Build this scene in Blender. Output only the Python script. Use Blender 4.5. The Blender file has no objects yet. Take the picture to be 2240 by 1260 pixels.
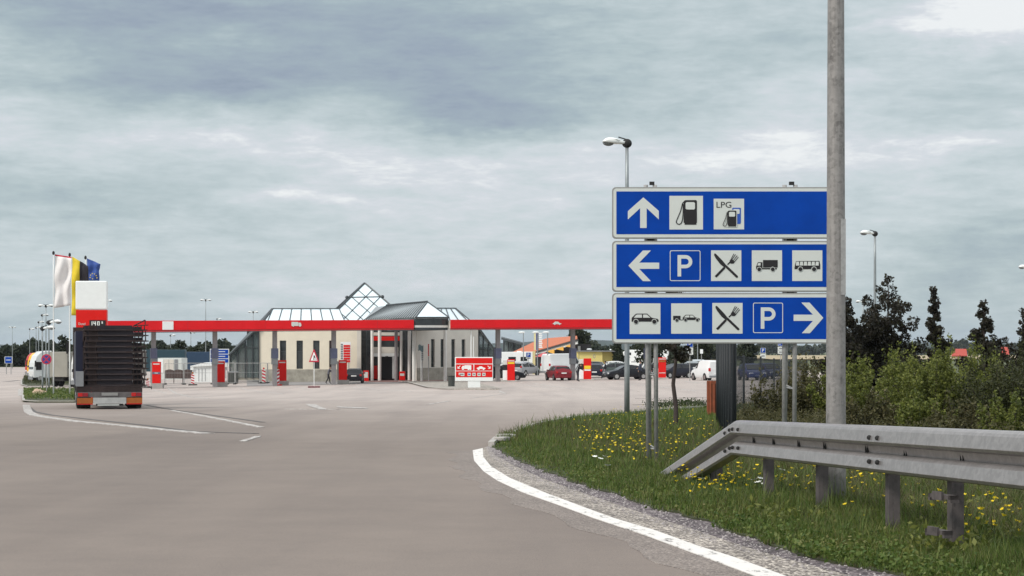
import bpy, bmesh, math, random
import numpy as np
from mathutils import Vector, Matrix
R = math.radians
scene = bpy.context.scene
COL = scene.collection
# ---------------------------------------------------------------- camera, sky, sun, exposure
K = 4000 / 2100          # distances below are written in units D; real metres = D * K
E = 3.4                  # eye height above the plain's datum
cam_d = bpy.data.cameras.new('camera'); cam = bpy.data.objects.new('camera', cam_d); COL.objects.link(cam)
cam.location = (0, 0, E); cam.rotation_euler = (R(90), 0, 0)
cam_d.lens = 36 * 4000 / 2240; cam_d.sensor_width = 36; cam_d.shift_y = 130 / 2240
cam_d.clip_start = 0.2; cam_d.clip_end = 20000
scene.camera = cam
scene.view_settings.view_transform = 'Standard'; scene.view_settings.look = 'None'
scene.view_settings.exposure = 0.0; scene.view_settings.gamma = 1
SUN_DIR = Vector((-0.62, -0.50, 0.72)).normalized()
sun_d = bpy.data.lights.new('sun', 'SUN'); sun = bpy.data.objects.new('sun', sun_d); COL.objects.link(sun)
sun_d.energy = 2.3; sun_d.angle = R(14); sun_d.color = (1.0, 0.93, 0.85)
sun.rotation_euler = SUN_DIR.to_track_quat('Z', 'Y').to_euler()

def srgb(r, g, b):
    f = lambda c: (c / 255 / 12.92) if c / 255 <= .04045 else ((c / 255 + .055) / 1.055) ** 2.4
    return (f(r), f(g), f(b), 1)

world = bpy.data.worlds.new('World'); scene.world = world; world.use_nodes = True
wt = world.node_tree; wt.nodes.clear()
def wn(t, **k):
    n = wt.nodes.new(t)
    for a, b in k.items(): setattr(n, a, b)
    return n
def wm(op, a, b=None, c=None):
    n = wn('ShaderNodeMath', operation=op)
    for i, v in enumerate((a, b, c)):
        if v is None: continue
        if isinstance(v, (int, float)): n.inputs[i].default_value = v
        else: wt.links.new(v, n.inputs[i])
    return n.outputs[0]
tc = wn('ShaderNodeTexCoord'); sp = wn('ShaderNodeSeparateXYZ'); wt.links.new(tc.outputs['Generated'], sp.inputs[0])
az = wm('ARCTAN2', sp.outputs[0], sp.outputs[1]); el = wm('ARCSINE', sp.outputs[2])
def wnoise(sx, sy, scale, detail, rough, off=0):
    cb = wn('ShaderNodeCombineXYZ')
    wt.links.new(wm('MULTIPLY', az, sx), cb.inputs[0]); wt.links.new(wm('MULTIPLY', el, sy), cb.inputs[1]); cb.inputs[2].default_value = off
    n = wn('ShaderNodeTexNoise'); n.inputs['Scale'].default_value = scale; n.inputs['Detail'].default_value = detail; n.inputs['Roughness'].default_value = rough
    n.inputs['Distortion'].default_value = .15
    wt.links.new(cb.outputs[0], n.inputs['Vector']); return n.outputs[0]
w1 = wm('MULTIPLY', wm('SUBTRACT', wnoise(1, 2.2, 12, 7, .6, 3.1), .5), .075)
w2 = wm('MULTIPLY', wm('SUBTRACT', wnoise(1, 2.2, 12, 7, .6, 7.7), .5), .040)
azw = wm('ADD', az, w1); elw = wm('ADD', el, w2)
val = wm('ADD', .72, wm('MULTIPLY', wm('SUBTRACT', wnoise(1, 3.4, 9, 10, .62, 1.3), .5), .55))
val = wm('ADD', val, wm('MULTIPLY', wm('SUBTRACT', wnoise(1, 4.2, 30, 10, .70, 5.3), .5), .50))
for (x, y, sx, sy, a) in [(250, 40, 420, 70, -.26), (850, 100, 520, 110, -.33), (1090, 255, 230, 48, -.30), (760, 190, 340, 60, -.12),
                          (380, 200, 420, 55, -.18), (1700, 95, 300, 60, -.12), (2180, 560, 260, 90, -.18), (2140, 50, 210, 56, .44),
                          (480, 330, 300, 34, .17), (1130, 360, 500, 55, .18), (490, 90, 130, 28, .16), (1640, 335, 360, 50, .11),
                          (700, 440, 170, 14, .14), (2090, 325, 130, 24, .18), (90, 440, 330, 50, -.12), (2230, 300, 200, 80, -.06),
                          (1950, 420, 560, 190, .085), (1300, 540, 800, 110, .08), (500, 620, 700, 60, .03), (1130, 755, 2200, 60, -.15), (1960, 680, 260, 70, -.10)]:
    gx_ = wm('DIVIDE', wm('SUBTRACT', azw, (x - 1120) / 4000), sx / 4000)
    gy_ = wm('DIVIDE', wm('SUBTRACT', elw, (760 - y) / 4000), sy / 4000)
    g = wm('EXPONENT', wm('MULTIPLY', wm('ADD', wm('MULTIPLY', gx_, gx_), wm('MULTIPLY', gy_, gy_)), -1))
    val = wm('ADD', val, wm('MULTIPLY', g, a))
mr = wn('ShaderNodeMapRange'); mr.inputs[1].default_value = .2; mr.inputs[2].default_value = .7; mr.inputs[3].default_value = 0; mr.inputs[4].default_value = .25
wt.links.new(el, mr.inputs[0]); val = wm('ADD', val, mr.outputs[0])
ramp = wn('ShaderNodeValToRGB'); cr = ramp.color_ramp
for i, (p, c) in enumerate([(0.0, (118, 132, 150)), (.33, (155, 168, 184)), (.50, (168, 184, 192)), (.62, (184, 199, 203)), (.78, (205, 216, 220)), (.9, (219, 224, 230)), (1.0, (243, 246, 247))]):
    e = cr.elements[i] if i < 2 else cr.elements.new(p)
    e.position = p; e.color = srgb(*c)
wt.links.new(val, ramp.inputs[0])
sky = wn('ShaderNodeTexSky', sky_type='NISHITA'); sky.sun_disc = False
sky.sun_elevation = math.asin(SUN_DIR.z); sky.sun_rotation = math.atan2(SUN_DIR.x, SUN_DIR.y)
b1 = wn('ShaderNodeBackground'); b1.inputs[1].default_value = .08; wt.links.new(sky.outputs[0], b1.inputs[0])
b2 = wn('ShaderNodeBackground'); m2_ = wn('ShaderNodeMapRange'); m2_.inputs[1].default_value = .22; m2_.inputs[2].default_value = .6; m2_.inputs[3].default_value = 1; m2_.inputs[4].default_value = 1.45; wt.links.new(el, m2_.inputs[0]); wt.links.new(m2_.outputs[0], b2.inputs[1]); wt.links.new(ramp.outputs[0], b2.inputs[0])
mx = wn('ShaderNodeMixShader'); mx.inputs[0].default_value = .93
wt.links.new(b1.outputs[0], mx.inputs[1]); wt.links.new(b2.outputs[0], mx.inputs[2])
wo = wn('ShaderNodeOutputWorld'); wt.links.new(mx.outputs[0], wo.inputs[0])

# ---------------------------------------------------------------- terrain
_pd = [-60, 0, 4, 6, 8, 10.3, 12, 15.5, 20, 29, 36, 60, 80, 92, 112, 150, 254, 400, 700, 1500, 6000]
_pz = [-1.0, -1.16, -1.2, -1.26, -1.34, -1.45, -1.5, -1.62, -1.78, -2.05, -2.30, -2.90, -3.2, -3.31, -3.3, -3.6, -4.4, -5.2, -6.5, -9, -20]
_t = np.arange(-100, 6000, .5); _v = np.interp(_t, _pd, _pz)
_v = np.convolve(np.pad(_v, 8, mode='edge'), np.ones(17) / 17, mode='valid')
def G(X, Y):
    D = Y / K
    w = min(max((D - 25) / 45, 0), 1); w = w * w * (3 - 2 * w)
    w2 = min(max((D - 200) / 500, 0), 1)
    return E + float(np.interp(D, _t, _v)) + .0142 * max(-62, min(62, X)) * w * (1 - w2)
def Gv(X, Y):
    D = Y / K; w = np.clip((D - 25) / 45, 0, 1); w = w * w * (3 - 2 * w); w2 = np.clip((D - 200) / 500, 0, 1)
    return E + np.interp(D, _t, _v) + .0142 * np.clip(X, -62, 62) * w * (1 - w2)
def at(px, py, D): return Vector(((px - 1120) / 2100 * D, D * K, E - (py - 760) / 2100 * D))
def gx(px, D, dz=0):
    X = (px - 1120) / 2100 * D
    return Vector((X, D * K, G(X, D * K) + dz))
def gp(px, py):
    lo, hi = 1.5, 1500
    for _ in range(50):
        m = (lo * hi) ** .5
        if at(px, py, m).z > gx(px, m).z: lo = m
        else: hi = m
    return gx(px, lo)
def gD(px, py): return gp(px, py).y / K

# ---------------------------------------------------------------- materials
MATS = {}
def mat(name, col, rough=.6, metal=0.0, var=.08, scale=4, bump=0.0, bscale=60, emit=0, coat=0, spec=.5, dirt=0):
    if name in MATS: return MATS[name]
    m = bpy.data.materials.new(name); m.use_nodes = True; nt = m.node_tree; b = nt.nodes['Principled BSDF']
    if len(col) == 3: col = (*col, 1)
    tcn = nt.nodes.new('ShaderNodeTexCoord'); nz = nt.nodes.new('ShaderNodeTexNoise'); nt.links.new(tcn.outputs['Object'], nz.inputs['Vector'])
    nz.inputs['Scale'].default_value = scale; nz.inputs['Detail'].default_value = 7; nz.inputs['Roughness'].default_value = .65
    r = nt.nodes.new('ShaderNodeValToRGB'); nt.links.new(nz.outputs[0], r.inputs[0])
    r.color_ramp.elements[0].position = .3; r.color_ramp.elements[1].position = .7
    r.color_ramp.elements[0].color = tuple(c * (1 - var) for c in col[:3]) + (1,)
    r.color_ramp.elements[1].color = tuple(min(1, c * (1 + var)) for c in col[:3]) + (1,)
    nt.links.new(r.outputs[0], b.inputs['Base Color'])
    b.inputs['Roughness'].default_value = rough; b.inputs['Metallic'].default_value = metal
    b.inputs['Specular IOR Level'].default_value = spec
    if coat: b.inputs['Coat Weight'].default_value = coat; b.inputs['Coat Roughness'].default_value = .08
    if bump:
        n2 = nt.nodes.new('ShaderNodeTexNoise'); nt.links.new(tcn.outputs['Object'], n2.inputs['Vector'])
        n2.inputs['Scale'].default_value = bscale; n2.inputs['Detail'].default_value = 5
        bp = nt.nodes.new('ShaderNodeBump'); bp.inputs['Strength'].default_value = bump; bp.inputs['Distance'].default_value = .01
        nt.links.new(n2.outputs[0], bp.inputs['Height']); nt.links.new(bp.outputs[0], b.inputs['Normal'])
    if emit:
        nt.links.new(r.outputs[0], b.inputs['Emission Color']); b.inputs['Emission Strength'].default_value = emit
    MATS[name] = m; return m
def N(nt, t, **k):
    n = nt.nodes.new(t)
    for a, b in k.items():
        if a in n.inputs: n.inputs[a].default_value = b
        else: setattr(n, a, b)
    return n
def leaf_mat(name, cols, trans=.35, rough=.55):
    m = bpy.data.materials.new(name); m.use_nodes = True; nt = m.node_tree; b = nt.nodes['Principled BSDF']
    g = nt.nodes.new('ShaderNodeNewGeometry'); r = nt.nodes.new('ShaderNodeValToRGB'); tcn = nt.nodes.new('ShaderNodeTexCoord')
    nz = N(nt, 'ShaderNodeTexNoise', Scale=1.6, Detail=3.0); nt.links.new(tcn.outputs['Object'], nz.inputs['Vector'])
    mi = N(nt, 'ShaderNodeMix'); mi.data_type = 'FLOAT'; mi.inputs[0].default_value = .5
    nt.links.new(g.outputs['Random Per Island'], mi.inputs[2]); nt.links.new(nz.outputs[0], mi.inputs[3])
    nt.links.new(mi.outputs[0], r.inputs[0])
    for i, (p, c) in enumerate(cols):
        e = r.color_ramp.elements[i] if i < 2 else r.color_ramp.elements.new(p)
        e.position = p; e.color = (*c, 1)
    nt.links.new(r.outputs[0], b.inputs['Base Color']); b.inputs['Roughness'].default_value = rough; b.inputs['Specular IOR Level'].default_value = .3
    tr = nt.nodes.new('ShaderNodeBsdfTranslucent'); nt.links.new(r.outputs[0], tr.inputs[0])
    mxs = nt.nodes.new('ShaderNodeMixShader'); mxs.inputs[0].default_value = trans
    nt.links.new(b.outputs[0], mxs.inputs[1]); nt.links.new(tr.outputs[0], mxs.inputs[2]); nt.links.new(mxs.outputs[0], nt.nodes['Material Output'].inputs[0])
    return m
def glass_mat(name, tint, alpha=.5, rough=.05):
    m = bpy.data.materials.new(name); m.use_nodes = True; nt = m.node_tree; b = nt.nodes['Principled BSDF']
    tcn = nt.nodes.new('ShaderNodeTexCoord'); nz = N(nt, 'ShaderNodeTexNoise', Scale=.8, Detail=4.0); nt.links.new(tcn.outputs['Object'], nz.inputs['Vector'])
    r = nt.nodes.new('ShaderNodeValToRGB'); nt.links.new(nz.outputs[0], r.inputs[0])
    r.color_ramp.elements[0].color = (*[c * .8 for c in tint], 1); r.color_ramp.elements[1].color = (*[min(1, c * 1.2) for c in tint], 1)
    nt.links.new(r.outputs[0], b.inputs['Base Color']); b.inputs['Roughness'].default_value = rough; b.inputs['Specular IOR Level'].default_value = .7
    t = nt.nodes.new('ShaderNodeBsdfTransparent'); mxs = nt.nodes.new('ShaderNodeMixShader'); mxs.inputs[0].default_value = 1 - alpha
    nt.links.new(b.outputs[0], mxs.inputs[1]); nt.links.new(t.outputs[0], mxs.inputs[2]); nt.links.new(mxs.outputs[0], nt.nodes['Material Output'].inputs[0])
    return m

def asphalt():
    m = bpy.data.materials.new('asphalt'); m.use_nodes = True; nt = m.node_tree; b = nt.nodes['Principled BSDF']
    tcn = nt.nodes.new('ShaderNodeTexCoord'); O = tcn.outputs['Object']
    def noise(s, d, ro=.6):
        n = N(nt, 'ShaderNodeTexNoise', Scale=s, Detail=d, Roughness=ro); nt.links.new(O, n.inputs['Vector']); return n.outputs[0]
    r = nt.nodes.new('ShaderNodeValToRGB'); nt.links.new(noise(.07, 5.0), r.inputs[0])
    r.color_ramp.elements[0].position = .35; r.color_ramp.elements[1].position = .68
    r.color_ramp.elements[0].color = (.208, .173, .150, 1); r.color_ramp.elements[1].color = (.242, .203, .176, 1)
    # worn wheel paths and oil streaks running along the lanes
    mp = nt.nodes.new('ShaderNodeMapping'); nt.links.new(O, mp.inputs[0]); mp.inputs['Rotation'].default_value = (0, 0, .22); mp.inputs['Scale'].default_value = (.55, .035, 1)
    ns = N(nt, 'ShaderNodeTexNoise', Scale=1.0, Detail=5.0); nt.links.new(mp.outputs[0], ns.inputs['Vector'])
    rs = nt.nodes.new('ShaderNodeValToRGB'); nt.links.new(ns.outputs[0], rs.inputs[0]); rs.color_ramp.elements[0].position = .33; rs.color_ramp.elements[1].position = .55
    rs.color_ramp.elements[0].color = (.84, .84, .85, 1); rs.color_ramp.elements[1].color = (1, 1, 1, 1)
    m1 = N(nt, 'ShaderNodeMix', data_type='RGBA', blend_type='MULTIPLY'); m1.inputs[0].default_value = 1
    nt.links.new(r.outputs[0], m1.inputs[6]); nt.links.new(rs.outputs[0], m1.inputs[7])
    rg = nt.nodes.new('ShaderNodeValToRGB'); nt.links.new(noise(130, 3.0, .7), rg.inputs[0]); rg.color_ramp.elements[0].position = .3; rg.color_ramp.elements[1].position = .72
    rg.color_ramp.elements[0].color = (.72, .72, .75, 1); rg.color_ramp.elements[1].color = (1.25, 1.24, 1.2, 1)
    m2 = N(nt, 'ShaderNodeMix', data_type='RGBA', blend_type='MULTIPLY'); m2.inputs[0].default_value = 1
    nt.links.new(m1.outputs[2], m2.inputs[6]); nt.links.new(rg.outputs[0], m2.inputs[7])
    rq = nt.nodes.new('ShaderNodeValToRGB'); nt.links.new(noise(.9, 7.0, .7), rq.inputs[0]); rq.color_ramp.elements[0].position = .32; rq.color_ramp.elements[1].position = .62
    rq.color_ramp.elements[0].color = (.90, .90, .905, 1); rq.color_ramp.elements[1].color = (1.03, 1.03, 1.025, 1)
    m4 = N(nt, 'ShaderNodeMix', data_type='RGBA', blend_type='MULTIPLY'); m4.inputs[0].default_value = 1
    nt.links.new(m2.outputs[2], m4.inputs[6]); nt.links.new(rq.outputs[0], m4.inputs[7]); m2 = m4
    # the colour is multiplied paler farther out and to the right; the change is ragged
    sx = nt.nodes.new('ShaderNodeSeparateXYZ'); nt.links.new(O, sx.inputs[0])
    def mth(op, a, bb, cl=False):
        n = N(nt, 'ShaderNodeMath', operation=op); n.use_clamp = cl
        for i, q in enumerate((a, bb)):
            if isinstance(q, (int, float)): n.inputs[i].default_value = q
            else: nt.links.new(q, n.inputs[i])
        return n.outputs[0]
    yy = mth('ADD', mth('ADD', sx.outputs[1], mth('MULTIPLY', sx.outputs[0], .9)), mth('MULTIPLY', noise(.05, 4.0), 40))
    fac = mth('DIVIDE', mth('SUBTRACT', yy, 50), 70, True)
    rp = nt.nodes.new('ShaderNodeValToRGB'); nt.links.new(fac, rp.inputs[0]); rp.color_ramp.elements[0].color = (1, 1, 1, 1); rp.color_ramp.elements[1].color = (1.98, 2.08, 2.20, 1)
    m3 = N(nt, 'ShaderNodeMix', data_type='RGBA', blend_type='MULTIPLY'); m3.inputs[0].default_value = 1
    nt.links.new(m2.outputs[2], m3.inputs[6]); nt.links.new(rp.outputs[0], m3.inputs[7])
    nt.links.new(m3.outputs[2], b.inputs['Base Color']); b.inputs['Roughness'].default_value = .82; b.inputs['Specular IOR Level'].default_value = .35
    bp = N(nt, 'ShaderNodeBump', Strength=.35, Distance=.004); nt.links.new(noise(160, 3.0), bp.inputs['Height']); nt.links.new(bp.outputs[0], b.inputs['Normal'])
    return m
def speckle(name, c_dark, c_mid, c_light, scale, patch=(.8, 1.1), bump=.8):
    m = bpy.data.materials.new(name); m.use_nodes = True; nt = m.node_tree; b = nt.nodes['Principled BSDF']
    tcn = nt.nodes.new('ShaderNodeTexCoord'); O = tcn.outputs['Object']
    v = N(nt, 'ShaderNodeTexVoronoi', Scale=scale); nt.links.new(O, v.inputs['Vector'])
    s = nt.nodes.new('ShaderNodeSeparateColor'); nt.links.new(v.outputs['Color'], s.inputs[0])
    r = nt.nodes.new('ShaderNodeValToRGB'); nt.links.new(s.outputs[0], r.inputs[0])
    e = r.color_ramp.elements; e[0].color = (*c_dark, 1); e[1].color = (*c_light, 1); x = e.new(.55); x.color = (*c_mid, 1)
    nz = N(nt, 'ShaderNodeTexNoise', Scale=1.3, Detail=6.0); nt.links.new(O, nz.inputs['Vector'])
    r2 = nt.nodes.new('ShaderNodeValToRGB'); nt.links.new(nz.outputs[0], r2.inputs[0]); r2.color_ramp.elements[0].position = .35; r2.color_ramp.elements[1].position = .65
    r2.color_ramp.elements[0].color = (patch[0],) * 3 + (1,); r2.color_ramp.elements[1].color = (patch[1],) * 3 + (1,)
    mm = N(nt, 'ShaderNodeMix', data_type='RGBA', blend_type='MULTIPLY'); mm.inputs[0].default_value = 1
    nt.links.new(r.outputs[0], mm.inputs[6]); nt.links.new(r2.outputs[0], mm.inputs[7]); nt.links.new(mm.outputs[2], b.inputs['Base Color'])
    b.inputs['Roughness'].default_value = .9
    bp = N(nt, 'ShaderNodeBump', Strength=bump, Distance=.006); nt.links.new(v.outputs['Distance'], bp.inputs['Height']); bp.invert = True; nt.links.new(bp.outputs[0], b.inputs['Normal'])
    return m
def galv(name, c=(.36, .36, .355), rough=.5, streak=1.0, ms=(30, 30, 1.2), met=.35, rng_=1.0):
    """weathered galvanised steel: blotchy spangle, rain streaks down the height, grime"""
    m = bpy.data.materials.new(name); m.use_nodes = True; nt = m.node_tree; b = nt.nodes['Principled BSDF']
    tcn = nt.nodes.new('ShaderNodeTexCoord'); O = tcn.outputs['Object']
    mp = nt.nodes.new('ShaderNodeMapping'); nt.links.new(O, mp.inputs[0]); mp.inputs['Scale'].default_value = ms
    n1 = N(nt, 'ShaderNodeTexNoise', Scale=1.0, Detail=6.0, Roughness=.65); nt.links.new(mp.outputs[0], n1.inputs['Vector'])
    n2 = N(nt, 'ShaderNodeTexNoise', Scale=9.0, Detail=7.0, Roughness=.7); nt.links.new(O, n2.inputs['Vector'])
    v = N(nt, 'ShaderNodeTexVoronoi', Scale=38.0); nt.links.new(O, v.inputs['Vector']); s = nt.nodes.new('ShaderNodeSeparateColor'); nt.links.new(v.outputs['Color'], s.inputs[0])
    def mth(op, a, bb):
        n = N(nt, 'ShaderNodeMath', operation=op)
        for i, q in enumerate((a, bb)):
            if isinstance(q, (int, float)): n.inputs[i].default_value = q
            else: nt.links.new(q, n.inputs[i])
        return n.outputs[0]
    t = mth('ADD', mth('MULTIPLY', n1.outputs[0], .5 * streak), mth('ADD', mth('MULTIPLY', n2.outputs[0], .45), mth('MULTIPLY', s.outputs[0], .12)))
    r = nt.nodes.new('ShaderNodeValToRGB'); nt.links.new(t, r.inputs[0]); e = r.color_ramp.elements
    e[0].position = .34; e[0].color = tuple(q_ * (1 - .52 * rng_) for q_ in c) + (1,); e[1].position = .70; e[1].color = tuple(q_ * (1 + .31 * rng_) for q_ in c) + (1,)
    q = e.new(.5); q.color = (*c, 1)
    nt.links.new(r.outputs[0], b.inputs['Base Color']); b.inputs['Metallic'].default_value = met; b.inputs['Roughness'].default_value = rough
    bp = N(nt, 'ShaderNodeBump', Strength=.25, Distance=.003); nt.links.new(n2.outputs[0], bp.inputs['Height']); nt.links.new(bp.outputs[0], b.inputs['Normal'])
    return m
def paint_line(nm='road_paint', k=1.0, lo=.36):
    m = bpy.data.materials.new(nm); m.use_nodes = True; nt = m.node_tree; b = nt.nodes['Principled BSDF']
    tcn = nt.nodes.new('ShaderNodeTexCoord'); O = tcn.outputs['Object']
    mp = nt.nodes.new('ShaderNodeMapping'); nt.links.new(O, mp.inputs[0]); mp.inputs['Scale'].default_value = (9, 3.5, 1)
    n = N(nt, 'ShaderNodeTexNoise', Scale=1.0, Detail=8.0, Roughness=.75); nt.links.new(mp.outputs[0], n.inputs['Vector'])
    r = nt.nodes.new('ShaderNodeValToRGB'); nt.links.new(n.outputs[0], r.inputs[0]); e = r.color_ramp.elements
    e[0].position = lo; e[0].color = (.30 if k < 1 else .14, .27 if k < 1 else .13, .25 if k < 1 else .125, 1); e[1].position = lo + .08; e[1].color = (.70 * k, .675 * k, .64 * k, 1); q = e.new(.75); q.color = (.80 * k, .78 * k, .75 * k, 1)
    nt.links.new(r.outputs[0], b.inputs['Base Color']); b.inputs['Roughness'].default_value = .75
    return m
M = dict(
    wear=speckle('coarse_asphalt', (.115, .098, .092), (.205, .172, .150), (.34, .295, .262), 85, (.9, 1.08), .4),
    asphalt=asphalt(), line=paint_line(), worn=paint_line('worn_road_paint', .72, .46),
    shoulder=speckle('shoulder_chippings', (.06, .050, .048), (.20, .175, .155), (.66, .60, .52), 62, (.85, 1.25)),
    gravel=speckle('dark_gravel', (.03, .024, .027), (.085, .068, .074), (.30, .255, .26), 48, (.7, 1.15)),
    ballast=speckle('island_gravel', (.16, .14, .12), (.34, .31, .27), (.5, .47, .42), 12),
    soil=mat('verge_soil', (.045, .052, .022), .95, var=.5, scale=1.5, bump=.6, bscale=20),
    field=mat('field_ground', (.085, .10, .04), .95, var=.35, scale=.02),
    stubble=mat('stubble_field', (.38, .31, .19), .95, var=.12, scale=.05),
    concrete=mat('concrete', (.36, .34, .32), .85, var=.15, scale=3, bump=.3),
    kerb=mat('kerb_concrete', (.40, .38, .355), .85, var=.2, scale=4, bump=.3),
    galv=galv('galvanised_steel'), galv_pole=galv('galvanised_pole', (.28, .268, .258), .55, .9), rail=galv('guardrail_steel', (.40, .372, .362), .38, .45, (5, .3, 10), .65, .45),
    post=galv('post_steel', (.095, .082, .080), .7, 1, (30, 30, 1.2), .15), lampsteel=mat('lamp_steel', (.30, .33, .34), .5, .5, var=.12, scale=6),
    alu=mat('sign_edge', (.30, .30, .29), .5, .2, var=.08, scale=8), blue=mat('sign_blue', (.001, .052, .36), .40, var=.16, scale=1.6, spec=.15),
    pict=mat('sign_white', (.64, .675, .645), .5, var=.03), white=mat('white_paint', (.86, .89, .88), .4, var=.03), black=mat('black_film', (.012, .010, .012), .5, var=.1),
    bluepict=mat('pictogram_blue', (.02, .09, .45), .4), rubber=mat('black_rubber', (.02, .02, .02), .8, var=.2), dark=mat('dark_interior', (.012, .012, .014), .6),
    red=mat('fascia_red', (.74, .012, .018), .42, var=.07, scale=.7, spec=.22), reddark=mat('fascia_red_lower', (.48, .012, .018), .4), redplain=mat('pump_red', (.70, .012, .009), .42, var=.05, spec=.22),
    cream=mat('cream_render', (.78, .71, .575), .85, var=.06, scale=.8, bump=.2), greywall_and_shade=mat('grey_render_and_shade', (.66, .625, .56), .85, var=.07, scale=.8), plinth=mat('plinth_stone', (.34, .32, .27), .85, var=.28, scale=1.6),
    column=mat('white_column', (.84, .83, .79), .6, var=.06), greycol=mat('grey_column', (.27, .255, .26), .7, var=.15, scale=2), roofmetal=mat('seam_metal', (.33, .36, .37), .4, .6, var=.12, scale=2),
    frame=mat('dark_frame', (.06, .07, .075), .5, .3), roofglass=mat('roof_glass', (.74, .86, .91), .2, var=.10, scale=.5, coat=.5), bluepane=mat('blue_pane', (.26, .46, .60), .15, coat=.5),
    winglass=mat('window_glass', (.035, .04, .042), .08, var=.5, scale=1.2, spec=.8), sideglass=glass_mat('side_glass', (.14, .18, .18), .55),
    carglass=mat('car_glass', (.012, .014, .017), .08, var=.3, spec=.45), silver=mat('chrome', (.6, .6, .6), .25, .9), taillight=mat('tail_light', (.5, .012, .012), .25), headlight=mat('head_light', (.7, .72, .74), .15),
    orange=mat('orange_marker', (.36, .10, .012), .6, var=.2), yellow=mat('yellow_panel', (.85, .62, .03), .45), tile=mat('orange_tile', (.50, .15, .07), .8, var=.12, scale=1), yelwall=mat('yellow_wall', (.66, .56, .20), .8, var=.05, scale=.5),
    ochre=mat('orange_panel', (.78, .42, .08), .7), wood=mat('dark_wood', (.05, .04, .035), .8), bark=mat('bark', (.055, .042, .038), .95, var=.3, scale=8, bump=.8, bscale=30),
    fence=mat('fence_green', (.006, .010, .013), .6, var=.15), rust=mat('rust_slats', (.22, .055, .02), .75, var=.3, scale=5), rackmetal=mat('rack_steel', (.034, .022, .021), .75, .2, var=.6, scale=2.5), 
    blueplastic=mat('truck_blue', (.008, .010, .035), .5), greyplas=mat('grey_plastic', (.22, .23, .24), .6), rock=mat('boulder', (.50, .38, .27), .9, var=.2, scale=3, bump=.5, bscale=6),
    brown=mat('brown_boards', (.075, .05, .045), .8, var=.15), flagred=mat('flag_red', (.55, .02, .04), .7), flagwhite=mat('flag_white', (.78, .76, .75), .7, var=.04), flagyellow=mat('flag_yellow', (.72, .55, .02), .7),
    flagblack=mat('flag_black', (.012, .010, .018), .7), flagblue=mat('flag_blue', (.03, .08, .32), .7), lilac=mat('column_box', (.11, .12, .19), .6, var=.15),
    skin=mat('skin', (.42, .25, .18), .6), hair=mat('hair', (.03, .02, .016), .8), hill=mat('far_hill', (.028, .045, .04), 1, var=.5, scale=.012),
)

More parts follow.
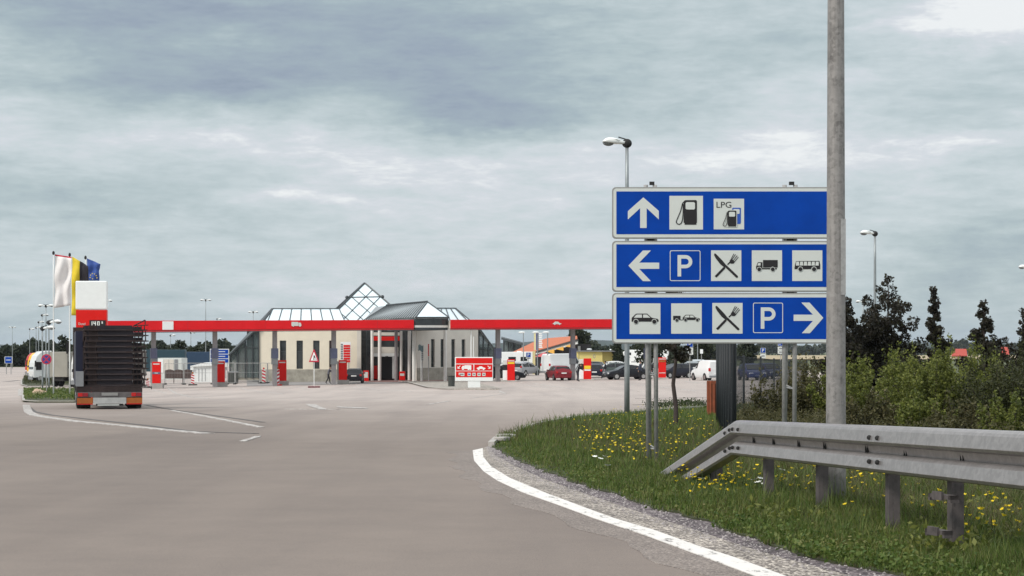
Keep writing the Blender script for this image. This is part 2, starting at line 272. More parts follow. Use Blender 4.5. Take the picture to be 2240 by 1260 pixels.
# ---------------------------------------------------------------- helpers
def tag(o, label=None, cat=None, group=None, kind=None):
    if label: o['label'] = label
    if cat: o['category'] = cat
    if group: o['group'] = group
    if kind: o['kind'] = kind
    return o
def thing(name, label, cat, loc, rotz=0, group=None):
    o = bpy.data.objects.new(name, None); COL.objects.link(o); o.empty_display_size = .3
    o.location = loc; o.rotation_euler = (0, 0, rotz)
    return tag(o, label, cat, group)
def wmat(o):
    m = Matrix.LocRotScale(o.location, o.rotation_euler, o.scale)
    return (wmat(o.parent) @ m) if o.parent else m
class MB:
    def __init__(s): s.v = []; s.f = []
    def add(s, vs, fs):
        n = len(s.v); s.v += [Vector(v) for v in vs]; s.f += [tuple(i + n for i in f) for f in fs]; return s
    def hexa(s, b, t):        # bottom ring of 4, top ring of 4
        return s.add(list(b) + list(t), [(3, 2, 1, 0), (4, 5, 6, 7), (0, 1, 5, 4), (1, 2, 6, 5), (2, 3, 7, 6), (3, 0, 4, 7)])
    def box(s, x0, x1, y0, y1, z0, z1):
        return s.hexa([(x0, y0, z0), (x1, y0, z0), (x1, y1, z0), (x0, y1, z0)], [(x0, y0, z1), (x1, y0, z1), (x1, y1, z1), (x0, y1, z1)])
    def cbox(s, c, d): return s.box(c[0] - d[0] / 2, c[0] + d[0] / 2, c[1] - d[1] / 2, c[1] + d[1] / 2, c[2] - d[2] / 2, c[2] + d[2] / 2)
    def tube(s, p0, p1, r0, r1=None, n=8):
        p0, p1 = Vector(p0), Vector(p1); r1 = r0 if r1 is None else r1
        q = (p1 - p0).to_track_quat('Z', 'Y'); vs = []
        for p, r in ((p0, r0), (p1, r1)):
            for i in range(n): a = 2 * math.pi * i / n; vs.append(p + q @ Vector((r * math.cos(a), r * math.sin(a), 0)))
        return s.add(vs, [(i, (i + 1) % n, n + (i + 1) % n, n + i) for i in range(n)] + [tuple(range(n))[::-1], tuple(range(n, 2 * n))])
    def path(s, pts, r, n=8):
        for a, b in zip(pts[:-1], pts[1:]): s.tube(a, b, r, r, n)
        return s
    def prism(s, poly, y0, y1, T=None):     # poly in x,z ; extruded along y
        n = len(poly); vs = [Vector((x, y0, z)) for x, z in poly] + [Vector((x, y1, z)) for x, z in poly]
        if T: vs = [T @ v for v in vs]
        return s.add(vs, [tuple(range(n)), tuple(range(n, 2 * n))[::-1]] + [(i, i + n, (i + 1) % n + n, (i + 1) % n) for i in range(n)])
    def slab(s, pts, t):                     # planar polygon thickened along its normal (backwards)
        pts = [Vector(p) for p in pts]; nrm = Vector((0, 0, 0))
        for i in range(len(pts)): nrm += pts[i].cross(pts[(i + 1) % len(pts)])
        nrm.normalize(); n = len(pts); q = [p - nrm * t for p in pts]
        return s.add(pts + q, [tuple(range(n)), tuple(range(n, 2 * n))[::-1]] + [(i, i + n, (i + 1) % n + n, (i + 1) % n) for i in range(n)])
    def ball(s, c, r, nu=12, nv=8, T=None):
        c = Vector(c); r = (r, r, r) if isinstance(r, (int, float)) else r; vs = []
        for j in range(1, nv):
            for i in range(nu):
                a = 2 * math.pi * i / nu; b = math.pi * j / nv
                vs.append(c + Vector((r[0] * math.sin(b) * math.cos(a), r[1] * math.sin(b) * math.sin(a), r[2] * math.cos(b))))
        vs += [c + Vector((0, 0, r[2])), c - Vector((0, 0, r[2]))]; m = nu * (nv - 1)
        fs = [(j * nu + i, (j + 1) * nu + i, (j + 1) * nu + (i + 1) % nu, j * nu + (i + 1) % nu) for j in range(nv - 2) for i in range(nu)]
        fs += [(m, i, (i + 1) % nu) for i in range(nu)] + [(m + 1, (nv - 2) * nu + (i + 1) % nu, (nv - 2) * nu + i) for i in range(nu)]
        if T: vs = [T @ v for v in vs]
        return s.add(vs, fs)
    def build(s, name, m, parent=None, world=False, bevel=0, smooth=False, fixn=True):
        vs = s.v
        if world and parent is not None:
            inv = wmat(parent).inverted(); vs = [inv @ v for v in vs]
        me = bpy.data.meshes.new(name); me.from_pydata([tuple(v) for v in vs], [], s.f); me.update()
        if fixn:
            bm = bmesh.new(); bm.from_mesh(me); bmesh.ops.recalc_face_normals(bm, faces=bm.faces[:]); bm.to_mesh(me); bm.free()
        o = bpy.data.objects.new(name, me); COL.objects.link(o); me.materials.append(m)
        if parent is not None: o.parent = parent
        if smooth:
            for p in me.polygons: p.use_smooth = True
        if bevel:
            b = o.modifiers.new('bevel', 'BEVEL'); b.width = bevel; b.segments = 2; b.limit_method = 'ANGLE'; b.angle_limit = R(35)
        return o
def solo(mb, name, m, loc, label, cat, group=None, rotz=0, **k):
    """a thing of one mesh, its origin at loc; the builder's coordinates are local"""
    o = mb.build(name, m, None, **k); o.location = loc; o.rotation_euler = (0, 0, rotz); return tag(o, label, cat, group)
def np_mesh(name, verts, faces, m, nper, parent=None, smooth=False):
    me = bpy.data.meshes.new(name); nv, nf = len(verts), len(faces)
    me.vertices.add(nv); me.vertices.foreach_set('co', np.asarray(verts, np.float32).ravel())
    me.loops.add(nf * nper); me.loops.foreach_set('vertex_index', np.asarray(faces, np.int32).ravel())
    me.polygons.add(nf); me.polygons.foreach_set('loop_start', np.arange(0, nf * nper, nper, dtype=np.int32))
    me.update(calc_edges=True); me.materials.append(m)
    if smooth: me.polygons.foreach_set('use_smooth', np.ones(nf, bool))
    o = bpy.data.objects.new(name, me); COL.objects.link(o)
    if parent is not None: o.parent = parent
    return o
def resample(pts, n):
    P = np.array([(p[0], p[1]) for p in pts], float); d = np.r_[0, np.cumsum(np.hypot(*np.diff(P, axis=0).T))]
    t = np.linspace(0, d[-1], n); return np.c_[np.interp(t, d, P[:, 0]), np.interp(t, d, P[:, 1])]
def strip(name, m, A, B, dz, n=60, mm=2, skirt=0, label=None, cat=None, kind='structure', parent=None):
    """a sheet laid on the terrain between two ground polylines A and B (plan points)"""
    A, B = resample(A, n), resample(B, n); V = []; F = []
    for i in range(n):
        for j in range(mm):
            p = A[i] + (B[i] - A[i]) * j / (mm - 1); V.append((p[0], p[1], G(p[0], p[1]) + dz))
    for i in range(n - 1):
        for j in range(mm - 1):
            a = i * mm + j; F.append((a, a + 1, a + mm + 1, a + mm))
    if skirt:
        ring = [i * mm for i in range(n)] + [(n - 1) * mm + j for j in range(1, mm)] + [i * mm + mm - 1 for i in range(n - 2, -1, -1)] + list(range(mm - 2, 0, -1))
        b0 = len(V); V += [(V[i][0], V[i][1], V[i][2] - skirt) for i in ring]
        for k in range(len(ring)): F.append((ring[k], ring[(k + 1) % len(ring)], b0 + (k + 1) % len(ring), b0 + k))
    me = bpy.data.meshes.new(name); me.from_pydata(V, [], F); me.update()
    bm = bmesh.new(); bm.from_mesh(me); bmesh.ops.recalc_face_normals(bm, faces=bm.faces[:]); bm.to_mesh(me); bm.free()
    if sum(p.normal.z * p.area for p in me.polygons) < 0: me.flip_normals()
    me.materials.append(m); o = bpy.data.objects.new(name, me); COL.objects.link(o)
    if parent is not None: o.parent = parent
    return tag(o, label, cat, None, kind)
def gpl(pts): return [gp(x, y)[:2] for x, y in pts]
def line_px(name, pts, w, m=None, dz=.012, kind='structure'):
    P = gpl(pts); L, Rr = [], []
    P = [Vector(p) for p in resample(P, max(8, len(P) * 6))]
    for i, p in enumerate(P):
        d = (P[min(i + 1, len(P) - 1)] - P[max(i - 1, 0)]).normalized(); nn = Vector((-d.y, d.x)) * w / 2
        L.append(p + nn); Rr.append(p - nn)
    return strip(name, m or M['worn'], L, Rr, dz, n=len(L), kind=kind, skirt=.03)
def text_mesh(name, s, m, parent, cx, cz, w, h, y, depth=.004, bold=0):
    """lettering as a thin solid, scaled to w x h and centred at cx,cz in the parent's x-z plane, facing -y"""
    cu = bpy.data.curves.new(name, 'FONT'); cu.body = s; cu.extrude = .5; cu.offset = bold; cu.resolution_u = 4
    tmp = bpy.data.objects.new(name, cu); COL.objects.link(tmp); dg = bpy.context.evaluated_depsgraph_get(); dg.update()
    me = bpy.data.meshes.new_from_object(tmp.evaluated_get(dg)); bpy.data.objects.remove(tmp); me.name = name
    c = np.array([v.co[:] for v in me.vertices]); mn, mxx = c.min(0), c.max(0); sz = np.maximum(mxx - mn, 1e-6)
    for v in me.vertices:
        u = (np.array(v.co[:]) - (mn + mxx) / 2) / sz
        v.co = (cx + u[0] * w, y - depth * u[2], cz + u[1] * h)
    me.materials.clear(); me.materials.append(m); o = bpy.data.objects.new(name, me); COL.objects.link(o); o.parent = parent
    return o
# ================================================================ the setting: ground, paving, markings
def grid_sheet(name, m, xs, ys, dz, kind='structure'):
    Xg, Yg = np.meshgrid(xs, ys); Z = Gv(Xg, Yg) + dz; nx, ny = len(xs), len(ys)
    V = np.c_[Xg.ravel(), Yg.ravel(), Z.ravel()]; i, j = np.meshgrid(np.arange(nx - 1), np.arange(ny - 1)); a = (j * nx + i).ravel()
    F = np.c_[a, a + 1, a + nx + 1, a + nx]; return tag(np_mesh(name, V, F, m, 4), None, None, None, kind)
ysn = np.r_[np.arange(-40, 60, 1.5), np.arange(60, 260, 3), np.arange(260, 560, 10)]
grid_sheet('ground', M['field'], np.r_[-9000, -4000, -2000, -1000, -500, -250, np.arange(-125, 126, 5), 250, 500, 1000, 2000, 4000, 9000], np.r_[-3000, -1000, -300, -100, ysn, np.arange(570, 1200, 30), 1300, 1600, 2000, 3000, 5000, 8000, 11000], -.08)
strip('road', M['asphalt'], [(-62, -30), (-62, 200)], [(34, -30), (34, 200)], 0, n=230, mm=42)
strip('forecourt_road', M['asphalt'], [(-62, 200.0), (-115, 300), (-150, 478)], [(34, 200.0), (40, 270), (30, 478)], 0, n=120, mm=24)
strip('stubble_field', M['stubble'], [(40, 560), (120, 1500)], [(700, 560), (1150, 1500)], .3, n=40, mm=20)
# white edge line, chippings shoulder, dark gravel, verge
LLo = gpl([(1034, 986), (1037, 1008), (1057, 1031), (1086, 1051), (1143, 1078), (1228, 1108), (1300, 1135), (1360, 1155), (1400, 1168), (1485, 1199.6), (1556, 1226), (1646, 1259.5), (1770, 1308), (1920, 1370)])
LUp = gpl([(1056, 981), (1057, 1000), (1074, 1021), (1114, 1046), (1195, 1080), (1286, 1114), (1340, 1134), (1380, 1146), (1431, 1161), (1521, 1194), (1610, 1222), (1710, 1259), (1850, 1315), (2010, 1375)])
GFr = gpl([(1077, 975), (1100, 994), (1186, 1029), (1243, 1051), (1343, 1083), (1429, 1111), (1500, 1134), (1560, 1152), (1649, 1183), (1764, 1218), (1880, 1245), (1994, 1272), (2200, 1330), (2500, 1420)])
MID = [((a[0] + b[0]) / 2, (a[1] + b[1]) / 2) for a, b in zip(resample(LUp, 40), resample(GFr, 40))]
strip('edge_marking', M['line'], LLo, LUp, .007, n=90, skirt=.03)
_L = resample(LLo, 60); _d = np.gradient(_L, axis=0); _n = np.c_[_d[:, 1], -_d[:, 0]] / np.hypot(_d[:, 0], _d[:, 1])[:, None]; _n *= -np.sign(_n[-1, 0] + 1e-9)
_w = .30 + .07 * np.sin(np.arange(60) * .9) + np.random.default_rng(4).normal(0, .02, 60)
strip('road_edge', M['wear'], _L, _L + _n * _w[:, None], .0025, n=120, skirt=.03)
strip('road_shoulder', M['shoulder'], resample(LLo, 40) * .35 + resample(LUp, 40) * .65, resample(MID, 40) * .8 + resample(GFr, 40) * .2, .005, n=90, mm=4, skirt=.03)
strip('gravel_edge', M['gravel'], MID, [(x + .35, y + .2) for x, y in GFr], .003, n=90, mm=4, skirt=.03)
GBk = gpl([(1092, 964), (1123, 952), (1171, 931), (1257, 914), (1366, 905), (1474, 895), (1565, 889), (1640, 884), (1720, 877), (1850, 871), (2300, 862)])
VA, VB = resample(GFr, 80), resample(GBk, 80)
_r = np.random.default_rng(8); VA = VA + np.c_[_r.normal(0, .035, 80), _r.normal(0, .10, 80)]; VA[0] = GFr[0]
strip('verge', M['soil'], VA, VB, .016, n=80, mm=30, skirt=.12)
# kerb along the island's back edge
kb = resample(gpl([(1081, 978), (1092, 966), (1123, 954.5), (1171, 934), (1257, 916.5), (1366, 907), (1474, 897), (1565, 891)]), 60)
kerb_o = [(x - .10, y + .06) for x, y in kb]
strip('kerb', M['kerb'], kb, kerb_o, .085, n=60, skirt=.12)
# painted lines on the forecourt
for nm, pts, w in [('lane_line', [(325, 850), (362, 860)], .2), ('lane_line', [(367, 849), (385, 861), (415, 868), (455, 872)], .2), ('lane_line', [(472, 848), (488, 852)], .2),
                   ('lane_line', [(515, 846), (545, 854), (620, 862)], .2), ('lane_line', [(648, 846), (668, 851)], .2), ('lane_line', [(740, 844), (800, 852), (830, 854)], .16), ('lane_line', [(778, 843), (820, 851), (902, 857)], .2),
                   ('lane_line', [(935, 885), (983, 877.5)], .16), ('lane_line', [(1030, 871), (1100, 862)], .14), ('lane_line', [(1035, 855.5), (1098, 859)], .18), ('lane_line', [(1092, 855), (1106, 861)], .2),
                   ('lane_line', [(1118, 838.5), (1205, 849)], .16), ('lane_line', [(1165, 838), (1205, 845), (1272, 853)], .2), ('lane_line', [(1376, 840.5), (1430, 845), (1522, 855.5)], .2), ('lane_line', [(1486, 831), (1505, 835), (1560, 841.5)], .18),
                   ('lane_line', [(1380, 879.5), (1470, 880)], .14), ('lane_line', [(1395, 856.5), (1440, 857.5)], .14), ('lane_line', [(375, 898), (470, 915), (572, 935)], .17), ('lane_line', [(530, 966), (565, 955)], .12), ('lane_line', [(625, 895), (740, 896)], .18),
                   ('edge_line', [(44, 851), (45.5, 866)], .4), ('edge_line', [(57, 886), (62, 901), (74, 908), (94, 912), (161, 921.5), (268, 931), (375, 942), (455, 949)], .3)]:
    line_px(nm, pts, w)
for pts in ([(668, 884), (690, 884), (700, 890), (716, 895), (704, 897), (686, 892), (676, 889)], [(735, 889.5), (800, 892), (806, 894.5), (740, 892)]):
    P = gpl(pts); n = len(P) // 2; strip('lane_arrow', M['worn'], P[:n + 1], P[::-1][:n + 1], .012, n=8)
# low kerb beside the painted edge at far left, dark seam of repaired asphalt
seam = mat('asphalt_seam', (.10, .093, .09), .9)
line_px('road_seam', [(60, 888), (75, 901), (110, 908), (200, 918), (320, 931), (420, 944), (560, 949)], .16, seam, .009)
line_px('road_seam', [(318, 886), (380, 897), (480, 911), (575, 924)], .14, seam, .009)
line_px('road_seam', [(0, 836), (46, 832)], .9, seam, .009)
line_px('road_seam', [(1385, 886), (1565, 878)], .12, seam, .009)
line_px('road_seam', [(1390, 872), (1560, 869)], .10, seam, .009)
# stains
def island(front, back, label, name='traffic_island'):
    t = strip('island_grass_ground', M['soil'], gpl(front), gpl(back), .10, n=30, mm=5, skirt=.12)
    ring = gpl(front); return t
island([(50, 879), (80, 881), (168, 881)], [(50, 858), (75, 853), (168, 851)], '')
island([(47, 842), (60, 845), (168, 843)], [(49, 830), (60, 822), (168, 819)], '')
line_px('kerb', [(50, 857), (50, 866), (52, 880), (80, 882), (168, 882)], .15, M['kerb'], .12)
line_px('kerb', [(47, 832), (47, 843), (60, 846), (168, 844)], .15, M['kerb'], .12)
# station island of round gravel with a kerb
strip('gravel_island', M['ballast'], gpl([(880, 836.5), (905, 840), (935, 848), (985, 852.5), (1092, 852.5)]), gpl([(880, 836), (910, 836), (960, 835.5), (1040, 837), (1092, 851)]), .10, n=40, mm=4, skirt=.12)
line_px('kerb', [(872, 836), (890, 837.5), (905, 841), (935, 849), (985, 853.5), (1092, 853.7), (1096, 852.5)], .16, M['kerb'], .13)

# ================================================================ guardrail
def ZT(px, py, D): return at(px, py, D)
Kp = at(1620, 920, 8.45); Tp = at(1452, 1034, 10.5)
Rp = at(2240, 944.5, 5.17)
dirv = (Rp - Kp); Rp2 = Kp + dirv * 1.75
railT = thing('guardrail', 'weathered steel guardrail with double beam, its end ramping down into the grass', 'guardrail', (Kp.x, Kp.y, G(Kp.x, Kp.y)))
prof = [(-.010, .300), (.0, .312), (.036, .308), (.060, .296), (.070, .280), (.088, .208), (.078, .192), (.020, .184), (.012, .178), (.0, .130), (.006, .124), (.046, .118), (.068, .100), (.088, .030), (.076, .012), (.010, .0), (-.010, .006)]
def beam(a, b, name, segs=1, over=0):
    a, b = Vector(a), Vector(b); d = (b - a); h = Vector((d.y, -d.x, 0)).normalized()   # outward = towards the road
    if h.x > 0: h = -h
    V = []; F = []; n = len(prof)
    for k in range(segs + 1):
        p = a + d * k / segs
        for o_, z in prof: V.append(p + h * (o_ + over) + Vector((0, 0, z - .31)))
    for k in range(segs):
        for i in range(n - 1): F.append((k * n + i, k * n + i + 1, (k + 1) * n + i + 1, (k + 1) * n + i))
    mb = MB(); mb.add(V, F); o = mb.build(name, M['rail'], railT, world=True, smooth=False)
    s = o.modifiers.new('t', 'SOLIDIFY'); s.thickness = .004; s.offset = 0
    bv = o.modifiers.new('b', 'BEVEL'); bv.width = .006; bv.segments = 2; bv.limit_method = 'ANGLE'; bv.angle_limit = R(20)
    for p in o.data.polygons: p.use_smooth = False
    return o
u = dirv.normalized(); J1 = Kp + u * ((6.42 - 8.45) * K / u.y)
beam(Tp, Kp, 'beam'); beam(Kp, J1 + u * .28, 'beam'); beam(J1, J1 + u * 4.0, 'beam', over=.005); beam(J1 + u * 3.9, Rp2 + u * 4, 'beam', over=.010)
outw = Vector((u.y, -u.x, 0)); outw = -outw if outw.x > 0 else outw
ue = (Kp - Tp).normalized()
def bolt(p, r=.017):
    MB().ball((0, 0, 0), (r, r * .6, r), 8, 5).build('bolt', M['rubber'], railT).location = wmat(railT).inverted() @ p
for base, du in ((Kp, u), (Kp, -ue), (J1, u)):
    for zz in (-.075, -.235):
        for s in ((.06, .26) if base is Kp else (.05, .22)):
            if base is J1: q = base + du * (s - .03)
            else: q = base + du * s
            bolt(q + outw * (.088 if base is Kp else .094) + Vector((0, 0, zz)))
for s in (.5, 1.15, 1.9, 2.6, 3.6, 4.4, 5.4):
    mb = MB(); p = Kp + u * s + outw * .008 + Vector((0, 0, -.157))
    for e in (-.02, .02):
        q = p + u * e
        mb.tube(q - Vector((0, 0, .035)), q + Vector((0, 0, .035)), .007, n=6)
    mb.build('bolt_slot', M['rubber'], railT, world=True)
for D_ in (9.25, 8.1, 7.28, 6.42, 5.81, 5.15, 4.4):
    on = D_ < 8.45; base = Kp if on else Tp
    q = Kp + u * ((D_ - 8.45) * K / u.y) if on else Kp + ue * ((D_ - 8.45) * K / ue.y)
    p = q - outw * .075; g = G(p.x, p.y); ang = math.atan2(u.x, u.y)
    w, d, t = .04, .038, .006
    ptop = q.z - .02 if on else q.z - .05
    mb = MB(); T = Matrix.Translation((p.x, p.y, 0)) @ Matrix.Rotation(-ang, 4, 'Z')
    for x0, x1, y0, y1 in ((-d, d, -w, -w + t), (-d, d, w - t, w), (d - t, d, -w + t, w - t), (-d, -d + t, -w + t, -w + .03), (-d, -d + t, w - .03, w - t)):
        b = [T @ Vector(c) for c in ((x0, y0, g - .3), (x1, y0, g - .3), (x1, y1, g - .3), (x0, y1, g - .3))]
        mb.hexa(b, [Vector((c.x, c.y, ptop)) for c in b])
    # spacer between post and beam
    b = [T @ Vector(c) for c in ((-.075, -.035, ptop - .25), (-d + .001, -.035, ptop - .25), (-d + .001, .035, ptop - .25), (-.075, .035, ptop - .25))]
    mb.hexa(b, [Vector((c.x, c.y, ptop - .05)) for c in b])
    mb.build('post', M['post'], railT, world=True)
# loose clamp plates bolted to the post nearest the right
cp = at(2062, 1090, 5.72)
for py, w in ((1086, .115), (1163, .10)):
    c = at(2058 if py < 1100 else 2048, py, 5.70); mb = MB(); T = Matrix.Translation(c) @ Matrix.Rotation(-ang * .4, 4, 'Z')
    for (x0, x1, y0, y1, z0, z1) in ((-w, w, -.012, .05, -.012, .012), (-w, -w + .02, -.012, .05, -.03, .012), (w - .02, w, -.012, .05, -.03, .012), (-.05, .05, -.03, -.0125, -.02, .03)):
        mb.hexa([T @ Vector(q) for q in ((x0, y0, z0), (x1, y0, z0), (x1, y1, z0), (x0, y1, z0))], [T @ Vector(q) for q in ((x0, y0, z1), (x1, y0, z1), (x1, y1, z1), (x0, y1, z1))])
    mb.build('clamp', M['post'], railT, world=True)

# ================================================================ big lighting mast in front of the sign
def lathe_pole(mb, base, top, r0, r1, n=32, k=24):
    base, top = Vector(base), Vector(top)
    for i in range(k): mb.tube(base + (top - base) * i / k, base + (top - base) * (i + 1) / k, r0 + (r1 - r0) * i / k, r0 + (r1 - r0) * (i + 1) / k, n)
    return mb
def pole_mesh(h, r0, r1, n=28, k=16):
    V = []; F = []
    for i in range(k + 1):
        for j in range(n): a = 2 * math.pi * j / n; r = r0 + (r1 - r0) * i / k; V.append((r * math.cos(a), r * math.sin(a), h * i / k))
    for i in range(k):
        for j in range(n): F.append((i * n + j, i * n + (j + 1) % n, (i + 1) * n + (j + 1) % n, (i + 1) * n + j))
    F.append(tuple(range(n))[::-1]); F.append(tuple(k * n + j for j in range(n))); return MB().add(V, F)
bp_ = gx(1828.5, 7.62)
bt = thing('lighting_mast', 'thick weathered galvanised mast in front of the blue sign, rising out of the picture', 'lamp post', bp_)
pole_mesh(7.6, .0805, .052, 36, 20).build('pole', M['galv_pole'], bt, smooth=True)
mb = MB(); mb.tube((0, 0, 7.55), (-.5, 0, 7.85), .04, .03, 12); mb.build('arm', M['galv_pole'], bt, smooth=True)
MB().ball((-.85, 0, 7.9), (.42, .16, .10), 16, 10).build('lamp_head', M['white'], bt, smooth=True)
o = MB().box(-.02, .02, -.003, .003, 0, .6).build('cable_strip', M['galv'], bt); o.location = (.045, -.0725, 1.75)

def street_lamp(px, D, top_py, label, rw=.08, group='street lamps on tall poles', side=-1, sc=1.0, h2=None, twin=False):
    g = gx(px, D); h = at(px, top_py, D).z - g.z
    t = thing('street_lamp', label, 'street lamp', g, 0, group)
    pole_mesh(h, rw, rw * .6, 14, 6).build('pole', M['lampsteel'], t, smooth=True)
    for sd in ((side, -side) if twin else (side,)):
        MB().ball((0, 0, h + .06 * sc), (.15 * sc, .13 * sc, .14 * sc), 12, 8).build('joint', M['rubber'], t, smooth=True)
        # clam shell head: white upper housing, grey lens below, dark spring bar on top
        prof2 = [(.05, .06), (.35, .17), (.62, .26), (.80, .30), (.97, .31), (1.15, .27), (1.32, .15), (1.36, .08), (1.0, .02), (.7, -.02), (.35, -.04), (.05, -.08)]
        V = []; F = []; n = len(prof2)
        ws = [-.155, -.12, 0, .12, .155]
        for k, yy in enumerate(ws):
            f = [.55, .88, 1, .88, .55][k]
            for x, z in prof2: V.append((sd * (.1 + (x - .1) * (1 - (1 - f) * .25)) * .55 * sc, yy * (1.15 if x > .6 else .7) * sc, h + .06 * sc + (z * f + (1 - f) * .06) * .6 * sc))
        for k in range(len(ws) - 1):
            for i in range(n): F.append((k * n + i, k * n + (i + 1) % n, (k + 1) * n + (i + 1) % n, (k + 1) * n + i))
        F += [tuple(range(n)), tuple((len(ws) - 1) * n + i for i in range(n))[::-1]]
        hd = MB().add(V, F).build('lamp_head', M['white'], t, smooth=True)
        MB().ball((sd * .56 * sc, 0, h + .09 * sc), (.18 * sc, .13 * sc, .11 * sc), 12, 8).build('lens', M['greyplas'], hd, smooth=True)
        mb = MB().tube((sd * .02 * sc, 0, h + .18 * sc), (sd * .26 * sc, 0, h + .25 * sc), .02 * sc, n=6); mb.build('spring_bar', M['rubber'], hd)
    return t
street_lamp(1371.5, 29, 318, 'tall street lamp behind the top left corner of the big blue sign', .085, sc=1.0)
street_lamp(1914, 48, 514, 'street lamp with white head above the dark trees right of the mast', .09, sc=1.0)
street_lamp(1888, 92, 662, 'small distant street lamp between the mast and the pointed tree', .10, sc=.95)
street_lamp(2256, 56, 588, 'street lamp whose white head only just enters at the picture edge', .09, sc=1.0)

# ================================================================ the blue direction sign
SD = 12.1; ss = SD / 2100
so = at(1586, 760, SD); sg = Vector((so.x, so.y, G(so.x, so.y)))
sign = thing('direction_sign', 'big blue service area sign of three stacked panels with arrows and pictograms', 'road sign', sg)
def L(px, py): return ((px - 1586) * ss, E - (py - 760) * ss - sg.z)     # photo px -> sign plane (local x, z)
def C(cx, cy): return (1320 + cx / 3.317, 390 + cy / 3.317)              # crop px -> photo px
def LC(pts, dx=0, dy=0): return [L(*C(x + dx, y + dy)) for x, y in pts]
def rrect(x0, x1, z0, z1, r, n=5):
    P = []
    for cx, cz, a0 in ((x1 - r, z1 - r, 0), (x0 + r, z1 - r, 90), (x0 + r, z0 + r, 180), (x1 - r, z0 + r, 270)):
        for i in range(n + 1): a = R(a0 + 90 * i / n); P.append((cx + r * math.cos(a), cz + r * math.sin(a)))
    return P
def plate(name, poly, m, parent, y, t=.003, **k): return MB().prism(poly, y - t, y).build(name, m, parent, **k)
XR = 1838
F0 = -.030    # front face of the panel body
def strokes(name, segs, m, parent, y, w, t=.003):
    """round ended strokes; segs = list of point lists in local coords"""
    mb = MB(); yy = y
    for pts in segs:
        for a, b in zip(pts[:-1], pts[1:]):
            a, b = Vector(a), Vector(b); d = (b - a).normalized(); nn = Vector((-d.y, d.x)) * w / 2; P = [a + nn, a - nn]
            P += [b - nn] + [b + (-nn) * math.cos(q) + d * w / 2 * math.sin(q) for q in (.8, 1.57, 2.3)] + [b + nn]
            mb.prism([(p.x, p.y) for p in P], yy - t, yy)
            yy -= .0002
    return mb.build(name, m, parent)
panels = []
for (y0, y1, b0, b1, lab) in ((409.6, 522.6, 419.2, 512.7, 'top panel, straight on to fuel pumps'), (527.2, 638.7, 534.7, 628, 'middle panel, left for lorries and buses'), (641, 751.8, 650.8, 741.8, 'bottom panel, right for cars')):
    (xa, zb), (xb, zt) = L(1338.7, y1), L(XR, y0)
    p = MB().prism(rrect(xa, xb, zb, zt, 8 * ss), F0, .0).build('panel', M['alu'], sign, bevel=.004); p['label'] = lab
    # raised pale rim, then the recessed blue face
    (xc, zc), (xd, zd) = L(1341.5, y1 - 3), L(XR - 3, y0 + 3)
    plate('rim', rrect(xc, xd, zc, zd, 7 * ss), M['pict'], p, F0, .002)
    (xc, zc), (xd, zd) = L(1348, b1), L(XR - 9.5, b0)
    plate('face', [(xc, zc), (xd, zc), (xd, zd), (xc, zd)], M['blue'], p, F0 - .002, .002)
    panels.append(p)
Y1 = F0 - .004; Y2 = Y1 - .0025; Y3 = Y2 - .0025; Y4 = Y3 - .0025; Y5 = Y4 - .0025
def sq(cx0, cx1, cy0, cy1, parent): return plate('pictogram_board', LC([(cx0, cy1), (cx1, cy1), (cx1, cy0), (cx0, cy0)]), M['pict'], parent, Y1, .002)
def disc(cx, cy, r, n=20): return [(cx + r * math.cos(2 * math.pi * i / n), cy - r * math.sin(2 * math.pi * i / n)) for i in range(n)]
# panel 1
p = panels[0]
plate('arrow', LC([(288, 140), (400, 238), (400, 300), (312, 218), (312, 362), (265, 362), (265, 218), (176, 300), (176, 240)]), M['pict'], p, Y1)
sq(477, 720, 129, 373, p)
def pump_icon(ox, oy, s, m, win, parent, name, hose=True, y=Y2):
    q = lambda pts: LC([(ox + x * s, oy + y_ * s) for x, y_ in pts])
    mb = MB().prism(q([(0, 10), (6, 3), (14, 0), (88, 0), (96, 6), (96, 165), (92, 165), (92, 178), (7, 178), (7, 165), (0, 165)]), y - .003, y)
    mb.build(name, m, parent)
    plate('pictogram_window', q([(14, 22), (22, 15), (74, 15), (82, 22), (82, 62), (74, 68), (22, 68), (14, 62)]), win, parent, y - .003, .002)
    if hose:
        strokes('pictogram_hose', [q([(2, 14), (-8, 22), (-22, 80), (-50, 145), (-54, 160), (-46, 172), (-30, 176), (-16, 165), (-8, 140), (-4, 90), (-4, 30)])], m, parent, y, 6.5 * s / 3.317 * ss)
pump_icon(580, 160, 1.0, M['black'], M['pict'], p, 'pictogram')
sq(798, 1018, 150, 372, p)
pump_icon(931, 215, .66, M['bluepict'], M['pict'], p, 'pictogram', hose=False)
plate('pictogram_gap', LC([(893, 355), (967, 355), (967, 231), (893, 231)]), M['pict'], p, Y3 - .003, .001)
pump_icon(899, 236, .645, M['black'], M['pict'], p, 'pictogram', y=Y4 - .002)
(xa, za), (xb, zb) = L(*C(818, 215)), L(*C(925, 172))
text_mesh('lettering', 'LPG', M['black'], p, (xa + xb) / 2, (za + zb) / 2, xb - xa, zb - za, Y2 - .001, .003)
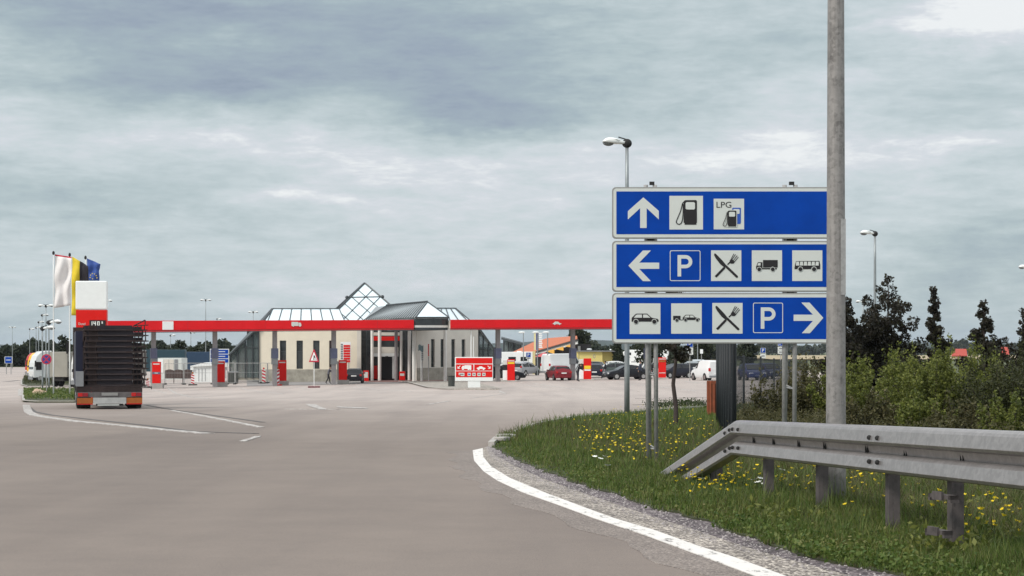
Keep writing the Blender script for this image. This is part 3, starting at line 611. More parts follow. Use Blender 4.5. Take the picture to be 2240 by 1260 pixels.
# panel 2
p = panels[1]
plate('arrow', LC([(180, 635), (285, 525), (343, 525), (258, 613), (403, 613), (403, 658), (258, 658), (343, 747), (285, 747)]), M['pict'], p, Y1)
def parking(cx0, cx1, cy0, cy1, tx, parent):
    (xa, za), (xb, zb) = L(*C(cx0, cy1)), L(*C(cx1, cy0)); th = 5 / 3.317 * ss
    out = rrect(xa, xb, za, zb, 12 / 3.317 * ss); inn = rrect(xa + th, xb - th, za + th, zb - th, 9 / 3.317 * ss); n = len(out)
    V = [(x, Y1, z) for x, z in out] + [(x, Y1, z) for x, z in inn] + [(x, Y1 - .002, z) for x, z in out] + [(x, Y1 - .002, z) for x, z in inn]
    F = []
    for i in range(n):
        j = (i + 1) % n; F += [(i, j, n + j, n + i), (2 * n + i, 3 * n + i, 3 * n + j, 2 * n + j), (i, 2 * n + i, 2 * n + j, j), (n + i, n + j, 3 * n + j, 3 * n + i)]
    MB().add(V, F).build('parking_border', M['pict'], parent)
    # the letter: a stem and a bowl with an open counter
    O = [(tx, tx)]
    x0, x1 = cx0 + 56, cx0 + 163; y0, y1 = cy0 + 34, cy0 + 189; w = 26
    outer = [(x1 - 50, y0)] + [(x1 - 50 + 50 * math.sin(R(a)), y0 + 48 - 48 * math.cos(R(a))) for a in range(15, 181, 15)]
    inner = [(x1 - 50, y0 + w)] + [(x1 - 50 + 24 * math.sin(R(a)), y0 + 48 - 22 * math.cos(R(a))) for a in range(15, 181, 15)]
    poly = [(x0, y1), (x0, y0)] + outer + [(x0 + w, y0 + 96)]
    mb = MB()
    mb.prism(LC([(x0, y1), (x0 + w, y1), (x0 + w, y0), (x0, y0)]), Y1 - .002, Y1)
    mb.prism(LC([(x0 + w, y0 + w), (x1 - 50, y0 + w), (x1 - 50, y0), (x0 + w, y0)]), Y1 - .002, Y1)
    mb.prism(LC([(x0 + w, y0 + 96), (x1 - 50, y0 + 96), (x1 - 50, y0 + 70), (x0 + w, y0 + 70)]), Y1 - .002, Y1)
    for i in range(len(outer) - 1): mb.prism(LC([outer[i], outer[i + 1], inner[i + 1], inner[i]]), Y1 - .002, Y1)
    mb.build('letter', M['pict'], parent)
parking(480, 702, 524, 746, 0, p)
def cutlery(ox, oy, parent):
    q = lambda pts: LC([(ox + x, oy + y) for x, y in pts])
    mb = MB().prism(q([(0, 4), (3, 0), (12, 2), (60, 52), (90, 88), (78, 100), (66, 96), (44, 78), (10, 34), (0, 14)]), Y2 - .003, Y2); mb.build('pictogram', M['black'], parent)
    strokes('pictogram', [q([(84, 92), (164, 168)])], M['black'], parent, Y2 - .001, 17 / 3.317 * ss)
    strokes('pictogram', [q([(10, 170), (72, 106)])], M['black'], parent, Y2, 17 / 3.317 * ss)
    strokes('pictogram', [q([(97, 82), (126, 52)])], M['black'], parent, Y2, 9 / 3.317 * ss)
    MB().prism(q([(112, 52), (128, 40), (150, 62), (140, 74), (122, 74), (112, 66)]), Y2 - .0035, Y2).build('pictogram', M['black'], parent)
    strokes('pictogram_tines', [q([(116, 54 + 0), (142, 4)]), q([(124, 52), (154, 8)]), q([(134, 58), (166, 17)]), q([(142, 66), (174, 28)])], M['black'], parent, Y2, 4.6 / 3.317 * ss)
sq(779, 998, 524, 746, p); cutlery(801, 546, p)
def wheels(cs, r, parent):
    for cx, cy in cs:
        plate('pictogram_wheel', LC(disc(cx, cy, r * 1.28)), M['pict'], parent, Y3 - .001, .001); plate('pictogram_wheel', LC(disc(cx, cy, r)), M['black'], parent, Y4 - .001, .002)
sq(1074, 1293, 524, 746, p)
MB().prism(LC([(1155, 648), (1261, 648), (1261, 594), (1155, 594)]), Y2 - .003, Y2).prism(LC([(1105, 661), (1255, 661), (1255, 652), (1105, 652)]), Y2 - .003, Y2) \
    .prism(LC([(1105, 652), (1150, 652), (1150, 610), (1118, 610), (1108, 634), (1105, 640)]), Y2 - .0032, Y2).build('pictogram', M['black'], p)
plate('pictogram_window', LC([(1113, 634), (1137, 634), (1137, 616), (1121, 616)]), M['pict'], p, Y3 - .001)
wheels([(1127, 661), (1225, 661)], 14, p)
sq(1367, 1585, 524, 746, p)
MB().prism(LC([(1383, 660), (1569, 660), (1569, 630), (1563, 600), (1394, 602), (1385, 635)]), Y2 - .003, Y2).build('pictogram', M['black'], p)
for i in range(6):
    x0 = 1395 + i * 28.3; plate('pictogram_window', LC([(x0 - 3, 634), (x0 + 22, 634), (x0 + 21, 606), (x0 + 1, 606)]), M['pict'], p, Y3 - .001)
wheels([(1425, 660), (1524, 660)], 15, p)
# panel 3
p = panels[2]
sq(189, 412, 908, 1130, p)
def car_icon(ox, oy, s, parent):
    q = lambda pts: LC([(ox + x * s, oy + y * s) for x, y in pts])
    MB().prism(q([(0, 58), (0, 32), (30, 2), (38, 0), (112, 0), (146, 30), (188, 38), (195, 46), (195, 58)]), Y2 - .003, Y2).build('pictogram', M['black'], parent)
    plate('pictogram_window', q([(16, 30), (75, 30), (75, 7), (38, 7), (30, 13)]), M['pict'], parent, Y3 - .001)
    plate('pictogram_window', q([(83, 30), (136, 30), (110, 7), (83, 7)]), M['pict'], parent, Y3 - .001)
    wheels([(ox + 31 * s, oy + 58 * s), (ox + 164 * s, oy + 58 * s)], 15 * s, parent)
car_icon(203, 982, 1.0, p)
sq(490, 711, 908, 1128, p)
car_icon(573, 991, .64, p)
MB().prism(LC([(504, 1028), (557, 1028), (557, 998), (504, 998)]), Y2 - .003, Y2).prism(LC([(557, 1030), (573, 1030), (573, 1026), (557, 1026)]), Y2 - .003, Y2).build('pictogram', M['black'], p)
wheels([(530, 1030)], 10, p)
sq(788, 1007, 905, 1127, p); cutlery(811, 926, p)
parking(1083, 1300, 903, 1123, 0, p)
plate('arrow', LC([(1592, 1013), (1495, 1124), (1437, 1124), (1517, 1035), (1377, 1035), (1377, 990), (1517, 990), (1433, 902), (1492, 902)]), M['pict'], p, Y1)
# lattice legs: three tubes each, converging slightly, with cross brackets
for (tl, tr, bl, br, y_br) in ((1413, 1433, 1419.5, 1436.5, (822, 984)), (1717, 1741, 1716, 1738, (851, 985))):
    zb = -.25; ztop = L(0, 404)[1]
    pts = [(L(bl, 0)[0], L(tl, 0)[0], .035), (L(br, 0)[0], L(tr, 0)[0], .035), (L((bl + br) / 2 - 3, 0)[0], L((tl + tr) / 2 - 2, 0)[0], .30)]
    leg = MB().tube((pts[0][0], pts[0][2], zb), (pts[0][1], pts[0][2], ztop), .028, n=14).build('leg', M['galv'], sign, smooth=True)
    MB().tube((pts[1][0], pts[1][2], zb), (pts[1][1], pts[1][2], ztop), .028, n=14).build('tube', M['galv'], leg, smooth=True)
    MB().tube((pts[2][0], pts[2][2] + .02, zb), (pts[2][1], pts[2][2] - .1, ztop - .3), .028, n=14).build('tube', M['galv'], leg, smooth=True)
    mb = MB()
    for yb in y_br:
        z = L(0, yb)[1]; a = Vector((pts[0][0] + .0, .035, z + .02)); b = Vector((pts[1][0], .035, z)); c = Vector((pts[2][0], .28, z + .05))
        mb.tube(a, b, .010, n=8).tube(a, c, .010, n=8).tube(b, c, .010, n=8)
    mb.build('bracket', M['galv'], leg)
    MB().cbox(((pts[0][1] + pts[1][1]) / 2 + .02, .035, ztop + .02), (.06, .06, .04)).build('cap', M['rubber'], leg)
    for yy in (524.5, 640):
        z = L(0, yy)[1]; MB().cbox(((pts[0][1] + pts[1][1]) / 2, .02, z), (.08, .03, .05)).build('clamp', M['rubber'], leg)

# ================================================================ chain fence beside the verge
def fence_line(pts, tops, label, wires=True, name='mesh_fence', wsp=.05):
    t = thing(name, label, 'fence', (pts[0].x, pts[0].y, G(pts[0].x, pts[0].y)))
    for p, tz in zip(pts, tops): MB().tube((p.x, p.y, G(p.x, p.y) - .3), (p.x, p.y, tz + .05), .032, n=10).build('post', M['fence'], t, world=True, smooth=True)
    V = []; F = []
    def bar(a, b, w):
        n = len(V); d = (b - a).normalized(); s = d.cross(Vector((0, 0, 1))); s = s.normalized() * w if s.length > .1 else Vector((w, 0, 0)); q = d.cross(s).normalized() * w
        for P in (a, b): V.extend([P + s, P + q, P - s, P - q])
        F.extend([(n, n + 1, n + 5, n + 4), (n + 1, n + 2, n + 6, n + 5), (n + 2, n + 3, n + 7, n + 6), (n + 3, n, n + 4, n + 7)])
    for i in range(len(pts) - 1):
        a, b = pts[i], pts[i + 1]; ln = (Vector((b.x, b.y)) - Vector((a.x, a.y))).length; n = int(ln / wsp)
        for k in range(1, n):
            f = k / n; x, y = a.x + (b.x - a.x) * f, a.y + (b.y - a.y) * f; g = G(x, y); tz = tops[i] + (tops[i + 1] - tops[i]) * f
            bar(Vector((x, y, g + .04)), Vector((x, y, tz)), .0028)
        hgt = tops[i] - G(a.x, a.y); m = int(hgt / .2)
        for k in range(m + 1):
            f = .04 + (hgt - .04) * k / m
            bar(Vector((a.x, a.y, G(a.x, a.y) + f)), Vector((b.x, b.y, G(b.x, b.y) + f * (tops[i + 1] - G(b.x, b.y)) / hgt)), .0038)
    if wires: MB().add(V, F).build('wire_mesh', M['fence'], t, world=True, fixn=False)
    return t
a0, a1 = gx(1606, 12.7), gx(1569, 23.5); fp = [a0 + (a1 - a0) * i / 8 for i in range(9)]
fence_line(fp, [G(p.x, p.y) + 2.0 for p in fp], 'dark green wire mesh fence seen end on beneath the blue sign')
q = [at(1583, 770, 23.9), at(1627, 781, 27.5), at(1664, 783, 30.5), at(1693, 787, 33.5), at(1728, 790, 38), at(1765, 790, 43)]
fence_line([Vector((p.x, p.y, 0)) for p in q], [p.z for p in q], 'green wire mesh fence with posts in front of the blue parked cars', wsp=.10)

# litter bin with rust red slats
g = gx(1563, 28.6); t = thing('litter_bin', 'litter bin of rust red vertical slats at the back of the grass', 'litter bin', g)
h = at(0, 833, 28.6).z - g.z
for i in range(14):
    a = 2 * math.pi * i / 14; c, s_ = math.cos(a), math.sin(a); T = Matrix.Translation((.22 * c, .22 * s_, 0)) @ Matrix.Rotation(a, 4, 'Z')
    mb = MB().hexa([T @ Vector(v) for v in ((-.01, -.038, .04), (.01, -.038, .04), (.01, .038, .04), (-.01, .038, .04))], [T @ Vector(v) for v in ((-.01, -.038, h), (.01, -.038, h), (.01, .038, h), (-.01, .038, h))]).build('slat', M['rust'], t)
pole_mesh(h - .08, .185, .185, 18, 2).build('liner', M['rubber'], t)

# rubble at the island's tip
mb = MB(); 
for (px, py, s) in ((1106, 966, .10), (1098, 971, .08), (1115, 962, .06)):
    c = gp(px, py); c.z = G(c.x, c.y) + .08; mb = MB(); mb.cbox((0, 0, s * .35), (s * 2.4, s * 3, s * .8)); o = solo(mb, 'kerb_stone', M['kerb'], c - Vector((0, 0, .02)), 'broken piece of concrete kerb lying at the tip of the grass island', 'kerb stone', 'broken kerb stones at the island tip', rotz=px * .3, bevel=.012)
# ================================================================ vegetation
LM_grass = leaf_mat('grass_blades', [(0, (.020, .045, .010)), (.28, (.055, .100, .018)), (.5, (.100, .152, .030)), (.68, (.155, .185, .045)), (.85, (.22, .20, .08)), (1, (.30, .25, .14))], .3)
LM_grass_dry = leaf_mat('verge_litter', [(0, (.05, .035, .02)), (.5, (.09, .08, .035)), (1, (.18, .14, .08))], .2)
LM_hedge = leaf_mat('hedge_leaves', [(0, (.028, .042, .012)), (.25, (.070, .092, .020)), (.5, (.14, .165, .036)), (.72, (.24, .26, .062)), (1, (.38, .38, .13))], .4)
LM_hedge2 = leaf_mat('dark_hedge_leaves', [(0, (.020, .024, .012)), (.4, (.042, .050, .018)), (.75, (.080, .085, .030)), (1, (.14, .115, .05))], .3)
LM_brown = leaf_mat('dry_weeds', [(0, (.034, .032, .014)), (.4, (.075, .075, .030)), (.75, (.14, .125, .055)), (1, (.22, .18, .10))], .35)
LM_dark = leaf_mat('dark_purple_leaves', [(0, (.013, .010, .008)), (.5, (.026, .022, .014)), (.8, (.040, .040, .018)), (1, (.075, .065, .03))], .25)
LM_tree = leaf_mat('tree_leaves', [(0, (.016, .028, .010)), (.5, (.035, .055, .018)), (1, (.08, .095, .03))], .25)
LM_wood = leaf_mat('forest_leaves', [(0, (.012, .020, .010)), (.5, (.024, .034, .015)), (1, (.05, .058, .024))], .2)
def unit(rng, n): v = rng.normal(size=(n, 3)); return v / np.linalg.norm(v, axis=1)[:, None]
def leaf_cloud(name, C_, size, m, rng, parent=None, up=.25, aspect=.6, vary=.45):
    n = len(C_); a = unit(rng, n); nrm = unit(rng, n); nrm[:, 2] += up; b = np.cross(a, nrm); b /= np.maximum(np.linalg.norm(b, axis=1), 1e-6)[:, None]
    s = size * (1 + vary * rng.uniform(-1, 1, n))[:, None]
    V = np.empty((n, 4, 3)); V[:, 0] = C_ - a * s * .5; V[:, 1] = C_ + b * s * .5 * aspect; V[:, 2] = C_ + a * s * .5; V[:, 3] = C_ - b * s * .5 * aspect
    return np_mesh(name, V.reshape(-1, 3), np.arange(n * 4).reshape(-1, 4), m, 4, parent)
def clumps(rng, cen, rad, n, squash=.8):
    """points in a ball denser toward its shell"""
    d = unit(rng, n); r = rng.uniform(.35, 1, n) ** .6; d[:, 2] *= squash; return cen + d * (r * rad)[:, None]
def tree(name, base, H, prof, label, cat='tree', n=5000, size=.12, m=None, trunk=.08, seed=1, group=None, stem0=.1, nb=34, lean=0, sub=7, cr=.32):
    """prof(t) -> crown radius at height fraction t"""
    rng = np.random.default_rng(seed); t = thing(name, label, cat, base, 0, group)
    mb = MB(); pts = [Vector((0, 0, -.1))]; k = 7
    for i in range(1, k + 1): pts.append(Vector((lean * H * (i / k) ** 2 + rng.normal() * H * .008, rng.normal() * H * .008, H * .97 * i / k)))
    for i in range(k): mb.tube(pts[i], pts[i + 1], trunk * (1 - i / k * .85), trunk * (1 - (i + 1) / k * .85), 8)
    cent = []; rad = []
    for i in range(nb):
        f = stem0 + (1 - stem0) * (i + .5) / nb; x = f * k; j = min(int(x), k - 1); b = pts[j].lerp(pts[j + 1], x - j)
        a = rng.uniform(0, 2 * math.pi); Rr = prof(f) * rng.uniform(.55, 1.12); rise = Rr * rng.uniform(.35, .8)
        e = b + Vector((math.cos(a) * Rr, math.sin(a) * Rr, rise)); e.z = min(e.z, H)
        mb.tube(b, e, trunk * .28 * (1 - f * .6), trunk * .06, 5)
        m_ = max(1, int(sub * (Rr / max(prof(.4), .1)) + .5))
        for q in range(m_):
            g = (q + .6) / m_; c = b.lerp(e, .25 + .75 * g); cent.append(np.array(c) + rng.normal(size=3) * Rr * .12); rad.append(max(cr * Rr * rng.uniform(.6, 1.2), size * 1.3))
    mb.build('trunk', M['bark'], t)
    rad = np.array(rad); w = rad ** 2; w /= w.sum(); P = []
    for c, r_, q in zip(cent, rad, w): P.append(clumps(rng, c, r_, max(4, int(n * q))))
    leaf_cloud('crown', np.vstack(P), size, m or LM_tree, rng, t); return t
def bush(base, H, W, label, n=9000, size=.055, m=None, seed=1, group='bushes behind the guardrail', name='bush'):
    rng = np.random.default_rng(seed); t = thing(name, label, 'bush', base, 0, group); mb = MB(); P = []
    ns = 26
    for i in range(ns):
        a = rng.uniform(0, 2 * math.pi); r = W * math.sqrt(rng.uniform(0, 1)); h = H * (1 - .45 * (r / W) ** 2) * rng.uniform(.72, 1.08)
        b = Vector((math.cos(a) * r * .45, math.sin(a) * r * .45, -.08)); e = Vector((math.cos(a) * r, math.sin(a) * r, h))
        mid = b.lerp(e, .5) + Vector((0, 0, H * .08)); mb.tube(b, mid, .010, .007, 5).tube(mid, e, .007, .003, 5)
        for q in range(int(7)):
            f = .18 + .82 * (q + rng.uniform(0, 1)) / 7; c = (b.lerp(mid, f * 2) if f < .5 else mid.lerp(e, f * 2 - 1)); rr = W * .22 * rng.uniform(.6, 1.3) * (1 - .5 * f)
            P.append(clumps(rng, np.array(c), rr, max(6, n // (ns * 7)), .9))
        # fine upright shoot tips
        k = 14; f = rng.uniform(0, 1, k)[:, None]; P.append(np.array(e)[None] + np.c_[rng.normal(0, .025, k), rng.normal(0, .025, k), np.zeros(k)] + f * np.array([[rng.normal() * .05, 0, H * .16]]))
    mb.build('stems', M['bark'], t); P = np.vstack(P); P[:, 2] = np.maximum(P[:, 2], .02)
    leaf_cloud('foliage', P, size, m or LM_hedge, rng, t, up=.5); return t
hb = [(1712, 21.0, 812, .75, LM_brown, 'low brown dry shrub beside the right sign legs', 6000), (1775, 21.5, 790, .95, LM_brown, 'brown green shrub just left of the mast', 8000), (1650, 20.5, 905, .45, LM_brown, 'lowest tuft of dry weeds beside the end-on fence', 4000),
      (1862, 20.5, 790, .95, LM_hedge, 'green bush immediately right of the mast', 11000), (1945, 19.6, 778, 1.0, LM_hedge, 'green bush below the large dark tree', 12000),
      (2035, 18.6, 762, 1.05, LM_hedge, 'yellow green bush with the tallest shoots, mid hedge', 14000), (2118, 18.8, 770, 1.0, LM_hedge, 'rounded green bush right of the tallest shoots', 12000),
      (2205, 17.8, 782, 1.05, LM_hedge2, 'dark bush near the picture edge above the rail', 11000), (2292, 17.5, 800, 1.0, LM_hedge2, 'dark bush cut by the picture edge', 9000),
      (2078, 21.5, 784, .9, LM_hedge, 'green bush filling the dip between the tallest shoots and the rounded bush', 8000),
      (1830, 24.5, 800, .8, LM_hedge2, 'dark shrub behind the mast, beyond the front bushes', 6000), (1985, 24, 792, .9, LM_hedge2, 'dark shrub at the foot of the large dark tree', 6500), (2170, 23.5, 778, 1.2, LM_hedge2, 'dark reddish shrub under the red roofs', 8000), (2265, 24, 762, 1.2, LM_hedge2, 'dark shrub under the slim tree at the picture edge', 8000),
      (1905, 16.6, 872, .60, LM_brown, 'small brownish shrub in front of the green bushes, over the rail', 7000), (2010, 15.8, 872, .62, LM_hedge, 'low leafy shrub in front of the tallest shoots', 8000), (2105, 15.2, 880, .60, LM_brown, 'small shrub with pale reddish seed heads over the rail', 7000), (2215, 14.6, 876, .65, LM_hedge, 'low leafy shrub before the dark bushes', 8000)]
for i, (px, D, ty, W, m, lab, n) in enumerate(hb):
    b = gx(px, D); bush(b, at(px, ty - 9, D).z - b.z, W, lab, n=n, m=m, seed=100 + i, size=.05 if D < 20 else .058)
# the dark leaved trees behind the hedge
def cone(w, p=1.0, bulge=.18): return lambda f: max(.06, w * (1 - f) ** p * min(1, (f + bulge) / .38))
for (px, D, ty, w, n, lab, sd, ln) in ((1940, 42, 596, 2.7, 24000, 'largest of the dark leaved trees, broad with a pointed top', 11, 0), (2044, 44, 622, .85, 7000, 'slim dark pointed tree between two broader dark trees', 12, .0),
                                       (2152, 45, 654, 1.3, 12000, 'compact dark tree before the red roofs', 13, 0), (2237, 46, 672, 1.0, 4500, 'thin airy dark tree at the picture edge', 14, 0), (1852, 41, 648, 1.3, 10000, 'dark tree half hidden by the mast', 15, 0)):
    b = gx(px, D); tree('dark_tree', b, at(px, ty, D).z - b.z, cone(w, .8, .34), lab, n=n, size=.135, m=LM_dark, trunk=.09, seed=sd, group='dark leaved trees behind the hedge', nb=40, stem0=.06, cr=.27)
b = gx(1478, 21.5); tree('young_tree', b, 3.6, lambda f: .55 * max(0.1, math.sin(max(0, min(1, (f - .35) / .65)) * math.pi) ** .6) if f > .35 else .05, 'young tree with a thin dark trunk growing through the grass under the blue sign', n=2600, size=.09, m=LM_dark, trunk=.058, seed=21, stem0=.42, nb=22)
b = gx(1262, 118); b.z = G(b.x, b.y)
tree('broadleaf_tree', gx(1256, 185), at(0, 722, 185).z - gx(1256, 185).z, lambda f: 2.7 * math.sin(min(1, f) * math.pi) ** .5, 'wide green tree behind the orange roof', n=4200, size=.55, m=LM_wood, trunk=.3, seed=31, nb=30, cr=.34)
for (px, D, ty, w, sd, lab) in ((388, 150, 747, 1.3, 41, 'small tree seen under the canopy between its first two columns'), (419, 170, 760, 2.2, 42, 'low bushy tree far behind the brown boards'), (140, 160, 735, 1.2, 43, 'pointed tree behind the parked lorries'), (1540, 150, 745, 1.5, 45, 'small tree beside the white plate, seen under the blue sign'), (1636, 150, 745, 1.5, 46, 'small tree seen under the blue sign above the fence'), (1353, 140, 750, .8, 47, 'dark tree right of the yellow building'), (1436, 120, 746, 2.8, 48, 'dark tree behind the white motorhome')):
    b = gx(px, D); tree('small_tree', b, at(px, ty, D).z - b.z, (lambda w: lambda f: w * math.sin(min(1, max(0.05, f)) * math.pi) ** .6)(w), lab, n=1500, size=.45, m=LM_wood, trunk=.12, seed=sd, nb=16, group='small trees around the service area')

# grass blades over the verge, denser where they are near
def blades(name, n, region, hfun, wfun, m, seed, lean=.5):
    rng = np.random.default_rng(seed); px = rng.uniform(region[0], region[1], n); py = rng.uniform(region[2], region[3], n)
    # ground hit, vectorised over a table along D
    Ds = np.exp(np.linspace(math.log(3), math.log(60), 900)); tanv = -(np.interp(Ds, _t, _v)) / Ds * 2100 + 760   # py at each D
    D = np.interp(-py, -tanv, Ds); X = (px - 1120) / 2100 * D; Y = D * K + rng.normal(0, .25, n)
    # inside the verge: between VA and VB measured by column of u
    from_poly = np.array([*VA, *VB[::-1]])
    inside = np.zeros(n, bool); x1, y1 = from_poly[:, 0], from_poly[:, 1]; x2, y2 = np.roll(x1, -1), np.roll(y1, -1)
    for a, b_, c, d in zip(x1, y1, x2, y2):
        if b_ == d: continue
        cond = ((b_ > Y) != (d > Y)) & (X < (c - a) * (Y - b_) / (d - b_) + a); inside ^= cond
    X, Y, D = X[inside], Y[inside], D[inside]; n = len(X)
    # distance to the front edge
    fe = resample(GFr, 160); dist = np.min(np.hypot(X[:, None] - fe[None, :, 0], Y[:, None] - fe[None, :, 1]), axis=1) if n < 60000 else np.concatenate([np.min(np.hypot(X[i:i + 40000, None] - fe[None, :, 0], Y[i:i + 40000, None] - fe[None, :, 1]), axis=1) for i in range(0, n, 40000)])
    pn = .5 + .5 * np.sin(X * 2.1 + 1.3 * np.sin(Y * .9)) * np.sin(Y * 1.1 + X * .7)
    h = hfun(dist, rng, n, D) * (.7 + .6 * pn); w = wfun(D)
    keep = rng.uniform(size=n) < np.clip(.45 + dist * 3, 0, 1); X, Y, D, h, w = X[keep], Y[keep], D[keep], h[keep], w[keep]; n = len(X)
    Z = Gv(X, Y) + .01; a = rng.uniform(0, 2 * math.pi, n); dx, dy = np.cos(a), np.sin(a); l = h * lean * rng.uniform(.1, 1.3, n); b2 = a + rng.uniform(.8, 2.2, n); lx, ly = np.cos(b2) * l, np.sin(b2) * l
    V = np.empty((n, 5, 3))
    V[:, 0] = np.c_[X - dx * w, Y - dy * w, Z]; V[:, 1] = np.c_[X + dx * w, Y + dy * w, Z]
    V[:, 2] = np.c_[X + dx * w * .75 + lx * .35, Y + dy * w * .75 + ly * .35, Z + h * .55]; V[:, 3] = np.c_[X - dx * w * .75 + lx * .35, Y - dy * w * .75 + ly * .35, Z + h * .55]
    V[:, 4] = np.c_[X + lx, Y + ly, Z + h]
    i = np.arange(n)[:, None] * 5; F = np.vstack([i + [0, 1, 2], i + [0, 2, 3], i + [3, 2, 4]])
    return tag(np_mesh(name, V.reshape(-1, 3), F, m, 3), 'green grass covering the roadside verge', 'grass', None, 'stuff')
blades('grass', 330000, (1060, 2330, 886, 1330), lambda d, r, n, D: (.03 + .10 * np.clip(d / 1.0, 0, 1)) * r.uniform(.5, 1.35, n) * np.where(r.uniform(size=n) < .03, 1.9, 1), lambda D: .0016 + .00028 * D, LM_grass, 5)
blades('dry_grass', 95000, (1060, 2330, 930, 1330), lambda d, r, n, D: (.02 + .13 * np.clip(d / 1.5, 0, 1)) * r.uniform(.5, 1.6, n), lambda D: .0012 + .0002 * D, LM_grass_dry, 6, .9)['label'] = 'dry brown stalks among the verge grass'
# broad leaved weeds near the rail
rng = np.random.default_rng(9)
def scatter(n, rects, rng):
    out = []
    while len(out) < n:
        x0, x1, y0, y1 = rects[rng.integers(len(rects))]; p = gp(rng.uniform(x0, x1), rng.uniform(y0, y1)); out.append(p)
    return out
P = []
for c in scatter(900, [(1500, 2240, 1040, 1110), (1620, 2240, 1080, 1160), (1700, 2240, 1060, 1160), (2000, 2240, 1150, 1230)], rng):
    if c.y < 9: pass
    k = rng.integers(8, 22); P.append(np.array([c.x, c.y, c.z + .07]) + rng.normal(size=(k, 3)) * [.06, .06, .035])
o = leaf_cloud('weeds', np.vstack(P), .045, LM_hedge, rng, up=1.2, aspect=.55); tag(o, 'leafy weeds growing through the grass under the guardrail', 'weeds', None, 'stuff')
def inside_v(X, Y):
    fp_ = np.array([*VA, *VB[::-1]]); ins = np.zeros(len(X), bool); x1, y1 = fp_[:, 0], fp_[:, 1]
    for a, b_, c, d in zip(x1, y1, np.roll(x1, -1), np.roll(y1, -1)):
        if b_ != d: ins ^= ((b_ > Y) != (d > Y)) & (X < (c - a) * (Y - b_) / (d - b_) + a)
    return ins
nC = 9000; pxs = rng.uniform(1070, 2320, nC); pys = rng.uniform(900, 1320, nC); Ds = np.exp(np.linspace(math.log(3), math.log(60), 900)); tv = -(np.interp(Ds, _t, _v)) / Ds * 2100 + 760
Dq = np.interp(-pys, -tv, Ds); XX, YY = (pxs - 1120) / 2100 * Dq, Dq * K; kk = inside_v(XX, YY) & (rng.uniform(size=nC) < .35 + .65 * (np.sin(XX * 1.7 + 2) * np.sin(YY * .8 + XX) > 0)); XX, YY = XX[kk], YY[kk]
P = np.repeat(np.c_[XX, YY, Gv(XX, YY) + .05], 9, axis=0); P += rng.normal(size=P.shape) * [.05, .07, .022]; P[:, 2] = np.maximum(P[:, 2], Gv(P[:, 0], P[:, 1]) + .02)
o = leaf_cloud('clover', P, .026, LM_grass, rng, up=.9, aspect=.7); tag(o, 'small leaved clover and rosettes mixed into the verge grass', 'ground cover', None, 'stuff')
# long grass and weeds at the foot of the hedge
P = []; 
for c in scatter(1500, [(1600, 2300, 935, 1010), (1590, 1850, 880, 960)], rng):
    k = 16; f = rng.uniform(0, 1, k)[:, None]; P.append(np.array([c.x, c.y, c.z + .05]) + np.c_[rng.normal(0, .05, k), rng.normal(0, .05, k), np.zeros(k)] + f * [0, 0, .45])
o = leaf_cloud('undergrowth', np.vstack(P), .06, LM_brown, rng, up=.1, aspect=.3); tag(o, 'brownish tall weeds at the foot of the bushes', 'undergrowth', None, 'stuff')
P = []
for c in [gp(x, y) for x, y in ((1430, 893), (1452, 891), (1470, 889), (1490, 888), (1500, 889), (1513, 889), (1525, 890), (1545, 892))]:
    k = 260; P.append(np.array([c.x, c.y - .3, c.z + .14]) + rng.normal(size=(k, 3)) * [.22, .25, .08])
o = leaf_cloud('low_plants', np.vstack(P), .07, LM_tree, rng, up=.8); tag(o, 'low dark leafy plants along the back edge of the grass', 'plants', None, 'stuff')

# yellow flowers: one kind built once, copied
def flower_mesh(h, r, m_head, cols):
    V = []; F = []; mi = []
    for s in range(3):
        z0, z1 = h * s / 3, h * (s + 1) / 3; n = len(V)
        for z in (z0, z1):
            for a in range(3): V.append((.0022 * math.cos(a * 2.09) + .01 * (z / h) ** 2, .0022 * math.sin(a * 2.09), z))
        for a in range(3): F.append((n + a, n + (a + 1) % 3, n + 3 + (a + 1) % 3, n + 3 + a)); mi.append(0)
    n = len(V); k = 16; V.append((.01, 0, h + .004))
    for i in range(k): rr = r if i % 2 == 0 else r * .72; V.append((.01 + rr * math.cos(2 * math.pi * i / k), rr * math.sin(2 * math.pi * i / k), h + (.010 if i % 2 == 0 else .004)))
    V.append((.01, 0, h - .006))
    for i in range(k): F.append((n, n + 1 + i, n + 1 + (i + 1) % k)); mi.append(1); F.append((n + k + 1, n + 1 + (i + 1) % k, n + 1 + i)); mi.append(1)
    me = bpy.data.meshes.new('flower'); me.from_pydata(V, [], F); me.materials.append(mat('flower_stem', (.05, .09, .02), .8)); me.materials.append(m_head)
    for p_, q_ in zip(me.polygons, mi): p_.material_index = q_
    return me
yel = mat('petal_yellow', (.86, .66, .015), .6, var=.15, scale=40); whi = mat('petal_white', (.78, .80, .74), .6)
FM = [flower_mesh(h, r, yel, 0) for h, r in ((.15, .0135), (.19, .016), (.22, .013), (.12, .0115))]
WM = flower_mesh(.17, .035, whi, 0)
rects = [(1250, 1560, 915, 1040), (1250, 1560, 920, 1020), (1270, 1420, 925, 1010), (1290, 1560, 940, 1030), (1280, 1500, 980, 1040), (1330, 1560, 905, 960), (1560, 1800, 1010, 1110), (1590, 1800, 1040, 1120), (1850, 2230, 1040, 1180), (1850, 1960, 1060, 1110), (2100, 2240, 1120, 1220), (1480, 1620, 1060, 1110)]
rng = np.random.default_rng(77); pts = []
for c in scatter(640, rects, rng):
    D = c.y / K
    pts.append((D, c))
pts.sort(key=lambda q: q[0]); first = pts[:290]; rest = pts[290:]
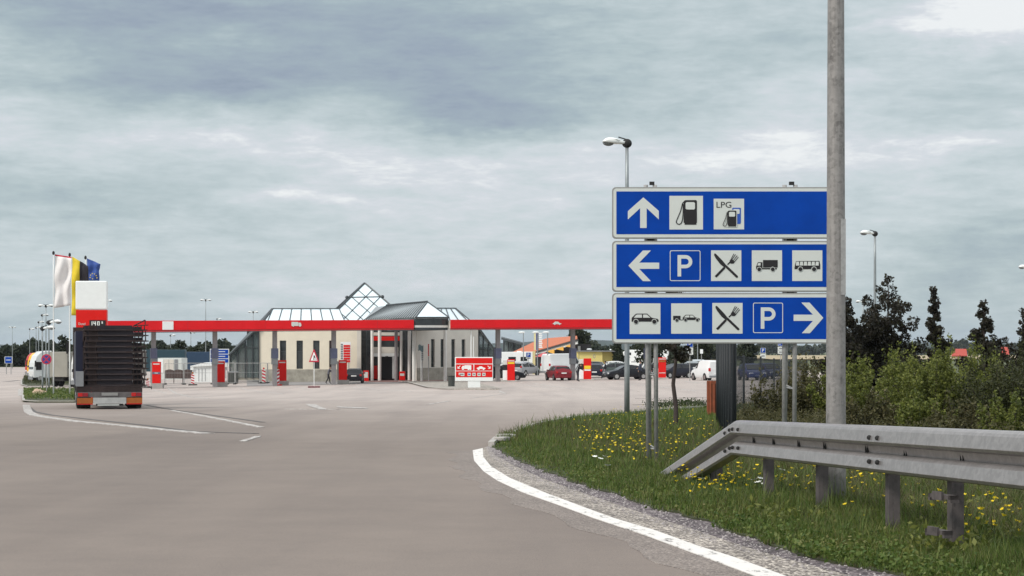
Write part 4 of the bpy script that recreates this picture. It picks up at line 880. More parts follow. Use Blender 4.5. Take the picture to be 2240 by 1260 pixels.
for i, (D, c) in enumerate(first):
    o = bpy.data.objects.new('yellow_flower', FM[i % 4]); COL.objects.link(o); o.location = (c.x, c.y, G(c.x, c.y) + .03); s = rng.uniform(.75, 1.25)
    o.scale = (s, s, s); o.rotation_euler = (R(rng.normal(0, 20)) + R(6), R(rng.normal(0, 20)), rng.uniform(0, 6.28)); tag(o, 'yellow daisy like flower standing in the verge grass', 'flower', 'yellow flowers in the verge')
V = []; F = []; tot = 0
for i, (D, c) in enumerate(rest):
    me = FM[i % 4]; a = rng.uniform(0, 6.28); s = rng.uniform(.8, 1.35); co = np.array([v.co[:] for v in me.vertices]) * s; tl = rng.normal(0, .3) + .12
    hx = co[:, 0] * math.cos(a) - co[:, 1] * math.sin(a); hy = co[:, 0] * math.sin(a) + co[:, 1] * math.cos(a)
    top = co[:, 2] > co[:, 2].max() * .9; V.append(np.c_[c.x + hx, c.y + hy - (co[:, 2] * .25), G(c.x, c.y) + .03 + co[:, 2] + np.where(top, -0, 0) + np.where(top, hy * tl, 0)])
    for p_ in me.polygons:
        vs = list(p_.vertices)
        if len(vs) == 3 and p_.material_index == 1: F.append([v + tot for v in vs])
    tot += len(co)
o = np_mesh('flower_carpet', np.vstack(V), F, yel, 3); tag(o, 'far yellow flowers dotted across the verge meadow', 'flowers', None, 'stuff')
for i, (x, y) in enumerate(((1299, 1021), (1306, 1027), (1318, 1022), (1331, 1046), (1660, 1084), (1667, 1090), (1672, 1094), (1655, 1080), (1703, 1058), (1534, 1082))):
    c = gp(x, y + 14); o = bpy.data.objects.new('white_flower', WM); COL.objects.link(o); o.location = (c.x, c.y, G(c.x, c.y) + .03); o.rotation_euler = (R(14), 0, i); tag(o, 'white flat topped flower in the verge grass', 'flower', 'white flowers in the verge')
# loose stones on the shoulder
rng = np.random.default_rng(3); V = []; F = []; A_, B_ = resample(MID, 200), resample(GFr, 200)
for i in range(2600):
    k = int(rng.integers(0, 200)); f = rng.uniform(-.35, 1.1); p = A_[k] + (B_[k] - A_[k]) * f; s = rng.uniform(.004, .013); z = G(*p) + .006; n = len(V)
    for dx, dy, dz in ((1, 0, 0), (0, 1, 0), (-1, 0, 0), (0, -1, 0), (0, 0, 1)): V.append((p[0] + dx * s * rng.uniform(.6, 1.2), p[1] + dy * s * 1.2, z + dz * s * .8))
    F += [(n, n + 1, n + 4), (n + 1, n + 2, n + 4), (n + 2, n + 3, n + 4), (n + 3, n, n + 4)]
o = np_mesh('loose_chippings', V, F, mat('chipping_stone', (.30, .275, .27), .9, var=.6, scale=9), 3); tag(o, 'loose stone chippings along the edge of the road', 'gravel', None, 'stuff')
# grass on the far islands
def tuft_field(name, rects, n, size, m, label):
    rng = np.random.default_rng(n); P = np.array([np.array(c) + [0, 0, .1 + rng.uniform(0, .28)] for c in scatter(n, rects, rng)])
    return tag(leaf_cloud(name, P, size, m, rng, up=.2, aspect=.35), label, 'grass', None, 'stuff')
tuft_field('island_grass', [(52, 166, 856, 878), (52, 120, 856, 868)], 5500, .16, LM_grass, 'grass on the small island in front of the flagpoles')
tuft_field('island_weeds', [(52, 166, 826, 843), (52, 110, 824, 836)], 4500, .22, LM_hedge2, 'weeds and low shrubs on the island with the street lamps')
tuft_field('kiosk_grass', [(1172, 1205, 809, 816)], 1200, .2, LM_grass, 'strip of grass behind the silver estate car')
# far woods as masses, hills
def wood(name, x0, x1, D, ytop, thick, n, size, label, seed):
    rng = np.random.default_rng(seed); px = rng.uniform(x0, x1, n); d = D * rng.uniform(1, 1 + thick, n); ys = ytop + 7 * np.sin(px * .045 + seed) + 4 * np.sin(px * .13 + 2 * seed) + 2.2 * np.sin(px * .31 + seed)
    X = (px - 1120) / 2100 * d; Y = d * K; g = Gv(X, Y); zt = E - (ys - 760) / 2100 * D; Z = g + (zt - g) * rng.uniform(0, 1, n) ** .45 + rng.normal(0, size * .3, n)
    return tag(leaf_cloud(name, np.c_[X, Y, Z], size, LM_wood, rng, up=.2, aspect=.85), label, 'wood', None, 'stuff')
wood('far_woods', -300, 175, 262, 757, .10, 22000, 1.25, 'dark wood along the far end of the road behind the lorries', 1)
wood('far_woods', 170, 1000, 330, 758, .10, 26000, 1.5, 'dark wood seen under the canopy behind the filling station', 2)
wood('far_woods', 1270, 1640, 300, 764, .12, 16000, 1.4, 'dark wood behind the yellow building', 3)
wood('far_woods', 1500, 2700, 900, 756, .08, 16000, 3.6, 'distant woods beyond the fields', 4)
def hills(D, pts, name='hills'):
    xs = np.arange(-1400, 3700, 12.0); ys = np.interp(xs, [p[0] for p in pts], [p[1] for p in pts]) + 1.2 * np.sin(xs * .021) + .6 * np.sin(xs * .067 + 1)
    V = []; F = []
    for i, (x, y) in enumerate(zip(xs, ys)):
        X = (x - 1120) / 2100 * D; zt = E - (y - 760) / 2100 * D
        V += [(X * .9, D * K * .9, G(0, D * K) - 25), (X * .97, D * K * .97, (zt + G(0, D * K)) / 2 + 5), (X, D * K, zt), (X * 1.08, D * K * 1.08, G(0, D * K) - 40)]
    for i in range(len(xs) - 1):
        for j in range(3): a = i * 4 + j; F.append((a, a + 4, a + 5, a + 1))
    tag(np_mesh(name, V, F, M['hill'], 4, smooth=True), None, None, None, 'structure')
hills(1900, [(-1400, 752), (0, 753), (60, 757), (400, 760), (560, 757), (1100, 752), (1260, 742), (1320, 743), (1400, 749), (1500, 756), (1700, 758), (2050, 752), (2110, 748), (2240, 750), (3700, 752)])
# ================================================================ filling station
def Dc(px): return 177.4 / (K - .365 * (px - 1120) / 2100)
def fy(px): return float(np.interp(px, [170, 300, 905, 1338, 1560], [729, 727.5, 722, 720.6, 720.0]))
def fh(px): return float(np.interp(px, [170, 300, 905, 1338, 1560], [27, 25.7, 22.4, 22.6, 22.6]))
acan = math.atan(.365)
def canopy(x0, x1, label, dep, cols, symbol):
    a = at(x0, fy(x0), Dc(x0)); b = at(x1, fy(x1), Dc(x1)); ha = fh(x0) * Dc(x0) / 2100; hb = fh(x1) * Dc(x1) / 2100
    t = thing('station_canopy', label, 'canopy', (a.x, a.y, G(a.x, a.y)), 0, 'red canopies of the filling station')
    dv = Vector((-.343, .939, 0)) * dep; up = Vector((0, 0, 1)); f = Vector((.343, -.939, 0))
    def strp(z0, z1, off, thick, m, name):
        A, B = a + f * off, b + f * off
        p = [A + up * ha * z0, B + up * hb * z0, B + up * hb * z0 - f * thick, A + up * ha * z0 - f * thick]; q = [A + up * ha * z1, B + up * hb * z1, B + up * hb * z1 - f * thick, A + up * ha * z1 - f * thick]
        return MB().hexa(p, q).build(name, m, t, world=True)
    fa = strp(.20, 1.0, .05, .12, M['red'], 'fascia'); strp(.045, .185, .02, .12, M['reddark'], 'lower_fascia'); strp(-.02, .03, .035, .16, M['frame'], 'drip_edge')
    # panel joints in the fascia
    L_ = (b - a).length; mb = MB(); n = int(L_ / 3.2)
    for i in range(1, n): 
        p = a + (b - a) * i / n + f * .054; h = ha + (hb - ha) * i / n; d = (b - a).normalized() * .012
        mb.hexa([p - d + up * h * .2, p + d + up * h * .2, p + d - f * .01 + up * h * .2, p - d - f * .01 + up * h * .2], [p - d + up * h, p + d + up * h, p + d - f * .01 + up * h, p - d - f * .01 + up * h])
    mb.build('panel_joints', M['reddark'], fa, world=True)
    # roof deck and soffit
    A, B = a - f * .1, b - f * .1
    MB().hexa([A + up * .12, B + up * .12, B + dv + up * .12, A + dv + up * .12], [A + up * (ha - .05), B + up * (hb - .05), B + dv + up * (hb - .05), A + dv + up * (ha - .05)]).build('roof_deck', M['greywall_and_shade'], t, world=True)
    for px in cols:
        D = Dc(px) + .7; c = gx(px, D); top = at(px, fy(px) + 1, D).z + .2; mb = MB(); w = .19
        T = Matrix.Translation((c.x, c.y, 0)) @ Matrix.Rotation(acan, 4, 'Z'); bb = [T @ Vector(q) for q in ((-w, -w, c.z), (w, -w, c.z), (w, w, c.z), (-w, w, c.z))]
        cc = mb.hexa(bb, [Vector((q.x, q.y, top)) for q in bb]).build('column', M['greycol'], t, world=True)
        z0, z1 = at(px, 784, D).z, at(px, 762, D).z; w = .29; bb = [T @ Vector(q) for q in ((-w, -w, z0), (w, -w, z0), (w, w, z0), (-w, w, z0))]
        MB().hexa(bb, [Vector((q.x, q.y, z1)) for q in bb]).build('lane_number_box', M['lilac'], cc, world=True)
        z0 = at(px, 797, D).z; z1 = at(px, 784.3, D).z; w = .265; bb = [T @ Vector(q) for q in ((-w, -w, z0), (w, -w, z0), (w, w, z0), (-w, w, z0))]
        MB().hexa(bb, [Vector((q.x, q.y, z1)) for q in bb]).build('notice_box', M['greyplas'], cc, world=True)
    for kind, px, py, w, h in symbol:
        D = Dc(px); c = at(px, py, D) + f * .056; s = D / 2100; T = Matrix.Translation(c) @ Matrix.Rotation(acan, 4, 'Z'); mb = MB(); w *= s / 1; h *= s
        if kind == 'blank': mb.prism([(-w / 2, -h / 2), (w / 2, -h / 2), (w / 2, h / 2), (-w / 2, h / 2)], -.03, 0, T)
        elif kind == 'truck':
            mb.prism([(-w / 2, -h * .34), (w * .17, -h * .34), (w * .17, h / 2), (-w / 2, h / 2)], -.04, -.01, T).prism([(w * .20, -h * .34), (w / 2, -h * .34), (w / 2, 0), (w * .42, h * .36), (w * .20, h * .36)], -.041, -.011, T)
            for cx in (-.32, .36): mb.prism([(cx * w + .15 * h * math.cos(q), -h * .36 + .15 * h * math.sin(q)) for q in np.linspace(0, 5.8, 12)], -.045, -.012, T)
        else:
            mb.prism([(-w / 2, -h * .2), (w / 2, -h * .2), (w / 2, 0), (w * .3, h * .12), (w * .12, h * .5), (-w * .22, h * .5), (-w * .4, h * .12), (-w / 2, 0)], -.02, 0, T)
            for cx in (-.28, .28): mb.prism([(cx * w + .19 * h * math.cos(q), -h * .24 + .19 * h * math.sin(q)) for q in np.linspace(0, 5.8, 12)], -.045, -.012, T)
        mb.build({'blank': 'blank_panel', 'truck': 'lorry_symbol', 'car': 'car_symbol'}[kind], M['white'] if kind == 'blank' else M['pict'], t, world=True)
    return t
canopy(236, 905, 'long red canopy over the lorry lanes, with a blank white panel and lorry symbol', 3.2, (336, 470, 601, 730), (('blank', 367, 712, 24, 18.5), ('truck', 648, 709.5, 22, 10.5)))
canopy(985.5, 1560, 'red canopy over the car lanes, with a white car symbol', 3.2, (1089, 1253, 1416), (('car', 1218, 707.5, 20, 8),))

# price pylon at the canopy's left end
D = 60; g = gx(201, D); t = thing('price_pylon', 'red and white price pylon showing the diesel price, at the end of the red canopy', 'price sign', g, acan * .3)
s = D / 2100; w = 66 * s / 2
def zz(py): return E - (py - 760) * s - g.z
MB().box(-w, w, -.3, .3, 0, zz(678)).build('red_body', M['redplain'], t, bevel=.02)
MB().box(-w - .02, w + .02, -.33, .33, zz(677), zz(615)).build('white_box', M['white'], t, bevel=.06)
MB().box(-w + 29 * s, w - 2 * s, -.33, -.29, zz(715), zz(700.5)).build('price_display', M['black'], t)
seg = mat('display_digits', (.75, .78, .74), .4, emit=.25)
segs = {'1': 'bc', '4': 'fgbc', '0': 'abcdef', '9': 'abcfgd'}
def digit(ch, cx, cz, w_, h_, th, mb):
    S = {'a': (-w_ / 2, w_ / 2, h_ / 2 - th, h_ / 2), 'd': (-w_ / 2, w_ / 2, -h_ / 2, -h_ / 2 + th), 'g': (-w_ / 2, w_ / 2, -th / 2, th / 2), 'b': (w_ / 2 - th, w_ / 2, 0, h_ / 2), 'c': (w_ / 2 - th, w_ / 2, -h_ / 2, 0), 'f': (-w_ / 2, -w_ / 2 + th, 0, h_ / 2), 'e': (-w_ / 2, -w_ / 2 + th, -h_ / 2, 0)}
    for k in segs[ch]: x0, x1, z0, z1 = S[k]; mb.box(cx + x0, cx + x1, -.35 - .0015 * 'abcdefg'.index(k), -.33, cz + z0, cz + z1)
mb = MB(); czz = zz(708)
for ch, px in (('1', 201), ('4', 208.5), ('0', 216.5)): digit(ch, (px - 201) * s, czz, 5 * s, 9.5 * s, 1.5 * s, mb)
digit('9', (224.5 - 201) * s, czz + 2.2 * s, 2.6 * s, 4.6 * s, .8 * s, mb); mb.build('price_digits', seg, t)
text_mesh('lettering', 'Diesel', M['pict'], t, (181 - 201) * s, zz(708.5), 15 * s, 5 * s, -.312, .01)

# ---- the shop
O = gx(800, 101); shop = thing('station_shop', 'cream filling station shop with glass hipped roof, glass pyramid and diagonal entrance', 'building', O)
def B(mb, name, m, parent=None, **k): return mb.build(name, m, parent or shop, world=True, **k)
def P_(px, py, D): return at(px, py, D)
gz = lambda px, D: gx(px, D).z
def wall(px0, D0, px1, D1, ytop, name, m, wins, yw0, yw1, ww, thick=.35, ypl=None, zt_=None):
    """wall with real window openings between two ground points; wins = centre px list"""
    a, b = gx(px0, D0), gx(px1, D1); zt = P_(0, ytop, D0).z; d = Vector((b.x - a.x, b.y - a.y, 0)); ln = d.length; d.normalize(); nb = Vector((-d.y, d.x, 0))
    if nb.y < 0: nb = -nb
    z0 = min(a.z, b.z) - .2; zs0, zs1 = P_(0, yw1, (D0 + D1) / 2).z, P_(0, yw0, (D0 + D1) / 2).z
    def solve(px):   # distance along the wall where it crosses px
        r = (px - 1120) / 2100 / K; return (a.x - r * a.y) / (r * d.y - d.x)
    mb = MB()
    def piece(s0, s1, za, zb, off=0, th=thick):
        p = [a + d * s0 - nb * off, a + d * s1 - nb * off, a + d * s1 + nb * th, a + d * s0 + nb * th]
        return [Vector((q.x, q.y, za)) for q in p], [Vector((q.x, q.y, zb)) for q in p]
    W = sorted([(solve(x - ww / 2), solve(x + ww / 2)) for x in wins]); s = 0
    for w0, w1 in W: mb.hexa(*piece(s, w0, z0, zt)); mb.hexa(*piece(w0, w1, z0, zs0)); mb.hexa(*piece(w0, w1, zs1, zt)); s = w1
    mb.hexa(*piece(s, ln, z0, zt)); wo = B(mb, name, m)
    if ypl:
        zp = P_(0, ypl, D0).z; mp = MB(); s = 0
        for w0, w1 in W:
            mp.hexa(*piece(s, w0 - .001, z0, zp, .03, -.001))
            mp.hexa(*piece(w0, w1, z0, min(zs0 - .01, zp - .002), .03, -.001))
            s = w1 + .001
        mp.hexa(*piece(s, ln, z0, zp, .03, -.001)); B(mp, 'plinth', M['plinth'])
    for w0, w1 in W:
        fr = MB(); 
        for q0, q1, za, zb in ((w0, w0 + .06, zs0, zs1), (w1 - .06, w1, zs0, zs1), (w0 + .06, w1 - .06, zs0, zs0 + .06), (w0 + .06, w1 - .06, zs1 - .06, zs1), (w0 + .06, w1 - .06, (zs0 + zs1) / 2 + .3, (zs0 + zs1) / 2 + .36)):
            p = [a + d * q0 + nb * .16, a + d * q1 + nb * .16, a + d * q1 + nb * .24, a + d * q0 + nb * .24]; fr.hexa([Vector((q.x, q.y, za)) for q in p], [Vector((q.x, q.y, zb)) for q in p])
        w_ = B(fr, 'window', M['frame']); p = [a + d * w0 + nb * .19, a + d * w1 + nb * .19, a + d * w1 + nb * .21, a + d * w0 + nb * .21]
        B(MB().hexa([Vector((q.x, q.y, zs0)) for q in p], [Vector((q.x, q.y, zs1)) for q in p]), 'pane', M['winglass'], w_)
    return a, d, nb, zt
aL, dL, nL, ztL = wall(567, 101, 781, 101, 716, 'front_wall', M['cream'], (619, 655.5, 692, 727), 745, 807, 14, ypl=808)
B(MB().hexa([gx(781, 101) + Vector((0, 0, -.2)), gx(790, 101) + Vector((0, 0, -.2)), gx(790.2, 103.5) + Vector((0, 0, -.2)), gx(781, 103.5) + Vector((0, 0, -.2))], [P_(781, 716, 101), P_(790, 716, 101), P_(790.2, 718, 103.5), P_(781, 718, 103.5)]), 'corner_pier', M['greywall_and_shade'])
aR, dR, nR, ztR = wall(911, 99.0, 1046, 103.6, 716, 'front_wall', M['greywall_and_shade'], (947, 968, 991.5, 1014), 742, 803, 8.2, ypl=805)  # wing turned from the sun: its shade is put into the grey wall colour
# dark glazed recess between the wings, with the doorway
def card(px0, px1, y0, y1, D, m, name, th=.1, parent=None, **k):
    a, b = P_(px0, y1, D), P_(px1, y0, D); return B(MB().box(a.x, b.x, a.y, a.y + th, a.z, b.z), name, m, parent, **k)
dg = 102.6
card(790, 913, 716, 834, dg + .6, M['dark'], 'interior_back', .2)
gl = card(790, 911, 722, 829, dg, M['winglass'], 'entrance_glazing', .05)
for x in (790, 802, 812, 880, 888, 899): card(x - .7, x + .7, 722, 829, dg - .08, M['frame'], 'mullion', .06, gl)
card(790, 911, 741, 742.5, dg - .1, M['frame'], 'mullion', .05, gl)
card(816, 876, 736, 745, dg - .35, M['redplain'], 'red_band'); card(816, 876, 727, 734, dg - .35, M['greywall_and_shade'], 'lintel_band'); card(817, 871, 759, 776, dg - .35, M['greywall_and_shade'], 'door_header'); card(817, 871, 773, 780, dg - .5, M['white'], 'door_canopy')
card(834, 858, 781, 827, dg - .12, M['dark'], 'doorway', .03); card(858, 863, 781, 828, dg - .3, M['white'], 'sliding_door', .05); card(843, 849, 779, 781.5, dg - .6, M['black'], 'door_sensor', .1)
card(818, 826, 800, 829, dg - .2, M['redplain'], 'poster', .03)
# frontal roof strips of pale glass with dark ribs: left wing, right wing
def glassroof(quad, n, name, m=None, rib=.05, th=.08):
    a, b, c, d = quad   # a,b eave left,right ; c,d ridge right,left
    r = B(MB().slab([a, b, c, d], th), name, m or M['roofglass'])
    nrm = (b - a).cross(d - a).normalized(); nrm = nrm if nrm.y < 0 or nrm.z > 0 else -nrm; nrm = -nrm if nrm.z < 0 else nrm
    mb = MB()
    for i in range(n + 1):
        p, q = a + (b - a) * i / n, d + (c - d) * i / n; mb.tube(p + nrm * .05, q + nrm * .05, rib, n=6)
    mb.tube(a + nrm * .05, b + nrm * .05, rib, n=6).tube(d + nrm * .06, c + nrm * .06, rib * 1.1, n=6); B(mb, 'rib', M['frame'], r); return r
eL, eM = P_(567, 716, 101), P_(760, 716, 101); rL, rM = P_(596.5, 676, 104), P_(742, 676, 104)
# vertical mullions step every ~22 px
glassroof((P_(580, 716, 101), eM, rM, rL), 7, 'glass_roof')
B(MB().slab([P_(567, 717, 101), P_(580, 716, 101), rL], .08), 'hip_glass', M['roofglass'])
B(MB().tube(P_(567, 716, 101), rL, .10, n=6), 'hip_rafter', M['frame'])
def rightroof():
    a, b, c, d = P_(940, 716, 100), P_(1036, 716, 103.3), P_(995, 675, 106), P_(955, 675, 104.5)
    glassroof((a, b, c, d), 4, 'glass_roof'); B(MB().slab([b, P_(1046, 717, 103.6), c], .08), 'hip_glass', M['roofglass']); B(MB().tube(P_(1047, 721, 103.6), c, .10, n=6), 'hip_rafter', M['frame'])
rightroof()
# glass lean-to wedges at both ends
def wedge(tri, mulls, Df, back, yb, name, xs):
    (x0, y0), (x1, y1) = tri      # low outer, high inner
    p = [P_(x0, yb, Df), P_(x1, yb, Df), P_(x1, y1, Df), P_(x0, y0, Df)]
    gl = B(MB().slab(p, .06), name, M['sideglass']); mb = MB()
    for x in mulls: f = (x - x0) / (x1 - x0); mb.tube(P_(x, yb, Df - .05), P_(x, y0 + (y1 - y0) * f, Df - .05), .075, n=6)
    f = .42; mb.tube(P_(x0 + (x1 - x0) * f, y0 + (y1 - y0) * f + 8, Df - .05), P_(x1, y0 + (y1 - y0) * f + 8, Df - .05), .05, n=6)
    B(mb, 'mullion', M['frame'], gl)
    return gl
w1 = wedge(((503, 777), (567, 717)), (503, 519.5, 536.5, 552.5, 566), 101, 0, 828, 'side_glazing', 0)
w2 = wedge(((1092, 780), (1047, 721)), (1092, 1080, 1068, 1057, 1047.5), 103.9, 0, 826, 'side_glazing', 0)
# sloping rafters of the wedges, floor plinth, plants seen inside
B(MB().slab([P_(502, 779, 100.8), P_(502, 777, 107), P_(600, 680, 107), rL, P_(567, 717, 100.8)], .16), 'lean_to_roof', M['frame'])
B(MB().slab([P_(1094, 784, 103.7), P_(1048, 720, 103.7), P_(995, 675, 106), P_(995, 678, 110), P_(1094, 780, 110)], .16), 'lean_to_roof', M['frame'])
card(503, 567, 826, 832, 101, M['plinth'], 'plinth', .3)
B(MB().slab([P_(508, 828, 105.5), P_(566, 828, 105.5), P_(566, 728, 105.5), P_(508, 790, 105.5)], .1), 'inner_wall', M['greywall_and_shade'])
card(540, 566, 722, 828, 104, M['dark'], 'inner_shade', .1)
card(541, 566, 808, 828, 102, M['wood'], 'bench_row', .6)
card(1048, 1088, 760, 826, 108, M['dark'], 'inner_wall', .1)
# body behind the roofs so nothing shows through
card(570, 1040, 718, 832, 107.5, M['greywall_and_shade'], 'rear_wall', .3)
# ---- glass pyramid
D0 = 107.5; ap = P_(797.4, 619.7, D0); s = D0 / 2100; hgt = 7.0
def off(px, py_): return px * s
cor = [Vector((ap.x - 68 * s * hgt / (79 * s), ap.y - 95 * s * hgt / (79 * s), ap.z - hgt)), Vector((ap.x + 95 * s * hgt / (79 * s), ap.y - 68 * s * hgt / (79 * s), ap.z - hgt)), Vector((ap.x + 68 * s * hgt / (79 * s), ap.y + 95 * s * hgt / (79 * s), ap.z - hgt)), Vector((ap.x - 95 * s * hgt / (79 * s), ap.y + 68 * s * hgt / (79 * s), ap.z - hgt))]
for k in range(4):
    a, b = cor[k], cor[(k + 1) % 4]; face = B(MB().slab([a, b, ap], .06), 'pyramid_face', M['roofglass'] if k in (0,) else M['sideglass'])
    nrm = (b - a).cross(ap - a).normalized(); mb = MB(); n = 9
    if k in (0, 1, 3):
        Pq = lambda u, v: a * u + b * v + ap * (1 - u - v)
        for i in range(1, n):
            u = i / n
            mb.tube(Pq(u, 0) + nrm * .04, Pq(u, 1 - u) + nrm * .04, .04, n=5) if k != 3 else None
            mb.tube(Pq(0, u) + nrm * .04, Pq(1 - u, u) + nrm * .04, .04, n=5)
    mb.tube(a + nrm * .03, ap + nrm * .03, .10, n=6); B(mb, 'glazing_bar', M['frame'], face)
    if k == 0:
        u0, v0 = 5 / 9, 0 / 9
        q = [Pq(4 / 9, 1 / 9), Pq(5 / 9, 1 / 9), Pq(5 / 9, 0 / 9) * 1, Pq(4 / 9, 0)]
        q = [Pq(5 / 9, 0), Pq(5 / 9, 1 / 9), Pq(4 / 9, 1 / 9), Pq(4 / 9, 0)]
        q = [Pq(6 / 9, 0) + nrm * .02, Pq(5 / 9, 1 / 9) + nrm * .02, Pq(4 / 9, 1 / 9) + nrm * .02, Pq(5 / 9, 0) + nrm * .02]
        B(MB().slab(q, .03), 'blue_pane', M['bluepane'], face)
mb = MB().tube(P_(759, 650.5, D0 - 3.6), P_(836.5, 649.2, D0 - 3.3), .07, n=6); mb.ball(P_(759, 650.5, D0 - 3.6), .2, 8, 6).ball(P_(836.5, 649.2, D0 - 3.3), .2, 8, 6); B(mb, 'maintenance_rail', M['frame'])
# ---- entrance gable with standing seam roof
fl, fr_ = P_(909, 694.5, 91.2), P_(982, 694.5, 92.2); apx = P_(935, 660.5, 94.0); eb = P_(797, 699.6, 99.4); rb = P_(846, 668.5, 101.5); er = P_(960, 700, 99.5)
gt = B(MB().slab([eb, fl, apx, rb], .12), 'gable_roof', M['roofmetal'])
B(MB().slab([fr_, er, rb, apx], .12), 'gable_roof', M['roofmetal'])
nrm = (fl - eb).cross(apx - eb).normalized(); nrm = -nrm if nrm.z < 0 else nrm; mb = MB()
for i in range(23): f = i / 22; mb.tube(eb.lerp(fl, f) + nrm * .03, rb.lerp(apx, f) + nrm * .03, .045, n=5)
mb.tube(rb + nrm * .05, apx + nrm * .05, .1, n=6); B(mb, 'seam', M['frame'], gt)
B(MB().slab([P_(821, 672, 101.5), eb, rb], .1), 'gable_roof', M['roofmetal'])
ft = B(MB().slab([fl, fr_, apx], .1), 'gable_front', M['roofglass']); mb = MB().tube(fl, apx, .08, n=6).tube(fr_, apx, .08, n=6).tube(fl, fr_, .09, n=6)
for i in (): mb.tube(fl.lerp(fr_, i / 8) + Vector((0, -.06, 0)), (fl.lerp(apx, i / 8 * 2) if i <= 4 else fr_.lerp(apx, (8 - i) / 8 * 2)) + Vector((0, -.06, .0)), .018, n=4)
B(mb, 'gable_frame', M['frame'], ft)
def frontbox(y0, y1, m, name, inset=0, dep=8.0, th=None, x0=905.5, x1=982.5):
    a, b = P_(x0 + inset, y1, 91.4), P_(x1 - inset, y1, 92.4); h = P_(0, y0, 91.4).z - P_(0, y1, 91.4).z; d = Vector((-.36, .93, 0)) * dep
    return B(MB().hexa([a, b, b + d, a + d], [a + Vector((0, 0, h)), b + Vector((0, 0, h)), b + d + Vector((0, 0, h)), a + d + Vector((0, 0, h))]), name, m)
frontbox(696.5, 709.5, M['winglass'], 'frieze_glass', 1.5); frontbox(694.2, 696.4, M['frame'], 'eave'); frontbox(709.7, 711.4, M['frame'], 'frieze_frame', .5); frontbox(711.5, 716.5, M['column'], 'porch_beam', 2)
frontbox(716.7, 722, M['frame'], 'porch_soffit', 3, 9)
# columns of the porch
for px, yb, w, m in ((814, 827, 6.6, 'column'), (830.5, 829, 7.4, 'column'), (866.5, 831, 7.2, 'greycol'), (877.5, 827, 5.5, 'column'), (895.5, 828, 7.2, 'column'), (905.3, 835.5, 7.4, 'column'), (932.8, 830.5, 7, 'greycol'), (974, 834, 7.2, 'column')):
    D = min(gD(px, yb), 101.2); c = gx(px, D); top = P_(px, 716.2, D).z; r = w / 2 * D / 2100
    o = pole_mesh(top - c.z + .15, r, r, 18, 1).build('porch_column', M[m], shop, smooth=False); o.location = wmat(shop).inverted() @ (c - Vector((0, 0, .1)))
# paved porch floor of reddish tiles
strip('porch_paving', mat('red_paving', (.20, .11, .10), .8, var=.2, scale=2), gpl([(800, 836), (905, 836.4), (1046, 836)]), gpl([(800, 827.5), (905, 827.5), (1046, 828)]), .012, n=20, mm=3)
strip('forecourt_painted_shade', mat('canopy_shade_grey', (.24, .23, .225), .85, var=.2, scale=1.5), gpl([(540, 844), (905, 837.5)]), gpl([(540, 832), (905, 832)]), .006, n=30, mm=4)  # dark grey sheet painting the canopy's shade onto the forecourt

# price board of red rows on the cream wall, standing sign boards
def standing_board(px0, px1, y0, y1, D, label, rows, base=None, m0='white', name='notice_board', cat='board'):
    g = gx((px0 + px1) / 2, D); s = D / 2100; t = thing(name, label, cat, g); w = (px1 - px0) / 2 * s; z = lambda py: E - (py - 760) * s - g.z
    MB().box(-w, w, 0, .12, z(y1), z(y0)).build('board', M[m0], t)
    for (xa, xb, ya, yb, m) in rows: MB().box((xa - (px0 + px1) / 2) * s, (xb - (px0 + px1) / 2) * s, -.03, -.001, z(yb), z(ya)).build('row', M[m], t)
    if base:
        for bx in base: MB().box((bx - (px0 + px1) / 2) * s - .05, (bx - (px0 + px1) / 2) * s + .05, .02, .1, 0, z(y1) + .02).build('leg', M['galv'], t)
    return t
rows = [(751.5, 766, 754.5 + i * 5.6, 758.8 + i * 5.6, 'redplain') for i in range(7)] + [(745.5, 750, 752 + i * 5, 755.5 + i * 5, 'greyplas') for i in range(7)]
standing_board(745, 767.3, 748, 793, 100.2, 'white price board with a column of red rows before the cream wall', rows, (750, 763))
standing_board(936, 939, 752, 780, 98.2, 'slim red vertical sign beside the porch columns', [(936.3, 938.7, 753 + i * 4.4, 756.3 + i * 4.4, 'redplain') for i in range(6)], (937.5,), 'pict')
standing_board(921, 926.5, 765, 790, 98.4, 'slim white and red notice under the pale banner', [(922, 925.5, 768 + i * 4.4, 770.8 + i * 4.4, 'greyplas') for i in range(5)], (923.7,), 'pict')

# ---- pumps, numbered lanes
def pump_left(px, y0, y1, yb, label, band=None, w=18):
    D = gD(px, yb); g = gx(px, D); s = D / 2100; t = thing('payment_terminal', label, 'fuel terminal', g, .10, 'red terminals at the lorry lanes'); z = lambda py: E - (py - 760) * s - g.z; hw = w / 2 * s
    MB().box(-hw - .12, hw + .22, -.35, .9, -.05, z(y1)).build('base', M['concrete'], t, bevel=.03)
    c = MB().box(-hw, hw, -.25, .45, z(y1) + .003, z(y0)).build('cabinet', M['redplain'], t, bevel=.02)
    MB().box(-hw * .75, hw * .75, -.262, -.251, z(y0 + 6), z(y0 + 3.6)).build('lettering_band', M['pict'], c)
    MB().box(-hw - .16, -hw - .004, -.2, .5, z(y1) + .003, z(y0 + 3)).build('side_panel', M['alu'], t)
    if band: MB().box(-hw + .02, hw - .02, -.268, -.251, z(band + 2.4), z(band - 2.4)).build('blue_label', M['lilac'], c); MB().box(-hw * .4, hw * .4, -.275, -.2685, z(band + .8), z(band - .8)).build('label_text', M['pict'], c)
    return t
pump_left(342.5, 791.5, 838.5, 850, 'red lorry lane terminal with a small blue label, next to the loaded lorry', 816)
pump_left(482.5, 790, 836, 846, 'red lorry lane terminal in front of the white storage tent')
pump_left(617.5, 788, 833, 843, 'red lorry lane terminal behind the striped barrier post')
pump_left(750, 787.5, 831, 840.5, 'red lorry lane terminal beside the dark car')
